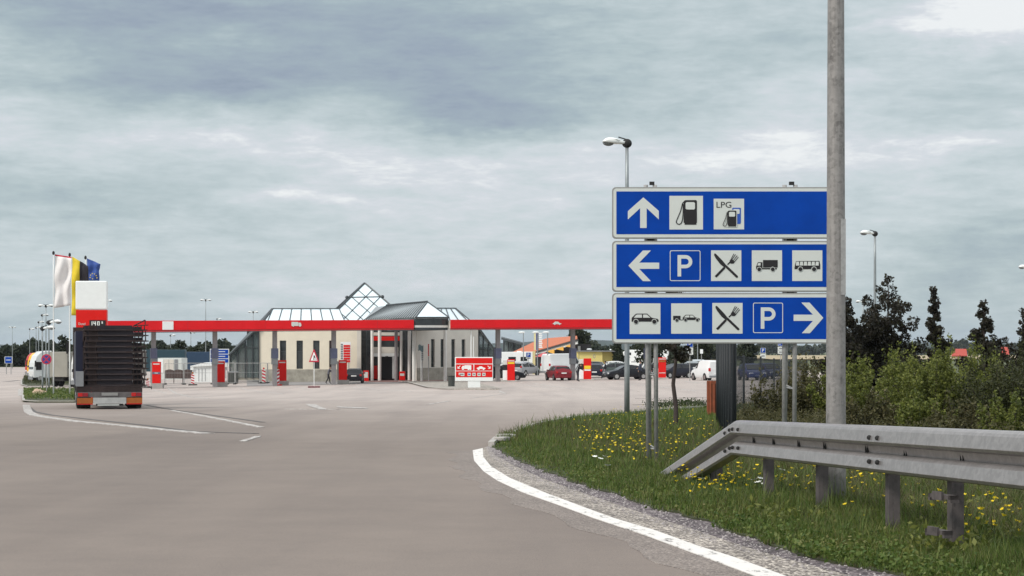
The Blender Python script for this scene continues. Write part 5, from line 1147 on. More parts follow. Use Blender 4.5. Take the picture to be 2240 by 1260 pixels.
def fuel_pump(px, y0, y1, yb, label, bands):
    D = gD(px, yb); g = gx(px, D); s = D / 2100; t = thing('fuel_pump', label, 'fuel pump', g, 0, 'fuel pumps at the car lanes'); z = lambda py: E - (py - 760) * s - g.z; hw = 8.2 * s
    c = MB().box(-hw, hw, -.15, .28, z(y1), z(y0)).build('sign_panel', M['redplain'], t, bevel=.015)
    for (a, b, m) in bands: MB().box(-hw * .86, hw * .86, -.175, -.152, z(b), z(a)).build('coloured_band', M[m], c)
    MB().box(-hw - 10 * s, -hw - .005, .0, 1.1, z(y1 - .5), z(y0 + 24)).build('pump_housing', M['white'], t, bevel=.02)
    MB().box(-hw - 10 * s, -hw - .005, .02, 1.08, z(y0 + 24) + .003, z(y0 + 12)).build('display_head', M['rubber'], t, bevel=.02)
    MB().box(-hw - 10 * s, -hw - .005, .0, 1.1, z(y0 + 12) + .003, z(y0 + 2)).build('price_head', M['pict'], t, bevel=.02)
    mb = MB(); xx = -hw - 11 * s
    for k in range(3): mb.path([(xx, .2 + k * .3, z(y0 + 14)), (xx - .25, .2 + k * .3, z(y0 + 24)), (xx - .12, .2 + k * .3, z(y1 - 8)), (xx, .2 + k * .3, z(y0 + 26))], .03, 6)
    mb.build('hose', M['rubber'], t)
    k = MB().box(-hw - 14 * s, hw + 5 * s, -.6, 3.0, -.10, z(y1) - .004); solo(k, 'pump_island', M['kerb'], g, 'low concrete island under the ' + label.replace('red ', '').replace(' just', '').split(',')[0].split(' of the')[0], 'kerb island', 'concrete pump islands', bevel=.03)
    return t
fuel_pump(1118, 786, 832, 835, 'red fuel pump with an orange band just right of the red information board', [(788.5, 790.5, 'pict'), (792, 796, 'yellow')])
fuel_pump(1285, 784, 829.5, 832, 'red fuel pump with yellow and white bands, between the red car and the black car', [(800, 807, 'yellow'), (808, 811, 'white')])
fuel_pump(1448.5, 782, 826, 829, 'red fuel pump with orange top band, seen between the sign legs', [(784.5, 786.2, 'pict'), (788, 792, 'orange'), (815, 816.4, 'pict')])

# ---- red information board on its white foot, and the white poles behind
g = gp(1037, 850.5); g.z += .1; D = g.y / K; s = D / 2100; t = thing('information_board', 'red board with lorry and car symbols on a broad white foot, on the gravel island', 'sign', g)
z = lambda py: E - (py - 760) * s - g.z; x = lambda px: (px - 1037) * s
MB().box(x(1023.5), x(1050.5), -.12, .25, -.02, z(833)).build('foot', M['white'], t); MB().box(x(995.5), x(1078.5), -.15, .15, z(833.5), z(781)).build('board', M['white'], t, bevel=.02)
for (xa, xb, ya, yb) in ((997.5, 1077, 783, 795), (997.5, 1035.5, 797, 810.5), (1037.5, 1077, 797, 810.5), (997.5, 1077, 812, 825)): MB().box(x(xa), x(xb), -.165, -.151, z(yb), z(ya)).build('red_field', M['redplain'], t)
q = lambda pts: [(x(a), z(b)) for a, b in pts]
def whl(mb, cxs, r=.075):
    for cx in cxs: mb.prism([(x(cx) + r * math.cos(v), z(807.3) + r * math.sin(v)) for v in np.linspace(0, 5.8, 10)], -.183, -.166)
mb = MB().prism(q([(1015.5, 807), (1031, 807), (1031, 798.8), (1016.3, 798.8), (1016.3, 800), (1015.5, 800)]), -.18, -.166).prism(q([(1010, 807), (1015.3, 807), (1015.3, 800), (1012, 800.4), (1010, 803.5)]), -.1805, -.166); whl(mb, (1012.7, 1025, 1029)); mb.build('lorry_symbol', M['white'], t)
mb = MB().prism(q([(1043, 807), (1062, 807), (1062, 805), (1058, 804), (1053.5, 801.3), (1049, 801.3), (1046.5, 804), (1043, 804.6)]), -.18, -.166); whl(mb, (1047.2, 1058)); mb.build('car_symbol', M['white'], t)
for sg_, ax, ay in ((-1, 1001, 806.5), (1, 1073, 806.5)):
    MB().prism(q([(ax, ay), (ax - sg_ * .3, ay - 1.6), (ax - sg_ * 5.6, ay - 7.0), (ax - sg_ * 6.6, ay - 6.0), (ax - sg_ * 1.4, ay)]), -.18, -.166).prism(q([(ax, ay), (ax - sg_ * 5.4, ay), (ax - sg_ * 5.4, ay - 1.2), (ax, ay - 1.2)]), -.181, -.166).prism(q([(ax, ay), (ax, ay - 5.4), (ax - sg_ * 1.2, ay - 5.4), (ax - sg_ * 1.2, ay)]), -.182, -.166).build('arrow', M['white'], t)
for i, cx in enumerate((1007.5, 1012, 1026.5, 1037, 1048, 1058.5)):
    c = MB().box(x(cx - (4 if i < 2 else 3.6)), x(cx + (4 if i < 2 else 3.6)), -.178 - .002 * (i == 1), -.166, z(822.4 if i else 820.5), z(815.4)).build('service_tile', M['pict'], t)
    MB().box(x(cx - 2.2), x(cx + 2.2), -.186, -.1805, z(820), z(817.5)).build('tile_mark', (M['bluepict'] if i == 2 else M['greyplas']), c)
for px, yt in ((1030.5, 719.5), (1036, 736)):
    g2 = gx(px, 92.5); h = at(0, yt, 92.5).z - g2.z; solo(pole_mesh(h, .055 if px < 1033 else .04, .05 if px < 1033 else .035, 10, 1), 'white_pole', M['white'], g2, 'taller white pole behind the red information board' if px < 1033 else 'shorter thin white pole behind the red information board', 'pole', 'white poles behind the board')
# bins, plant, banner
g = gp(987.5, 848); g.z += .09; s = g.y / K / 2100
t = thing('waste_bin', 'dark grey waste bin on the gravel island beside the red information board', 'bin', g); pole_mesh(22 * s, .26, .28, 16, 2).build('bin', M['greyplas'] if 0 else mat('bin_grey', (.05, .055, .05), .6), t); pole_mesh(.06, .30, .30, 16, 1).build('lid', M['rubber'], t).location = (0, 0, 22 * s + .002)
g = gx(461, 94); t = thing('grey_waste_bin', 'dark waste bin in front of the glazed end of the shop', 'bin', gx(510, 98.5)); MB().box(-.5, .5, -.3, .3, 0, 1.15).build('bin', mat('bin_grey', (.05, .055, .05), .6), t, bevel=.05); MB().box(-.53, .53, -.33, .33, 1.153, 1.25).build('lid', M['greyplas'], t, bevel=.03)
g = gp(941, 822 + 6); t = thing('potted_cypress', 'slim clipped cypress in a red pot by the shop wall', 'potted plant', g); s = g.y / K / 2100
pole_mesh(.4, .22, .30, 14, 1).build('pot', M['redplain'], t); rng = np.random.default_rng(5); P = []
for i in range(900): f = rng.uniform(); a = rng.uniform(0, 6.28); r = .33 * (1 - f) ** .6 * rng.uniform(.6, 1) * min(1, f * 6 + .4); P.append((r * math.cos(a), r * math.sin(a), .4 + f * 1.9))
leaf_cloud('foliage', np.array(P), .12, LM_tree, rng, t)
for px, yb, y0, w in ((880, 826, 807, 13),): 
    g = gx(px, 100.4); s = 100.4 / 2100; t = thing('red_bin', 'red metal bin between the porch columns', 'bin', g); MB().box(-w / 2 * s, w / 2 * s, -.25, .25, .03, (yb - y0 + 1) * s).build('bin', M['redplain'], t, bevel=.04); MB().box(-w / 2 * s * .7, w / 2 * s * .7, -.27, -.251, .5, .75).build('label', M['pict'], t)
g = gx(801, 100.6); t = thing('gas_cage', 'red and white display rack beside the shop entrance', 'rack', g); MB().box(-.28, .28, -.2, .2, 0, 1.1).build('rack', M['redplain'], t, bevel=.02); MB().box(-.2, .2, -.22, -.201, .35, .95).build('poster', M['pict'], t)
g = gx(921, 95.5); t = thing('pale_banner', 'small pale blue banner flying from a pole under the porch', 'flag', g); s = 95.5 / 2100; z = lambda py: E - (py - 760) * s - g.z
pole_mesh(z(747), .03, .03, 8, 1).build('pole', M['white'], t)
V = []; F = []
for i in range(9):
    for j in range(5): fx = -11 * i / 8 + 5; V.append((fx * s, .08 * math.sin(i * 1.1), z(755 + 13 * j / 4 + 1.6 * math.sin(i * .8))))
for i in range(8):
    for j in range(4): a = i * 5 + j; F.append((a, a + 1, a + 6, a + 5))
c = MB().add(V, F).build('cloth', mat('pale_flag', (.18, .26, .28), .7, var=.4, scale=3), t); c.modifiers.new('t', 'SOLIDIFY').thickness = .01
# ================================================================ vehicles
PAINT = {}
def paint(c):
    if c not in PAINT: PAINT[c] = mat('car_paint_%d' % len(PAINT), c, .38, 0.0, var=.04, scale=1, coat=.08, spec=.35)
    return PAINT[c]
CARK = {   # x from rear 0 to front 1 : belt/hood height, roof height ; fractions of L and metres
    'hatch': dict(L=4.05, W=1.70, H=1.46, belt=[(0, .80), (.03, .93), (.1, .96), (.62, .95), (.72, .93), (.9, .80), (.97, .68), (1, .55)], roof=[(0.04, .97), (.12, 1.38), (.25, 1.45), (.45, 1.46), (.56, 1.38), (.76, .93)]),
    'estate': dict(L=4.6, W=1.76, H=1.50, belt=[(0, .78), (.02, .90), (.08, .95), (.65, .94), (.74, .92), (.92, .78), (.98, .66), (1, .52)], roof=[(0.02, .95), (.06, 1.36), (.2, 1.47), (.45, 1.49), (.57, 1.40), (.75, .93)]),
    'sedan': dict(L=4.55, W=1.75, H=1.44, belt=[(0, .75), (.03, .95), (.18, 1.0), (.65, .93), (.73, .91), (.9, .80), (.97, .68), (1, .5)], roof=[(.17, 1.0), (.30, 1.36), (.40, 1.43), (.50, 1.43), (.58, 1.36), (.75, .92)]),
    'mpv': dict(L=4.3, W=1.80, H=1.62, belt=[(0, .80), (.02, .95), (.08, 1.0), (.66, 1.0), (.80, .92), (.93, .78), (.98, .66), (1, .52)], roof=[(0.02, 1.0), (.07, 1.48), (.2, 1.60), (.45, 1.62), (.60, 1.48), (.82, .93)]),
    'van': dict(L=4.2, W=1.72, H=1.85, belt=[(0, 1.0), (.01, 1.10), (.05, 1.12), (.66, 1.08), (.78, 1.0), (.92, .86), (.98, .7), (1, .55)], roof=[(0.005, 1.12), (.02, 1.70), (.06, 1.83), (.5, 1.84), (.60, 1.74), (.80, 1.0)]),
    'bigvan': dict(L=5.6, W=1.98, H=2.5, belt=[(0, 1.2), (.01, 1.3), (.05, 1.32), (.72, 1.3), (.83, 1.18), (.95, .95), (.985, .8), (1, .6)], roof=[(0.003, 1.32), (.01, 2.3), (.04, 2.47), (.62, 2.5), (.72, 2.3), (.85, 1.18)]),
}
def car(kind, px, yb, deg, col, label, group='cars around the filling station', D=None, name=None, nside=2, cat='car', rearwin=True, sidewin=True, dz=0, roofbars=False):
    k = CARK[kind]; D = D or gD(px, yb); g = gx(px, D, dz); L_, W, H = k['L'], k['W'], k['H']
    t = thing(name or {'hatch': 'hatchback_car', 'estate': 'estate_car', 'sedan': 'saloon_car', 'mpv': 'people_carrier', 'van': 'small_van', 'bigvan': 'panel_van'}[kind], label, cat, g, R(deg), group)
    bx, bz = zip(*k['belt']); rx, rz = zip(*k['roof'])
    xs = sorted(set([0, .008, .02, .05] + list(bx) + list(rx) + [.15, .22, .3, .38, .5, .84, .88, .95]))
    wf = lambda f: 1 - .16 * max(0, (f - .85) / .15) ** 1.6 - .08 * max(0, (.06 - f) / .06) ** 1.5
    def section(f):
        b = float(np.interp(f, bx, bz)); w = W / 2 * wf(f); inr = rx[0] <= f <= rx[-1]; r = float(np.interp(f, rx, rz)) if inr else b
        r = max(r, b + .02); zb = .24 if .08 < f < .9 else .24 + .1 * abs(f - .5) ** 4
        inset = min(.17, (r - b) * .38)
        return [(0, zb), (w * .90, zb), (w * .985, zb + .16), (w, .58 if b > .7 else b * .7), (w * .97, b - .04), (w * .95, b), (w * .95 - inset, r - min(.05, (r - b) * .3)), (w * .95 - inset - .10, r), (0, r + .015)]
    V = []; F = []; x_of = lambda f: (f - .5) * L_
    m = 9
    for f in xs:
        S = section(f); ring = [(x_of(f), y, z) for y, z in S] + [(x_of(f), -y, z) for y, z in S[-2:0:-1]]; V += ring
    n = 16
    for i in range(len(xs) - 1):
        for j in range(n): F.append((i * n + j, i * n + (j + 1) % n, (i + 1) * n + (j + 1) % n, (i + 1) * n + j))
    F.append(tuple(range(n))[::-1]); F.append(tuple((len(xs) - 1) * n + j for j in range(n)))
    body = MB().add(V, F).build('body', paint(col), t, smooth=True); bev = body.modifiers.new('w', 'WEIGHTED_NORMAL') if 0 else None
    body.data.polygons.foreach_set('use_smooth', [True] * len(body.data.polygons))
    e = body.modifiers.new('es', 'EDGE_SPLIT'); e.split_angle = R(38)
    def gp3(f, j, out=.012, side=1, tz=0):
        S = section(f); y, z = S[j]; return Vector((x_of(f), side * (y + out), z + tz))
    # side windows
    if sidewin:
        f0, f1 = rx[1] + .02, rx[-2] + (.10 if kind != 'sedan' else .09); mid = (f0 + f1) / 2
        if kind in ('van', 'bigvan'): f0 = .60 if kind == 'van' else .70; f1 = rx[-2] + .09; mids = [(f0, f1)]
        else: mids = [(f0, mid - .012), (mid + .012, f1)]
        for sd in (1, -1):
            for (a, b) in mids:
                pa, pb = gp3(a, 5, .012, sd, .03), gp3(b, 5, .012, sd, .03); ua, ub = gp3(a, 6, .012, sd, -.03), gp3(min(b, rx[-2] + .02), 6, .012, sd, -.03)
                MB().slab([pa, pb, ub, ua], .008).build('side_window', M['carglass'], t)
    # windscreen and rear window
    def screen(fa, fb, nm, push):
        A, B_ = section(fa), section(fb); q = [Vector((x_of(fa) + push, -(A[6][0] - .01), A[7][1] - .02)), Vector((x_of(fa) + push, A[6][0] - .01, A[7][1] - .02)), Vector((x_of(fb) + push, B_[5][0] - .10, B_[5][1] + .04)), Vector((x_of(fb) + push, -(B_[5][0] - .10), B_[5][1] + .04))]
        for v in q: v.z += .014
        MB().slab(q, .01).build(nm, M['carglass'], t)
    screen(rx[-2] + .005, rx[-1] - .005, 'windscreen', .02)
    if rearwin: screen(rx[1] - .005, rx[0] + (.015 if kind in ('sedan', 'hatch') else .004), 'rear_window', -.03)
    # wheels
    rw = .31 if kind != 'bigvan' else .35
    for sd in (1, -1):
        for f in (.19, .80):
            x0 = x_of(f); y0 = sd * (W / 2 - .09); w = MB().tube((0, -.10, 0), (0, .10, 0), rw, n=20).build('wheel', M['rubber'], t); w.location = (x0, y0, rw)
            MB().tube((0, sd * .095, 0), (0, sd * .112, 0), rw * .62, n=14).build('rim', M['silver'], w)
            A = MB(); A.tube((x0, sd * (W / 2 - .03), rw + .01), (x0, sd * (W / 2 + .006), rw + .01), rw + .06, n=20); A.build('wheel_arch', M['rubber'], t)
        hb_ = float(np.interp(.95, bx, bz)); MB().cbox((x_of(.975), sd * W * .33, hb_ - .10), (.10, W * .22, .14)).build('headlight', M['headlight'], t, bevel=.03)
        rb_ = float(np.interp(.03, bx, bz)); MB().cbox((x_of(.006), sd * W * .405, rb_ - .12 + (.2 if kind in ('mpv',) else 0)), (.10, W * .12, .20 if kind not in ('van', 'bigvan') else .3)).build('taillight', M['taillight'], t, bevel=.02)
        MB().ball((x_of(rx[-1] - .10), sd * (W / 2 + .07), float(np.interp(.68, bx, bz)) + .06), (.07, .11, .07), 8, 6).build('mirror', paint(col), t)
    MB().cbox((x_of(0) - .012, 0, .62 if kind not in ('hatch',) else .74), (.02, .52, .11)).build('number_plate', M['white'], t); MB().cbox((x_of(1) + .008, 0, .42), (.02, .52, .11)).build('number_plate', M['white'], t)
    for f, s_ in ((0, -1), (1, 1)): MB().cbox((x_of(f) + s_ * .0, 0, .38), (.10, W * .86, .16)).build('bumper', paint(col) if kind not in ('van', 'bigvan') else M['greyplas'], t, bevel=.03)
    if roofbars:
        for sd in (1, -1): MB().tube((x_of(.15), sd * W * .33, H + .03), (x_of(.5), sd * W * .33, H + .03), .018, n=6).build('roof_bar', M['silver'], t)
    return t
car('hatch', 1221, 832.0, 105, (.20, .012, .02), 'dark red hatchback seen from behind, left of the pump with yellow band')
car('hatch', 776, 838.0, 92, (.012, .013, .018), 'black car seen from behind beside the red terminal at the shop front')
car('estate', 1097, 832.0, 18, (.014, .015, .02), 'black estate car partly hidden behind the red information board')
car('mpv', 1149, 817.5, 58, (.34, .35, .37), 'silver people carrier behind the pump with the orange band', D=112)
car('estate', 1303, 826, 84, (.012, .014, .03), 'black estate car seen from behind, just right of the pump with the yellow band', roofbars=True)
car('hatch', 1338, 815, 176, (.06, .08, .075), 'dark green car side on, beyond the man between the parked cars', D=106)
car('sedan', 1371, 830.0, 197, (.010, .011, .016), 'black saloon facing left, in front of the lamp post base')
car('hatch', 1424, 824, 95, (.016, .018, .024), 'dark hatchback between the sign legs, beside the last red pump', D=98)
car('hatch', 1474, 826.5, 215, (.016, .017, .03), 'dark blue car with an orange front light behind the thin tree trunk', D=96)
car('mpv', 1507, 824, 97, (.50, .54, .55), 'pale silver compact car seen from behind, left of the white van', D=99)
car('mpv', 1527, 815, 88, (.42, .46, .48), 'pale car with only its roof showing behind the white van', D=110)
car('van', 1547, 836.0, 108, (.72, .73, .73), 'small white van seen from behind, right of the pale cars', D=88.5, cat='van', rearwin=False, nside=1)
car('estate', 1645, 830, -84, (.018, .030, .13), 'blue car facing the viewer behind the mesh fence', D=87)
car('estate', 1684, 829, -78, (.020, .028, .09), 'second blue car farther right behind the mesh fence', D=90)
car('bigvan', 1233, 811, 38, (.70, .72, .72), 'large white panel van behind the red hatchback', D=113, cat='van', rearwin=False)
car('hatch', 1355, 806, 10, (.66, .68, .68), 'small white car far behind, showing its roof beside the yellow building', D=120)
car('hatch', 1290, 812, 172, (.05, .06, .07), 'dark car far back in front of the yellow building', D=122)
car('estate', 1116, 812, 160, (.05, .07, .12), 'dark blue car behind the silver people carrier', D=122)
car('hatch', 1144, 806, 20, (.55, .57, .58), 'pale hatchback far behind the silver people carrier', D=127)
# orange indicator glow on the dark blue car's front is a lamp lens
# motorhomes
def motorhome(px, D, deg, label, name='motorhome'):
    g = gx(px, D); t = thing(name, label, 'motorhome', g, R(deg), 'white motorhomes')
    MB().prism([(-3, .55), (2.0, .55), (2.0, 1.9), (2.9, 2.1), (3.0, 2.55), (2.5, 2.85), (-3, 2.9)], -1.12, 1.12).build('cabin', M['white'], t, bevel=.06)
    MB().prism([(2.0, .45), (3.35, .45), (3.4, 1.0), (2.9, 1.15), (2.35, 1.88), (2.003, 1.88)], -.95, .95).build('cab', M['white'], t, bevel=.05)
    MB().slab([(2.95, -.8, 1.18), (2.95, .8, 1.18), (2.42, .75, 1.86), (2.42, -.75, 1.86)], .01).build('windscreen', M['carglass'], t)
    for sd in (1, -1):
        for x0, x1, z0, z1 in ((-2.2, -1.2, 1.55, 2.15), (-.5, .6, 1.55, 2.15), (1.9, 2.5, 2.15, 2.5)):
            MB().box(x0, x1, sd * 1.13 - .01, sd * 1.13 + .01, z0, z1).build('side_window', M['carglass'], t)
        MB().box(-2.9, 1.9, sd * 1.125 - .008, sd * 1.125 + .008, 1.2, 1.3).build('stripe', M['greyplas'], t)
        for x in (-1.7, 2.5):
            w = MB().tube((0, -.12, 0), (0, .12, 0), .34, n=18).build('wheel', M['rubber'], t); w.location = (x, sd * .95, .34); MB().tube((0, sd * .11, 0), (0, sd * .13, 0), .2, n=12).build('rim', M['silver'], w)
    MB().box(-3.02, -3.001, -.7, .7, 1.5, 2.2).build('rear_window', M['carglass'], t)
    MB().box(-1.5, -.9, -.3, .3, 2.87, 3.0).build('roof_vent', M['white'], t)
    return t
motorhome(1118, 140, 190, 'white motorhome with alcove cab behind the red pump with the orange band')
motorhome(1413, 128, 172, 'white motorhome parked behind the black saloon and the people by the pumps')

# loaded flatbed lorry
HD = 13.9
lg = gx(240, 36.2); lz = lg.z
t = thing('flatbed_lorry', 'flatbed lorry seen from behind with red tail lights and orange marker plates', 'lorry', lg, R(HD))
m_ = M
# local: +y ahead, x to the right
MB().box(-1.22, 1.22, .02, 11.0, .805, .86).build('load_bed', m_['rackmetal'], t)
MB().box(-.5, -.35, .1, 11, .45, .80).box(.35, .5, .1, 11, .45, .80).build('chassis_rail', m_['rubber'], t)
MB().box(-1.2, 1.2, -.02, .10, .45, .645).build('light_bar', mat('dusty_bar', (.12, .11, .11), .8, var=.3), t)
for x0, x1 in ((-1.17, -.80), (.80, 1.17)):
    MB().box(x0, (x0 + x1) / 2 - .01, -.05, -.021, .485, .62).build('tail_light', M['taillight'], t); MB().box((x0 + x1) / 2 + .01, x1, -.05, -.021, .485, .62).build('tail_light', mat('tail_light_dark', (.28, .01, .02), .3), t)
MB().box(-1.20, -.62, -.06, -.03, .22, .43).build('marker_plate', M['orange'], t); MB().box(.62, 1.20, -.06, -.03, .22, .43).build('marker_plate', M['orange'], t)
for x0, x1 in ((-1.20, -.62), (.62, 1.20)): MB().box(x0, x1, -.057, -.03, .18, .219).build('marker_edge', M['taillight'], t)
MB().box(-.61, .61, -.055, -.03, .21, .44).build('white_plate', mat('dusty_white', (.42, .43, .42), .7, var=.15), t)
MB().box(-.30, .30, -.045, -.021, .51, .62).build('number_plate', M['alu'], t)
MB().box(-.62, .62, .6, .7, .22, .80).build('spare_carrier', M['rubber'], t); MB().box(-1.21, 1.21, .02, .09, .65, .80).build('bed_end', M['rackmetal'], t); MB().box(-.5, .5, .0, .1, .13, .20).build('underrun_bar', M['rubber'], t); MB().box(-.45, .35, -.05, -.001, .14, .18).build('bar_strip', M['pict'], t)
for x in (-.95, .95):
    for y in (1.0, 2.3, 3.6):
        w = MB().tube((-.26, 0, 0), (.26, 0, 0), .40, n=24).build('wheel', M['rubber'], t, bevel=.04); w.location = (x, y, .40)
        MB().tube((-.27 if x < 0 else .27, 0, 0), (-.28 if x < 0 else .28, 0, 0), .22, n=14).build('rim', M['silver'], w)
    mf = MB().box(x - .27, x - .2, .35, .37, .2, .79).box(x - .2, x + .27, .35, .37, .2, .79).build('mudflap', M['rubber'], t)
MB().box(-1.24, -.96, .0, .9, .862, 1.42).build('side_board', M['greyplas'], t)
MB().box(-1.24, -.98, 1.0, 9.0, .862, 2.95).build('side_sheet', M['blueplastic'], t)
MB().box(-1.27, 1.2, 11.0, 11.15, 1.0, 3.2).build('headboard', M['rackmetal'], t)
cabt = MB().box(-1.24, 1.24, 11.7, 13.9, .8, 3.1).build('cab', M['blueplastic'], t, bevel=.12)
for x in (-1.1, 1.1):
    for y in (10.4, 13.0):
        w = MB().tube((-.18, 0, 0), (.18, 0, 0), .50, n=24).build('wheel', M['rubber'], t); w.location = (x * .92, y, .50)
MB().cbox((1.5, 12.9, 2.3), (.1, .15, .5)).cbox((-1.5, 12.9, 2.3), (.1, .15, .5)).build('cab_mirror', M['rubber'], cabt)
MB().box(-1.15, -.15, .25, .6, 1.15, 1.3).build('toe_board', M['rackmetal'], t) if 0 else None
# the stack of steel racks, each its own thing
sc_ = 36.2 / 2100; T0 = wmat(t)
npos = 11; zlow = .865; pitch = .2095
src = None
rngl = random.Random(4)
for i in range(npos):
    z0 = zlow + pitch * i; p = T0 @ Vector((rngl.uniform(-.04, .04), .12, z0))
    lab = 'topmost dark steel rack of the load on the lorry' if i == npos - 1 else ('lowest dark steel rack lying on the lorry bed' if i == 0 else '%s dark steel rack from the bottom of the lorry load' % ['', 'second', 'third', 'fourth', 'fifth', 'sixth', 'seventh', 'eighth', 'ninth', 'tenth'][i])
    if src is None:
        r = thing('steel_rack', lab, 'rack', p, R(HD), 'stacked steel racks on the lorry'); 
        MB().box(-.93, 1.34, .0, .05, .0, .06).build('cross_beam', M['rackmetal'], r); MB().box(-.93, 1.34, 2.9, 2.95, .0, .06).build('cross_beam', M['rackmetal'], r)
        MB().box(-.93, -.88, .052, 2.898, .01, .055).box(1.29, 1.34, .052, 2.898, .01, .055).build('side_beam', M['rackmetal'], r)
        MB().box(-.44, .86, .06, 2.85, .012, .202).box(-.87, -.48, .5, 2.85, .012, .195).box(.95, 1.27, 1.7, 2.85, .012, .17).build('tray', mat('rack_tray', (.022, .018, .024), .7, .2, var=.3, scale=2), r)
        MB().box(-.30, .62, -.012, -.001, .015, .042).build('beam_lip', mat('rack_edge', (.060, .048, .052), .55, .3, var=.3, scale=3), r)
        for x in (-.90, -.76, -.62, -.48, .91, 1.05, 1.19, 1.31): MB().box(x - .02, x + .02, .052, .09, .061, .205).build('spacer_post', M['rackmetal'], r)
        for x in (-.90, 1.31): MB().box(x - .02, x + .02, 2.75, 2.79, .056, .205).build('spacer_post', M['rackmetal'], r)
        mb = MB(); mb.box(1.342, 1.42, .0, .05, .01, .05); mb.build('end_hook', M['rackmetal'], r)
        mb = MB(); mb.box(-.74, -.5, .07, .09, .07, .19); mb.build('end_plate', M['rackmetal'], r)
        src = r
    else:
        r = src.copy(); COL.objects.link(r); r.location = p; r['label'] = lab
        for ch in src.children: c = ch.copy(); COL.objects.link(c); c.parent = r
    r.rotation_euler.z = R(HD + rngl.uniform(-.6, .6))
p = T0 @ Vector((1.15, .3, zlow + pitch * npos)); mb = MB().tube((-.25, 0, .0), (.18, 0, .22), .025, n=6).tube((.18, 0, .22), (.18, 0, .05), .02, n=6).tube((-.25, 0, 0), (.3, 0, .03), .02, n=6); solo(mb, 'loading_bar', M['rackmetal'], p + Vector((0, 0, -.02)), 'bent steel bar lying on top of the lorry load', 'bar')
MB().tube((1.2, .02, .83), (1.55, .02, .80), .018, n=6).tube((1.55, .02, .74), (1.55, .02, .86), .015, n=6).build('marker_arm', M['rubber'], t)

# parked lorries at far left
def lorry_cab(px, D, deg, col, label, box=None, boxlen=7.5, h=3.1, group='lorries parked at far left', boxh=3.9, stripe=None):
    g = gx(px, D); t = thing('parked_lorry', label, 'lorry', g, R(deg), group)
    m = mat('lorry_paint_%d' % int(px), col, .35, var=.04, coat=.4)
    MB().prism([(0, .55), (2.1, .55), (2.15, 1.3), (2.05, 2.3), (1.75, h), (1.2, h + .5), (0, h + .6)], -1.2, 1.2).build('cab', m, t, bevel=.08)
    MB().slab([(2.16, -1.05, 1.55), (2.16, 1.05, 1.55), (1.93, 1.0, 2.55), (1.93, -1.0, 2.55)], .02).build('windscreen', M['carglass'], t)
    for sd in (1, -1):
        MB().prism([(1.0, 1.5), (1.85, 1.45), (1.8, 2.4), (1.0, 2.4)], sd * 1.215 - .01, sd * 1.215 + .01).build('side_window', M['carglass'], t); MB().cbox((1.95, sd * 1.42, 2.2), (.15, .2, .7)).build('mirror', M['rubber'], t, bevel=.03)
        for x in (1.35, -2.6, -boxlen + .9):
            w = MB().tube((0, -.16, 0), (0, .16, 0), .5, n=20).build('wheel', M['rubber'], t); w.location = (x, sd * 1.03, .5); MB().tube((0, sd * .15, 0), (0, sd * .17, 0), .28, n=12).build('rim', M['silver'], w)
        MB().cbox((2.14, sd * .85, .85), (.06, .35, .2)).build('headlight', M['headlight'], t)
    MB().box(2.16, 2.22, -1.1, 1.1, .35, .7).build('bumper', M['greyplas'], t)
    MB().box(-boxlen, -.1, -.45, .45, .7, .95).build('chassis', M['rubber'], t)
    if box: 
        b = MB().box(-boxlen, -.35, -1.25, 1.25, 1.0, boxh).build('box_body', box, t, bevel=.03)
        if stripe:
            for sd in (1, -1): MB().box(-boxlen + .4, -.8, sd * 1.26 - .01, sd * 1.26 + .01, 1.9, 3.2).build('side_print', stripe, b); MB().box(-boxlen + 1, -2.5, sd * 1.275 - .004, sd * 1.275 + .004, 2.4, 2.75).build('print_band', M['pict'], b)
    return t
lorry_cab(90, 150, 228, (.45, .012, .012), 'red lorry at the far end of the parked row', mat('red_box', (.4, .02, .02), .5), boxh=3.3)
lorry_cab(97, 138, 230, (.80, .42, .01), 'yellow lorry between the red and the white lorry', mat('yellow_box', (.75, .4, .02), .5), boxh=3.2)
lorry_cab(108, 112, 208, (.72, .74, .74), 'white lorry cab with dark windows beside the no stopping sign', mat('blue_tarpaulin', (.03, .12, .36), .5), stripe=M['blue'], boxh=3.5, boxlen=8)
lorry_cab(204, 92, 252, (.55, .56, .55), 'white lorry with large black mirrors directly behind the loaded lorry', mat('dull_grey_box', (.25, .24, .22), .7), boxlen=8.0, boxh=3.6)
# grey boxed trailer
g = gx(166, 97); t = thing('box_trailer', 'grey box trailer beyond the flagpoles, beside the white lorry', 'trailer', g, R(74)); MB().box(-3.5, 3.0, -1.0, 1.0, 1.0, 3.5).build('box_body', mat('trailer_grey', (.30, .29, .25), .6, var=.12, scale=.8), t, bevel=.04); MB().box(-3.3, 2.9, -.5, .5, .6, .98).build('chassis', M['rubber'], t)
for sd in (1, -1):
    for x in (-2.3, -1.2): w = MB().tube((0, -.15, 0), (0, .15, 0), .48, n=18).build('wheel', M['rubber'], t); w.location = (x, sd * 1.0, .48)
MB().box(2.0, 2.2, -.6, -.5, 0, .7).box(2.0, 2.2, .5, .6, 0, .7).build('support_leg', M['rubber'], t)

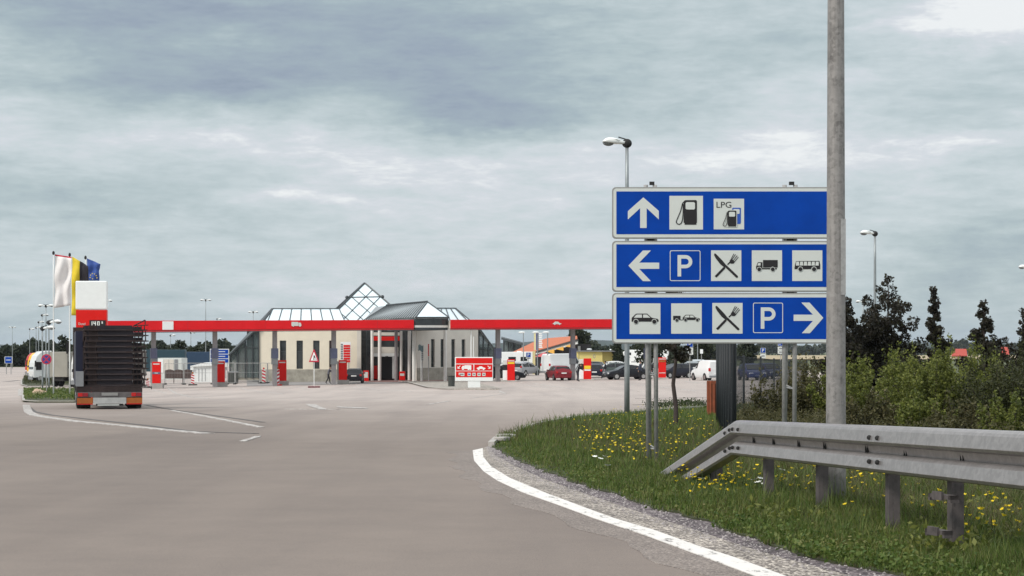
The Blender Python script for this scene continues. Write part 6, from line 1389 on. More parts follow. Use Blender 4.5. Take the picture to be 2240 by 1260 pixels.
# ================================================================ left side furniture
def flagpole(px, D, ytop, label): 
    g = gx(px, D); h = at(0, ytop, D).z - g.z; t = thing('flagpole', label, 'flagpole', g, 0, 'flagpoles'); pole_mesh(h, .048, .030, 12, 4).build('pole', M['white'], t, smooth=True); MB().ball((0, 0, h + .08), (.09, .09, .14), 10, 8).build('finial', M['rubber'], t)
    mb = MB().tube((.055, -.05, .6), (.04, -.04, h - .1), .008, n=5); mb.build('halyard', M['greyplas'], t); return t
fp_ = [(117, 64, 556, 'flagpole farthest left, carrying the white flag'), (152.5, 65.5, 560, 'middle flagpole carrying the yellow and black flag'), (187, 67, 566, 'flagpole behind the price pylon, carrying the blue flag')]
for a in fp_: flagpole(*a)
def flag(D, outline, name, label, bands, nx=14, ny=20, seed=0, amp=.10):
    """hanging cloth: outline = (left edge pts, right edge pts) in photo px ; bands = [(u0,u1,material)]"""
    g = at(outline[0][0][0], outline[0][0][1], D); t = thing(name, label, 'flag', (g.x, g.y, g.z), 0, 'flags on the flagpoles')
    Lp, Rp_ = outline; out = []
    for bi, (u0, u1, v0, v1, m, nm) in enumerate(bands):
        V = []; F = []
        for j in range(ny + 1):
            v = v0 + (v1 - v0) * j / ny
            l = (np.interp(v, [p[2] for p in Lp], [p[0] for p in Lp]), np.interp(v, [p[2] for p in Lp], [p[1] for p in Lp])); r = (np.interp(v, [p[2] for p in Rp_], [p[0] for p in Rp_]), np.interp(v, [p[2] for p in Rp_], [p[1] for p in Rp_]))
            for i in range(nx + 1):
                u = u0 + (u1 - u0) * i / nx; p = at(l[0] + (r[0] - l[0]) * u, l[1] + (r[1] - l[1]) * u, D); w = amp * math.sin(u * 9 + v * 3 + seed) * (.2 + u) + amp * .5 * math.sin(v * 11 + u * 5)
                V.append((p.x, p.y + w * 1.6, p.z))
        for j in range(ny):
            for i in range(nx): a = j * (nx + 1) + i; F.append((a, a + 1, a + nx + 2, a + nx + 1))
        o = MB().add(V, F).build(nm, m, t, world=True, smooth=True, fixn=False); o.modifiers.new('t', 'SOLIDIFY').thickness = .012
    return t
flag(64, ([(119.5, 556, 0), (119.5, 674, 1)], [(158, 562.5, 0), (158, 600, .4), (154, 640, .8), (154, 668, 1)]), 'white_flag', 'tall white flag with a thin red edge at the top, on the leftmost pole', [(0, 1, .0, .03, M['flagred'], 'top_edge'), (0, 1, .03, 1, M['flagwhite'], 'cloth')], seed=1)
flag(65.5, ([(157.5, 561, 0), (157, 690, 1)], [(195, 583, 0), (194.5, 612, .25), (193, 640, .5), (190, 690, 1)]), 'yellow_flag', 'yellow and black flag behind the white flag', [(0, .45, 0, 1, M['flagyellow'], 'yellow_band'), (.45, 1, .0, .62, M['flagblack'], 'black_band')], seed=2)
fb = flag(67, ([(190, 565, 0), (191, 585, .4), (194, 614, 1)], [(220.5, 578, 0), (216, 592, .4), (217, 614, 1)]), 'blue_flag', 'blue flag with pale stars above the white box of the pylon', [(0, 1, 0, 1, M['flagblue'], 'cloth')], seed=3, amp=.06)
mb = MB()
for i, (px, py) in enumerate(((199, 602), (203, 598.5), (208, 599.5), (211.5, 603), (213, 608), (198, 607), (203.5, 610))): 
    c = at(px, py, 66.85); mb.prism([(c.x + (.055 if q % 2 == 0 else .024) * math.cos(q * math.pi / 5 + 1.57), c.z + (.055 if q % 2 == 0 else .024) * math.sin(q * math.pi / 5 + 1.57)) for q in range(10)], c.y - .15, c.y - .14)
mb.build('stars', M['flagyellow'], fb, world=True)
# boulders
for i, (px, py, w, h) in enumerate(((85, 868, 26, 14), (98, 867, 12, 9), (75, 836, 13, 10))):
    c = gp(px, py); s = c.y / K / 2100; rng = np.random.default_rng(i); mb = MB().ball((0, 0, h * s * .42), (w * s / 2, w * s / 3, h * s * .6), 14, 9); mb.v = [v * (1 + .12 * rng.normal()) for v in mb.v]
    solo(mb, 'boulder', M['rock'], c + Vector((0, 0, .08)), ('widest pale boulder on the nearer island', 'small boulder right of the widest boulder', 'boulder on the island behind, left of the sign pole')[i], 'boulder', 'pale boulders on the islands')
# no stopping sign
c = gp(102, 866); D = c.y / K; s = D / 2100; t = thing('no_stopping_sign', 'round blue and red no stopping sign on a grey post', 'traffic sign', c); z = lambda py: E - (py - 760) * s - c.z
pole_mesh(z(778), .035, .035, 8, 1).build('post', M['galv'], t)
dd = lambda r, n=28: [(r * math.cos(2 * math.pi * i / n), z(786) + r * math.sin(2 * math.pi * i / n)) for i in range(n)]
MB().prism(dd(11.3 * s), -.06, -.04).build('rim', mat('sign_red', (.50, .02, .05), .4), t); MB().prism(dd(8.6 * s), -.066, -.061).build('disc', mat('sign_disc_blue', (.03, .05, .26), .4), t)
mb = MB()
for a in (45, 135): c_, s_ = math.cos(R(a)), math.sin(R(a)); rr, w = 8.8 * s, 1.3 * s; mb.prism([(c_ * rr - s_ * w, z(786) + s_ * rr + c_ * w), (c_ * rr + s_ * w, z(786) + s_ * rr - c_ * w), (-c_ * rr + s_ * w, z(786) - s_ * rr - c_ * w), (-c_ * rr - s_ * w, z(786) - s_ * rr + c_ * w)], -.071 - .001 * (a > 90), -.0665)
mb.build('cross', mat('sign_red', (0, 0, 0)), t)
# lamps at far left and behind the canopy
def far_lamp(px, D, yt, label, twin=False, big=False): return street_lamp(px, D, yt, label, .075, 'slender street lamps of the lorry park', 1, 1.5 if big else 1.15, twin=twin)
for a in ((27, 230, 717, 'faint distant lamp at the picture edge', True), (65, 175, 721, 'lamp post right after the faint distant one'), (79, 160, 718, 'third slender lamp from the picture edge'), (84.5, 145, 706, 'fourth slender lamp from the picture edge'), (92, 125, 691, 'fifth slender lamp, head lower than the twin headed one'), (100.5, 105, 671, 'twin headed lamp above the no stopping sign', True),
          (107, 84, 708, 'lamp with a broad pale head just left of the white flagpole', False, True), (93, 84, 721, 'lamp with yellowish head just above the white lorry', False, True), (450, 150, 658, 'tallest twin headed lamp rising above the lorry canopy', True), (554, 160, 684, 'shorter twin headed lamp rising just left of the shop roof', True), (475, 190, 699, 'lamp head just peeping over the lorry canopy'), (373, 165, 735, 'slender pole seen under the canopy near its left end', False), (417.5, 175, 729, 'slender pole under the canopy left of the second column'), (232, 130, 660, 'lamp head beside the white box of the pylon')):
    far_lamp(*a)
for a in ((1145, 118, 727, 'grey pole left of the orange roof building'), (1175.5, 112, 727, 'pole left of the advertising tower'), (1198, 112, 727, 'thin pole before the orange roof'), (1292, 145, 764, 'low lamp above the yellow building wall'), (1342, 145, 765, 'low lamp at the corner of the yellow building'), (1526, 120, 727, 'pole standing between the pale cars and the white plate')):
    g = gx(a[0], a[1]); h = at(0, a[2], a[1]).z - g.z; t = thing('light_pole', a[3], 'lamp post', g, 0, 'poles around the car park'); pole_mesh(h, .07, .05, 8, 1).build('pole', M['lampsteel'], t); MB().ball((-.2, 0, h), (.42, .16, .12), 10, 6).build('lamp_head', M['white'], t)
# blue direction sign far left, and the one behind the lorry lanes
def blue_board(px0, px1, y0, y1, D, label, rows):
    g = gx((px0 + px1) / 2, D); s = D / 2100; t = thing('blue_sign', label, 'road sign', g, 0, 'blue signs in the distance'); z = lambda py: E - (py - 760) * s - g.z; w = (px1 - px0) / 2 * s
    MB().box(-w, w, 0, .1, z(y1), z(y0)).build('board', M['pict'], t)
    for r0, r1 in rows:
        f = MB().box(-w + .1, w - .1, -.03, -.001, z(r1), z(r0)).build('blue_field', M['blue'], t); MB().box(-w * .6, w * .6, -.05, -.031, z((r0 + r1) / 2 + .8), z((r0 + r1) / 2 - .8)).build('wording', M['pict'], f)
    for x in (-w * .6, w * .6): MB().box(x - .06, x + .06, .1, .22, 0, z(y0)).build('leg', M['galv'], t)
blue_board(10, 27, 780, 795, 165, 'small blue sign before the dark wood at the picture edge', [(781, 794)])
blue_board(459, 501, 763, 803, 120, 'blue sign board with three rows behind the second canopy column', [(765, 773.5), (775.5, 783.5), (785.5, 793)])
# no lettering: those boards are unreadable in the photo

# mobile fence panels, boards, barrier posts, tent, containers
def mobile_fence(x0, x1, yt, yb, label):
    D = gD((x0 + x1) / 2, yb); a, b = gx(x0, D), gx(x1, D); t = thing('mobile_fence', label, 'fence', a, 0, 'mobile fence panels across the lorry lanes'); h = (yb - yt) * D / 2100; L_ = b.x - a.x
    for x in (0, L_): MB().tube((x, 0, 0), (x, 0, h), .035, n=6).build('upright', M['galv'], t); MB().box(x - .12, x + .12, -.35, .35, -.02, .12).build('foot', M['rubber'], t)
    MB().tube((0, 0, h), (L_, 0, h), .03, n=6).tube((0, 0, .15), (L_, 0, .15), .03, n=6).tube((0, 0, h * .55), (L_, 0, h * .55), .015, n=5).build('rail', M['galv'], t)
    mb = MB()
    for i in range(1, int(L_ / .16)): mb.tube((i * .16, 0, .15), (i * .16, 0, h), .006, n=4)
    mb.build('wire_infill', M['galv'], t)
mobile_fence(361, 401, 795, 841, 'mobile fence panel before the brown boards'); mobile_fence(403, 464, 794, 841, 'mobile fence panel before the white storage tent'); mobile_fence(497, 513.5, 794, 841, 'narrow mobile fence panel right of the second red terminal'); mobile_fence(515, 568, 794, 839, 'mobile fence panel in front of the glazed shop end'); mobile_fence(570, 584.5, 794, 838, 'narrow mobile fence panel at the corner of the cream wall'); mobile_fence(586, 607, 794, 838, 'mobile fence panel left of the third red terminal')
g = gx(361, 101); t = thing('board_fence', 'dark brown board fence with scalloped top beyond the lorry lanes', 'fence', g); s = 101 / 2100
for i in range(3):
    x0 = (i * 19.5 + .5) * s; w = 19 * s; top = [(x0 + w * f / 8, 29 * s + .12 * math.sin(math.pi * f / 8) + .0) for f in range(9)]; MB().prism([(x0, .55), (x0 + w, .55)] + top[::-1], -.05, .05).build('panel', M['brown'], t); MB().box(x0 - .06, x0 - .005, -.08, .08, 0, 29 * s).build('post', M['brown'], t)
g = gx(441, 104); s = 104 / 2100; t = thing('storage_tent', 'low white storage tent with double doors behind the second red terminal', 'tent', g); 
MB().prism([(-20 * s, .0), (26 * s, 0), (26 * s, 36 * s), (8 * s, 42 * s), (-20 * s, 34 * s)], 0, 5).build('walls', M['white'], t); MB().prism([(-24 * s, 34 * s), (27 * s, 36.4 * s), (27 * s, 38 * s), (8 * s, 43.5 * s), (-24 * s, 36 * s)], -.25, 5.2).build('roof', M['white'], t)
for x in (-6, 1, 8): MB().box(x * s - .02, x * s + .02, -.03, -.002, .1, 30 * s).build('door_seam', M['greyplas'], t)
MB().box(-24 * s, -17 * s, -.2, -.1, 27 * s, 35 * s).build('side_flap', M['white'], t)
g = gx(355, 118); s = 118 / 2100; t = thing('site_container', 'pale container block beyond the brown board fence', 'container', gx(371, 118)); MB().box(-26 * s, 26 * s, 0, 4, 0, 47 * s).build('box_body', M['pict'], t)
for i, (x0, x1, m) in enumerate(((-25, -14, 'white'), (-13, -2, 'greywall_and_shade'), (-1, 9, 'greywall_and_shade'), (11, 18, 'greyplas'))): MB().box(x0 * s, x1 * s, -.06, -.001, 15 * s, 44 * s).build('panel', M[m], t)
for (px, D, w, h, col, lab) in ((415, 134, 5, 2.6, (.02, .05, .10), 'dark blue lorry body beyond the containers, left of the second column'), (340, 128, 4, 2.9, (.015, .05, .07), 'dark teal trailer behind the first red terminal')):
    g = gx(px, D); t = thing('parked_trailer', lab, 'trailer', g, R(4)); MB().box(-w, w, -1.2, 1.2, .9, h + .9).build('box_body', mat('trailer_%d' % px, col, .5), t, bevel=.05)
    for x in (-w * .6, w * .6):
        for y in (-1, 1): wv_ = MB().tube((0, -.15, 0), (0, .15, 0), .48, n=16).build('wheel', M['rubber'], t); wv_.location = (x, y, .48)
def beacon(px, y0, yb, label, flip=1, foot='rubber', dim=False):
    D = gD(px, yb); g = gx(px, D); s = D / 2100; h = (yb - y0) * s; t = thing('barrier_post', label, 'traffic beacon', g, 0, 'striped barrier posts'); w = 3.6 * s
    MB().box(-w, w, 0, .05, .12, h).build('panel', M['white'] if not dim else M['pict'], t); mb = MB(); n = 4
    for i in range(n): z0 = .12 + (h - .12) * i / n; z1 = z0 + (h - .12) / n * .5; d = (h - .12) / n * .45; mb.prism([(-w, z0 + (d if flip > 0 else 0)), (w, z0 + (0 if flip > 0 else d)), (w, min(h, z1 + (0 if flip > 0 else d))), (-w, min(h, z1 + (d if flip > 0 else 0)))], -.012, -.001)
    mb.build('stripes', mat('beacon_red', (.50, .02, .04), .5), t); MB().box(-.4, .4, -.2, .3, -.01, .12).build('foot', M[foot], t, bevel=.03)
    MB().ball((0, .02, h + .09), (.09, .06, .11), 10, 8).build('lamp', M['orange'] if not dim else M['taillight'], t)
beacon(421.5, 818, 843, 'red and white barrier post on the lane edge, left of the white tent'); beacon(607.5, 808, 843.5, 'red and white barrier post standing close to the third red terminal', -1, 'redplain'); beacon(577, 808, 839, 'dull striped barrier post leaning by the narrow fence panel', 1, 'rubber', True); beacon(323, 832, 848, 'low striped post half hidden by the loaded lorry')
# roadworks sign
c = gp(687, 848); D = c.y / K; s = D / 2100; t = thing('roadworks_sign', 'triangular roadworks sign with red border on a thin post', 'traffic sign', c); z = lambda py: E - (py - 760) * s - c.z
pole_mesh(z(792), .03, .03, 8, 1).build('post', M['white'], t)
def tri(k, cy=783.5): return [((-11.3) * k * s, z(cy + 8.5 * k)), (11.3 * k * s, z(cy + 8.5 * k)), (1.0 * s * k, z(cy - 19 * k)), (-1.0 * s * k, z(cy - 19 * k))]
MB().prism(tri(1), -.06, -.03).build('border', mat('sign_red', (0, 0, 0)), t); MB().prism(tri(.66, 783.2), -.066, -.061).build('field', M['white'], t)
q = lambda pts: [((a - 688) * s + .01, z(b)) for a, b in pts]
MB().prism(q([(686, 787.5), (687, 783), (686.8, 779), (688, 776.5), (689.3, 778), (690.5, 781.5), (692, 784), (691, 784.5), (689, 782), (688.2, 784), (689, 787.5), (688, 787.5), (687.5, 784.5), (687, 787.5)]), -.072, -.067).prism(q([(691, 787.5), (692.3, 785), (693.5, 787.5)]), -.072, -.067).build('digging_symbol', M['black'], t)
MB().box(-.5, .5, -.3, .3, -.02, .12).build('foot', mat('foot_maroon', (.13, .02, .03), .8), t, bevel=.03)

# ================================================================ buildings right of the canopy
def Bx(t, mb, name, m, **k): return mb.build(name, m, t, world=True, **k)
# restaurant with orange tiled roof
t = thing('restaurant', 'restaurant with big orange tiled roof and zigzag of orange gable panels', 'building', gx(1190, 160))
e0, e1, r1, r0 = at(1120, 771.5, 158), at(1176, 768, 154), at(1200, 739.5, 166), at(1168, 748, 170)
Bx(t, MB().slab([at(1118, 771.5, 160), at(1172, 769.5, 156), at(1196, 740, 168), at(1166, 748.5, 170)], .3), 'roof', M['tile'])
Bx(t, MB().slab([at(1172, 767.5, 155.6), at(1262, 741, 150), at(1262, 734.5, 160), at(1196, 739.8, 168)], .3), 'roof', M['tile'])
Bx(t, MB().slab([at(1172, 772, 155.5), at(1262, 746, 150), at(1262, 742, 150), at(1172, 768.6, 155.5)], .3), 'fascia_band', M['frame'])
Bx(t, MB().slab([at(1172, 775.5, 155.7), at(1262, 752.5, 150.2), at(1262, 746.1, 150.2), at(1172, 772.1, 155.7)], .2), 'white_band', M['white'])
Bx(t, MB().slab([at(1124, 812, 157), at(1290, 812, 151), at(1290, 753, 151), at(1262, 752, 151), at(1172, 774, 156.5), at(1124, 772, 157)], .3), 'wall', M['dark'])
for (x0, x1, yl, yr, yb) in ((1194, 1212, 768.5, 763.5, 774), (1213.5, 1232, 763.5, 758, 767), (1233.5, 1250, 757.5, 752.5, 760)):
    Bx(t, MB().slab([at(x0, yl, 150.0), at(x1, yb, 149.6), at(x1, yr, 149.6)], .15), 'gable_panel', M['ochre'])
Bx(t, MB().slab([at(1155, 812, 153), at(1160, 812, 153), at(1160, 772, 153), at(1155, 770, 153)], .2), 'red_banner', M['redplain'])
for x in (1163, 1186, 1196): Bx(t, MB().box(at(x, 0, 149).x - .15, at(x, 0, 149).x + .15, at(x, 0, 149).y, at(x, 0, 149).y + .3, gx(x, 149).z, at(x, 776, 149).z), 'door_post', M['pict'])
# glazed pavilion with mono-pitch roof
t = thing('glass_pavilion', 'dark glazed pavilion with sloping flat roof behind the motorhome', 'building', gx(1122, 172))
Bx(t, MB().slab([at(1097, 738.5, 168), at(1146, 751, 166), at(1146, 749, 172), at(1097, 736, 174)], .35), 'roof', M['frame']); Bx(t, MB().slab([at(1102, 808, 169), at(1139, 808, 168), at(1139, 750, 168), at(1102, 741, 169)], .3), 'glazing', M['sideglass'])
Bx(t, MB().slab([at(1104, 808, 171), at(1137, 808, 171), at(1137, 752, 171), at(1104, 744, 171)], .3), 'back_wall', M['greyplas'])
for x in (1102, 1112, 1123, 1134, 1139): Bx(t, MB().tube(at(x, 808, 168.3), at(x, 741 + (x - 1102) * .24, 168.3), .12, n=6), 'mullion', M['frame'])
# yellow building
t = thing('yellow_building', 'low yellow building with a grey oval emblem on its wall', 'building', gx(1305, 142)); a, b = at(1262, 769.5, 140), at(1346, 769.5, 142)
zb = gx(1305, 141).z - .3
for nm, x0, x1, m in (('wall', 1262, 1318, 'yelwall'), ('wall', 1318.3, 1345.5, 'yelwall')):
    p, q_ = at(x0, 769.5, 140 + (0 if x0 < 1300 else .4)), at(x1, 769.5, 140 + (0 if x0 < 1300 else .4)); Bx(t, MB().box(p.x, q_.x, p.y, p.y + 12, zb, p.z), nm, M[m])
p, q_ = at(1261, 769.2, 139.8), at(1346.5, 769.2, 139.8); Bx(t, MB().box(p.x, q_.x, p.y, p.y + 13, p.z, p.z + .12), 'roof_edge', M['greyplas'])
c = at(1299.8, 779.5, 139.6); s = 139.6 / 2100; mb = MB(); n = 22
for i in range(n):
    a0_, a1_ = 2 * math.pi * i / n, 2 * math.pi * (i + 1) / n; ro, ri = (2.6, 4.4), (1.5, 3.1)
    P4 = [(ro[0] * math.cos(a0_), ro[1] * math.sin(a0_)), (ro[0] * math.cos(a1_), ro[1] * math.sin(a1_)), (ri[0] * math.cos(a1_), ri[1] * math.sin(a1_)), (ri[0] * math.cos(a0_), ri[1] * math.sin(a0_))]
    mb.prism([(c.x + x_ * s, c.z + z_ * s) for x_, z_ in P4], c.y - .1, c.y)
Bx(t, mb, 'oval_emblem', M['greyplas']); 
# advertising tower
D = 118; g = gx(1172, D); t = thing('advertising_tower', 'tall advertising mast with yellow, blue and white vertical panels before the orange roof', 'sign', g); s = D / 2100; z = lambda py: E - (py - 760) * s - g.z; x = lambda px: (px - 1172) * s
MB().box(x(1165), x(1171), 0, .4, 0, z(768)).build('pillar', mat('cream_yellow', (.62, .54, .28), .7), t); MB().box(x(1168), x(1172.3), 0, .3, z(766), z(726)).build('yellow_panel', mat('pale_yellow', (.72, .66, .38), .6), t); MB().box(x(1172.6), x(1177), 0, .3, z(766), z(726)).build('blue_panel', mat('tower_blue', (.05, .06, .26), .5), t)
for i in range(8): MB().box(x(1178.3), x(1185.5 + (i % 2)), .05, .2, z(731 + i * 4.3), z(728 + i * 4.3)).build('white_letter', M['white'], t)
MB().box(x(1177.1), x(1178.2), .1, .25, z(766), z(726)).build('spine', M['lampsteel'], t)
# parking signs and plates
def psign(px, y0, y1, D, label, plates):
    g = gx(px, D); s = D / 2100; t = thing('parking_sign', label, 'traffic sign', g, 0, 'blue parking signs'); z = lambda py: E - (py - 760) * s - g.z; hw = (y1 - y0) / 2 * s
    pole_mesh(z(y0), .035, .035, 8, 1).build('post', M['galv'], t); MB().box(-hw, hw, -.08, -.045, z(y1), z(y0)).build('plate', M['pict'], t); b = MB().box(-hw + .03, hw - .03, -.09, -.0805, z(y1) + .03, z(y0) - .03).build('blue_face', M['blue'], t)
    text_mesh('letter', 'P', M['pict'], b, .0, (z(y0) + z(y1)) / 2, hw * .8, hw * 1.3, -.098, .008, .02)
    for (a, b_) in plates: MB().box(-hw * 1.05, hw * 1.05, -.08, -.045, z(b_), z(a)).build('sub_plate', M['pict'], t); MB().box(-hw * .6, hw * .6, -.092, -.081, z((a + b_) / 2 + 1.3), z((a + b_) / 2 - 1.3)).build('sub_mark', M['greyplas'], t)
psign(1509, 746, 759.5, 86, 'parking sign with two plates under the blue sign, left of the white plate', [(760.5, 768), (768.5, 776)]); psign(1669, 761, 772, 93, 'parking sign above the mesh fence', [(773.5, 784)]); psign(1707.5, 745, 757, 82, 'parking sign with plates next to the right sign leg', [(758.5, 766), (766.5, 774)]); psign(1156, 771, 781.5, 113, 'parking sign in front of the orange roofed restaurant', [(782, 785)])
g = gx(1534.5, 90); t = thing('white_plate_sign', 'small white plate on a post beneath the blue sign', 'sign', g); s = 90 / 2100; z = lambda py: E - (py - 760) * s - g.z; pole_mesh(z(764), .03, .03, 8, 1).build('post', M['galv'], t); MB().box(-3.2 * s, 3.2 * s, -.06, -.035, z(773.5), z(764)).build('plate', M['white'], t)
g = gx(1266.5, 96); t = thing('white_plate_sign', 'pale plate beside the column left of the yellow building', 'sign', g); s = 96 / 2100; z = lambda py: E - (py - 760) * s - g.z; pole_mesh(z(758), .03, .03, 8, 1).build('post', M['galv'], t); MB().box(-2.5 * s, 3.2 * s, -.06, -.035, z(767.5), z(757)).build('plate', M['pict'], t)
# parasol and kiosk
g = gx(1191, 135); t = thing('parasol', 'faded red parasol by the restaurant terrace', 'parasol', g); pole_mesh(2.6, .03, .03, 8, 1).build('pole', M['wood'], t); n = 8
V = [(0, 0, 2.75)] + [(1.5 * math.cos(2 * math.pi * i / n), 1.5 * math.sin(2 * math.pi * i / n), 2.1) for i in range(n)]; MB().add(V, [(0, 1 + i, 1 + (i + 1) % n) for i in range(n)] + [tuple(range(n, 0, -1))]).build('canopy_cloth', mat('faded_red', (.50, .10, .11), .8), t)
# red roofed houses far off
for (x0, x1, y0, y1, D, lab) in ((2081, 2116, 763, 778, 300, 'distant house with red roof between two dark trees'), (2178, 2208, 759, 776, 290, 'distant house with red roof near the picture edge')):
    t = thing('distant_house', lab, 'house', gx((x0 + x1) / 2, D)); a, b = at(x0, y1, D), at(x1, y1, D); c, d = at(x0 + 7, y0, D + 2), at(x1 - 2, y0, D + 2)
    Bx(t, MB().slab([a, b, d, c], .3), 'roof', mat('red_roof', (.42, .07, .05), .8, var=.1)); Bx(t, MB().box(a.x + .5, b.x - .5, a.y + .6, a.y + 9, gx(x0, D).z - .3, a.z + .1), 'wall', M['cream']); Bx(t, MB().slab([at(x1, y1, D + 5), at(x0, y1, D + 5), c, d], .3), 'roof', mat('red_roof', (.42, .07, .05), .8))

# ================================================================ people
def person(px, D, deg, label, jacket, legs, pose, hair=(.03, .02, .016), H=1.76):
    g = gx(px, D); t_ = None; k = H / 1.76
    J = {'pel': (0, 0, .95), 'spi': (0, .0, 1.15), 'che': (0, .0, 1.36), 'nec': (0, .0, 1.50), 'hd0': (0, .02, 1.60), 'hd1': (0, .01, 1.72),
         'sL': (-.18, 0, 1.43), 'sR': (.18, 0, 1.43), 'eL': (-.25, 0, 1.16), 'eR': (.25, 0, 1.16), 'wL': (-.26, .06, .92), 'wR': (.26, .06, .92),
         'hL': (-.10, 0, .90), 'hR': (.10, 0, .90), 'kL': (-.11, .02, .50), 'kR': (.11, .02, .50), 'aL': (-.11, 0, .09), 'aR': (.11, 0, .09), 'tL': (-.12, .17, .035), 'tR': (.12, .17, .035)}
    J.update(pose)
    rad = {'pel': (.155, .115), 'spi': (.145, .11), 'che': (.175, .12), 'nec': (.058, .058), 'hd0': (.080, .088), 'hd1': (.070, .080), 'sL': .072, 'sR': .072, 'eL': .05, 'eR': .05, 'wL': .034, 'wR': .034,
           'hL': .098, 'hR': .098, 'kL': .066, 'kR': .066, 'aL': .045, 'aR': .045, 'tL': .035, 'tR': .035}
    E_ = [('pel', 'spi'), ('spi', 'che'), ('che', 'nec'), ('nec', 'hd0'), ('hd0', 'hd1'), ('che', 'sL'), ('sL', 'eL'), ('eL', 'wL'), ('che', 'sR'), ('sR', 'eR'), ('eR', 'wR'), ('pel', 'hL'), ('hL', 'kL'), ('kL', 'aL'), ('aL', 'tL'), ('pel', 'hR'), ('hR', 'kR'), ('kR', 'aR'), ('aR', 'tR')]
    # hands: palm and five short fingers
    for s_, sd in (('L', -1), ('R', 1)):
        w = Vector(J['w' + s_]); e = Vector(J['e' + s_]); d = (w - e).normalized(); p = w + d * .07; J['p' + s_] = tuple(p); rad['p' + s_] = .028; E_.append(('w' + s_, 'p' + s_)); side = d.cross(Vector((sd, 0, 0))).normalized()
        for i, (o_, l) in enumerate(((-.026, .06), (-.009, .075), (.009, .07), (.026, .055))):
            a = p + side * o_ + d * .02; b = a + d * l + Vector((-sd * .02, 0, 0)); J['f%s%d' % (s_, i)] = tuple(b); rad['f%s%d' % (s_, i)] = .009; E_.append(('p' + s_, 'f%s%d' % (s_, i)))
        J['th' + s_] = tuple(w + d * .07 + side * -.045); rad['th' + s_] = .010; E_.append(('w' + s_, 'th' + s_))
    names = list(J); me = bpy.data.meshes.new('person'); me.from_pydata([tuple(c * k for c in J[n]) for n in names], [(names.index(a), names.index(b)) for a, b in E_], []); o = bpy.data.objects.new('person', me); COL.objects.link(o)
    sk = o.modifiers.new('s', 'SKIN'); sk.use_smooth_shade = True; sv = me.skin_vertices[0].data
    for i, n in enumerate(names): r = rad[n]; sv[i].radius = (r[0] * k, r[1] * k) if isinstance(r, tuple) else (r * k, r * k)
    sv[0].use_root = True; sb = o.modifiers.new('b', 'SUBSURF'); sb.levels = 1; sb.render_levels = 1
    dgp = bpy.context.evaluated_depsgraph_get(); dgp.update(); m2 = bpy.data.meshes.new_from_object(o.evaluated_get(dgp)); o.modifiers.clear(); o.data = m2; m2.materials.clear()
    for mm_ in (M['skin'], mat('cloth_%d_%d' % (int(px), 1), jacket, .85, var=.12, scale=8), mat('cloth_%d_%d' % (int(px), 2), legs, .85, var=.12, scale=8), M['rubber']): m2.materials.append(mm_)
    wl, wr = Vector(J['wL']) * k, Vector(J['wR']) * k; nk = Vector(J['nec']) * k; pl = Vector(J['pel']) * k
    for p in m2.polygons:
        c = p.center; hand = min((c - wl - (wl - Vector(J['eL']) * k).normalized() * .08).length, (c - wr - (wr - Vector(J['eR']) * k).normalized() * .08).length) < .085
        if hand: q = 0
        elif (c - nk).dot((Vector(J['hd1']) * k - nk).normalized()) > .025: q = 0
        elif c.z < .10 * k: q = 3
        elif c.z < pl.z - .03 and (c - pl).length < 1.1 and abs(c.x - pl.x) < .24: q = 2
        else: q = 1
        p.material_index = q; p.use_smooth = True
    o.location = g; o.rotation_euler = (0, 0, R(deg)); tag(o, label, 'person')
    h0, h1 = Vector(J['hd0']) * k, Vector(J['hd1']) * k
    MB().ball(tuple(h1 + Vector((0, -.018, .005))), (.088, .098, .085), 12, 8).build('hair', mat('hair_%d' % int(px), hair, .8), o, smooth=True)
    MB().ball(tuple(h0 + Vector((0, .105, .035))), (.014, .022, .020), 6, 5).build('nose', M['skin'], o)
    for sx in (-.03, .03): MB().ball(tuple(h0 + Vector((sx, .083, .065))), (.012, .008, .008), 6, 4).build('eye', M['rubber'], o)
    MB().cbox(tuple(h0 + Vector((0, .088, -.012))), (.045, .01, .008)).build('mouth', mat('lips', (.30, .12, .10), .6), o)
    for sx in (-.085, .085): MB().ball(tuple(h0 + Vector((sx, .0, .05))), (.012, .02, .03), 6, 5).build('ear', M['skin'], o)
    return o
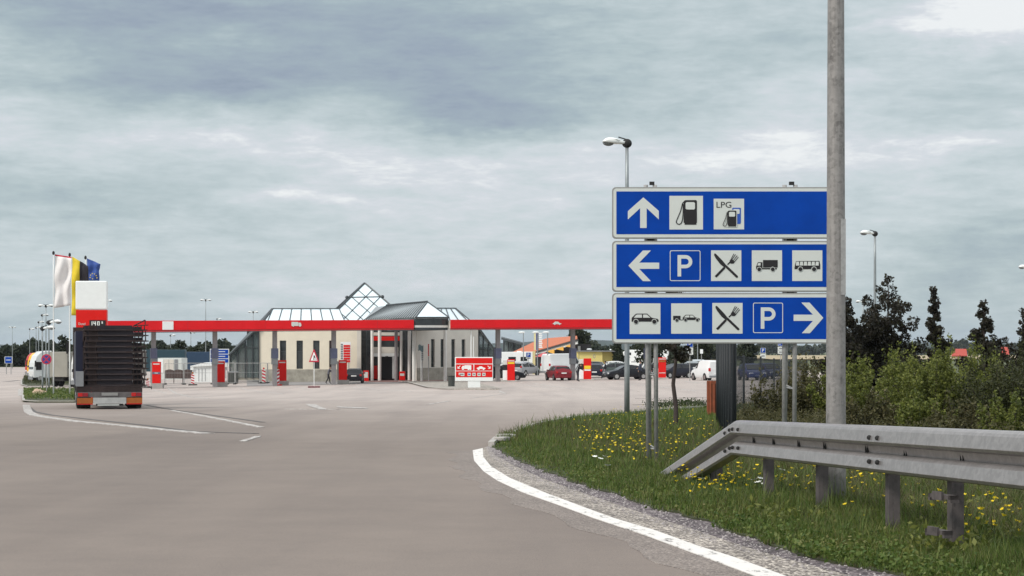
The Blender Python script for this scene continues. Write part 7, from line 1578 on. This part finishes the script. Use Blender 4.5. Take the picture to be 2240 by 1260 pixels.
person(718, 94, -70, 'person in a grey jacket and dark trousers leaning by the cream wall plinth', (.10, .10, .12), (.018, .017, .024), dict(che=(0, .10, 1.33), spi=(0, .04, 1.14), nec=(0, .17, 1.46), hd0=(0, .23, 1.55), hd1=(0, .25, 1.67), sL=(-.18, .12, 1.40), sR=(.18, .12, 1.40), eL=(-.22, .28, 1.18), eR=(.22, .30, 1.20), wL=(-.16, .48, 1.12), wR=(.16, .50, 1.14), kL=(-.11, .16, .50), aL=(-.11, .20, .09), tL=(-.12, .37, .035), kR=(.11, -.06, .50), aR=(.11, -.28, .12), tR=(.12, -.13, .05)))
person(1324, 98, 80, 'person in a dark jacket and light jeans walking between the parked black cars', (.014, .014, .022), (.30, .34, .38), dict(kL=(-.11, .18, .50), aL=(-.11, .24, .09), tL=(-.12, .41, .035), kR=(.11, -.08, .50), aR=(.11, -.30, .12), tR=(.12, -.15, .05), eL=(-.26, -.10, 1.17), wL=(-.27, -.02, .94), eR=(.26, .10, 1.16), wR=(.25, .24, .97)))
person(1401, 90.5, 60, 'person in blue grey jacket and black trousers at the tail of the black saloon', (.05, .06, .09), (.012, .011, .014), dict(eR=(.27, .12, 1.18), wR=(.20, .32, 1.12)), H=1.84)
person(1264, 90.5, -110, 'person in dark clothes bending to the pump beside the red hatchback', (.016, .015, .02), (.02, .02, .032), dict(che=(0, .14, 1.30), spi=(0, .06, 1.13), nec=(0, .24, 1.41), hd0=(0, .32, 1.47), hd1=(0, .38, 1.57), sL=(-.18, .16, 1.37), sR=(.18, .16, 1.37), eL=(-.24, .30, 1.14), eR=(.24, .34, 1.16), wL=(-.18, .52, 1.02), wR=(.16, .55, 1.05)), H=1.8)
# ================================================================ the air
hz = bpy.data.materials.new('haze_air'); hz.use_nodes = True; nt = hz.node_tree; nt.nodes.clear()
pv = nt.nodes.new('ShaderNodeVolumePrincipled'); pv.inputs['Color'].default_value = (.80, .88, 1.0, 1); pv.inputs['Density'].default_value = 5e-5; pv.inputs['Anisotropy'].default_value = .2
ou = nt.nodes.new('ShaderNodeOutputMaterial'); nt.links.new(pv.outputs[0], ou.inputs['Volume'])
tag(MB().box(-9500, 9500, -3500, 11500, -80, 75).build('haze', hz), 'thin even haze over the whole plain', 'haze', None, 'stuff')
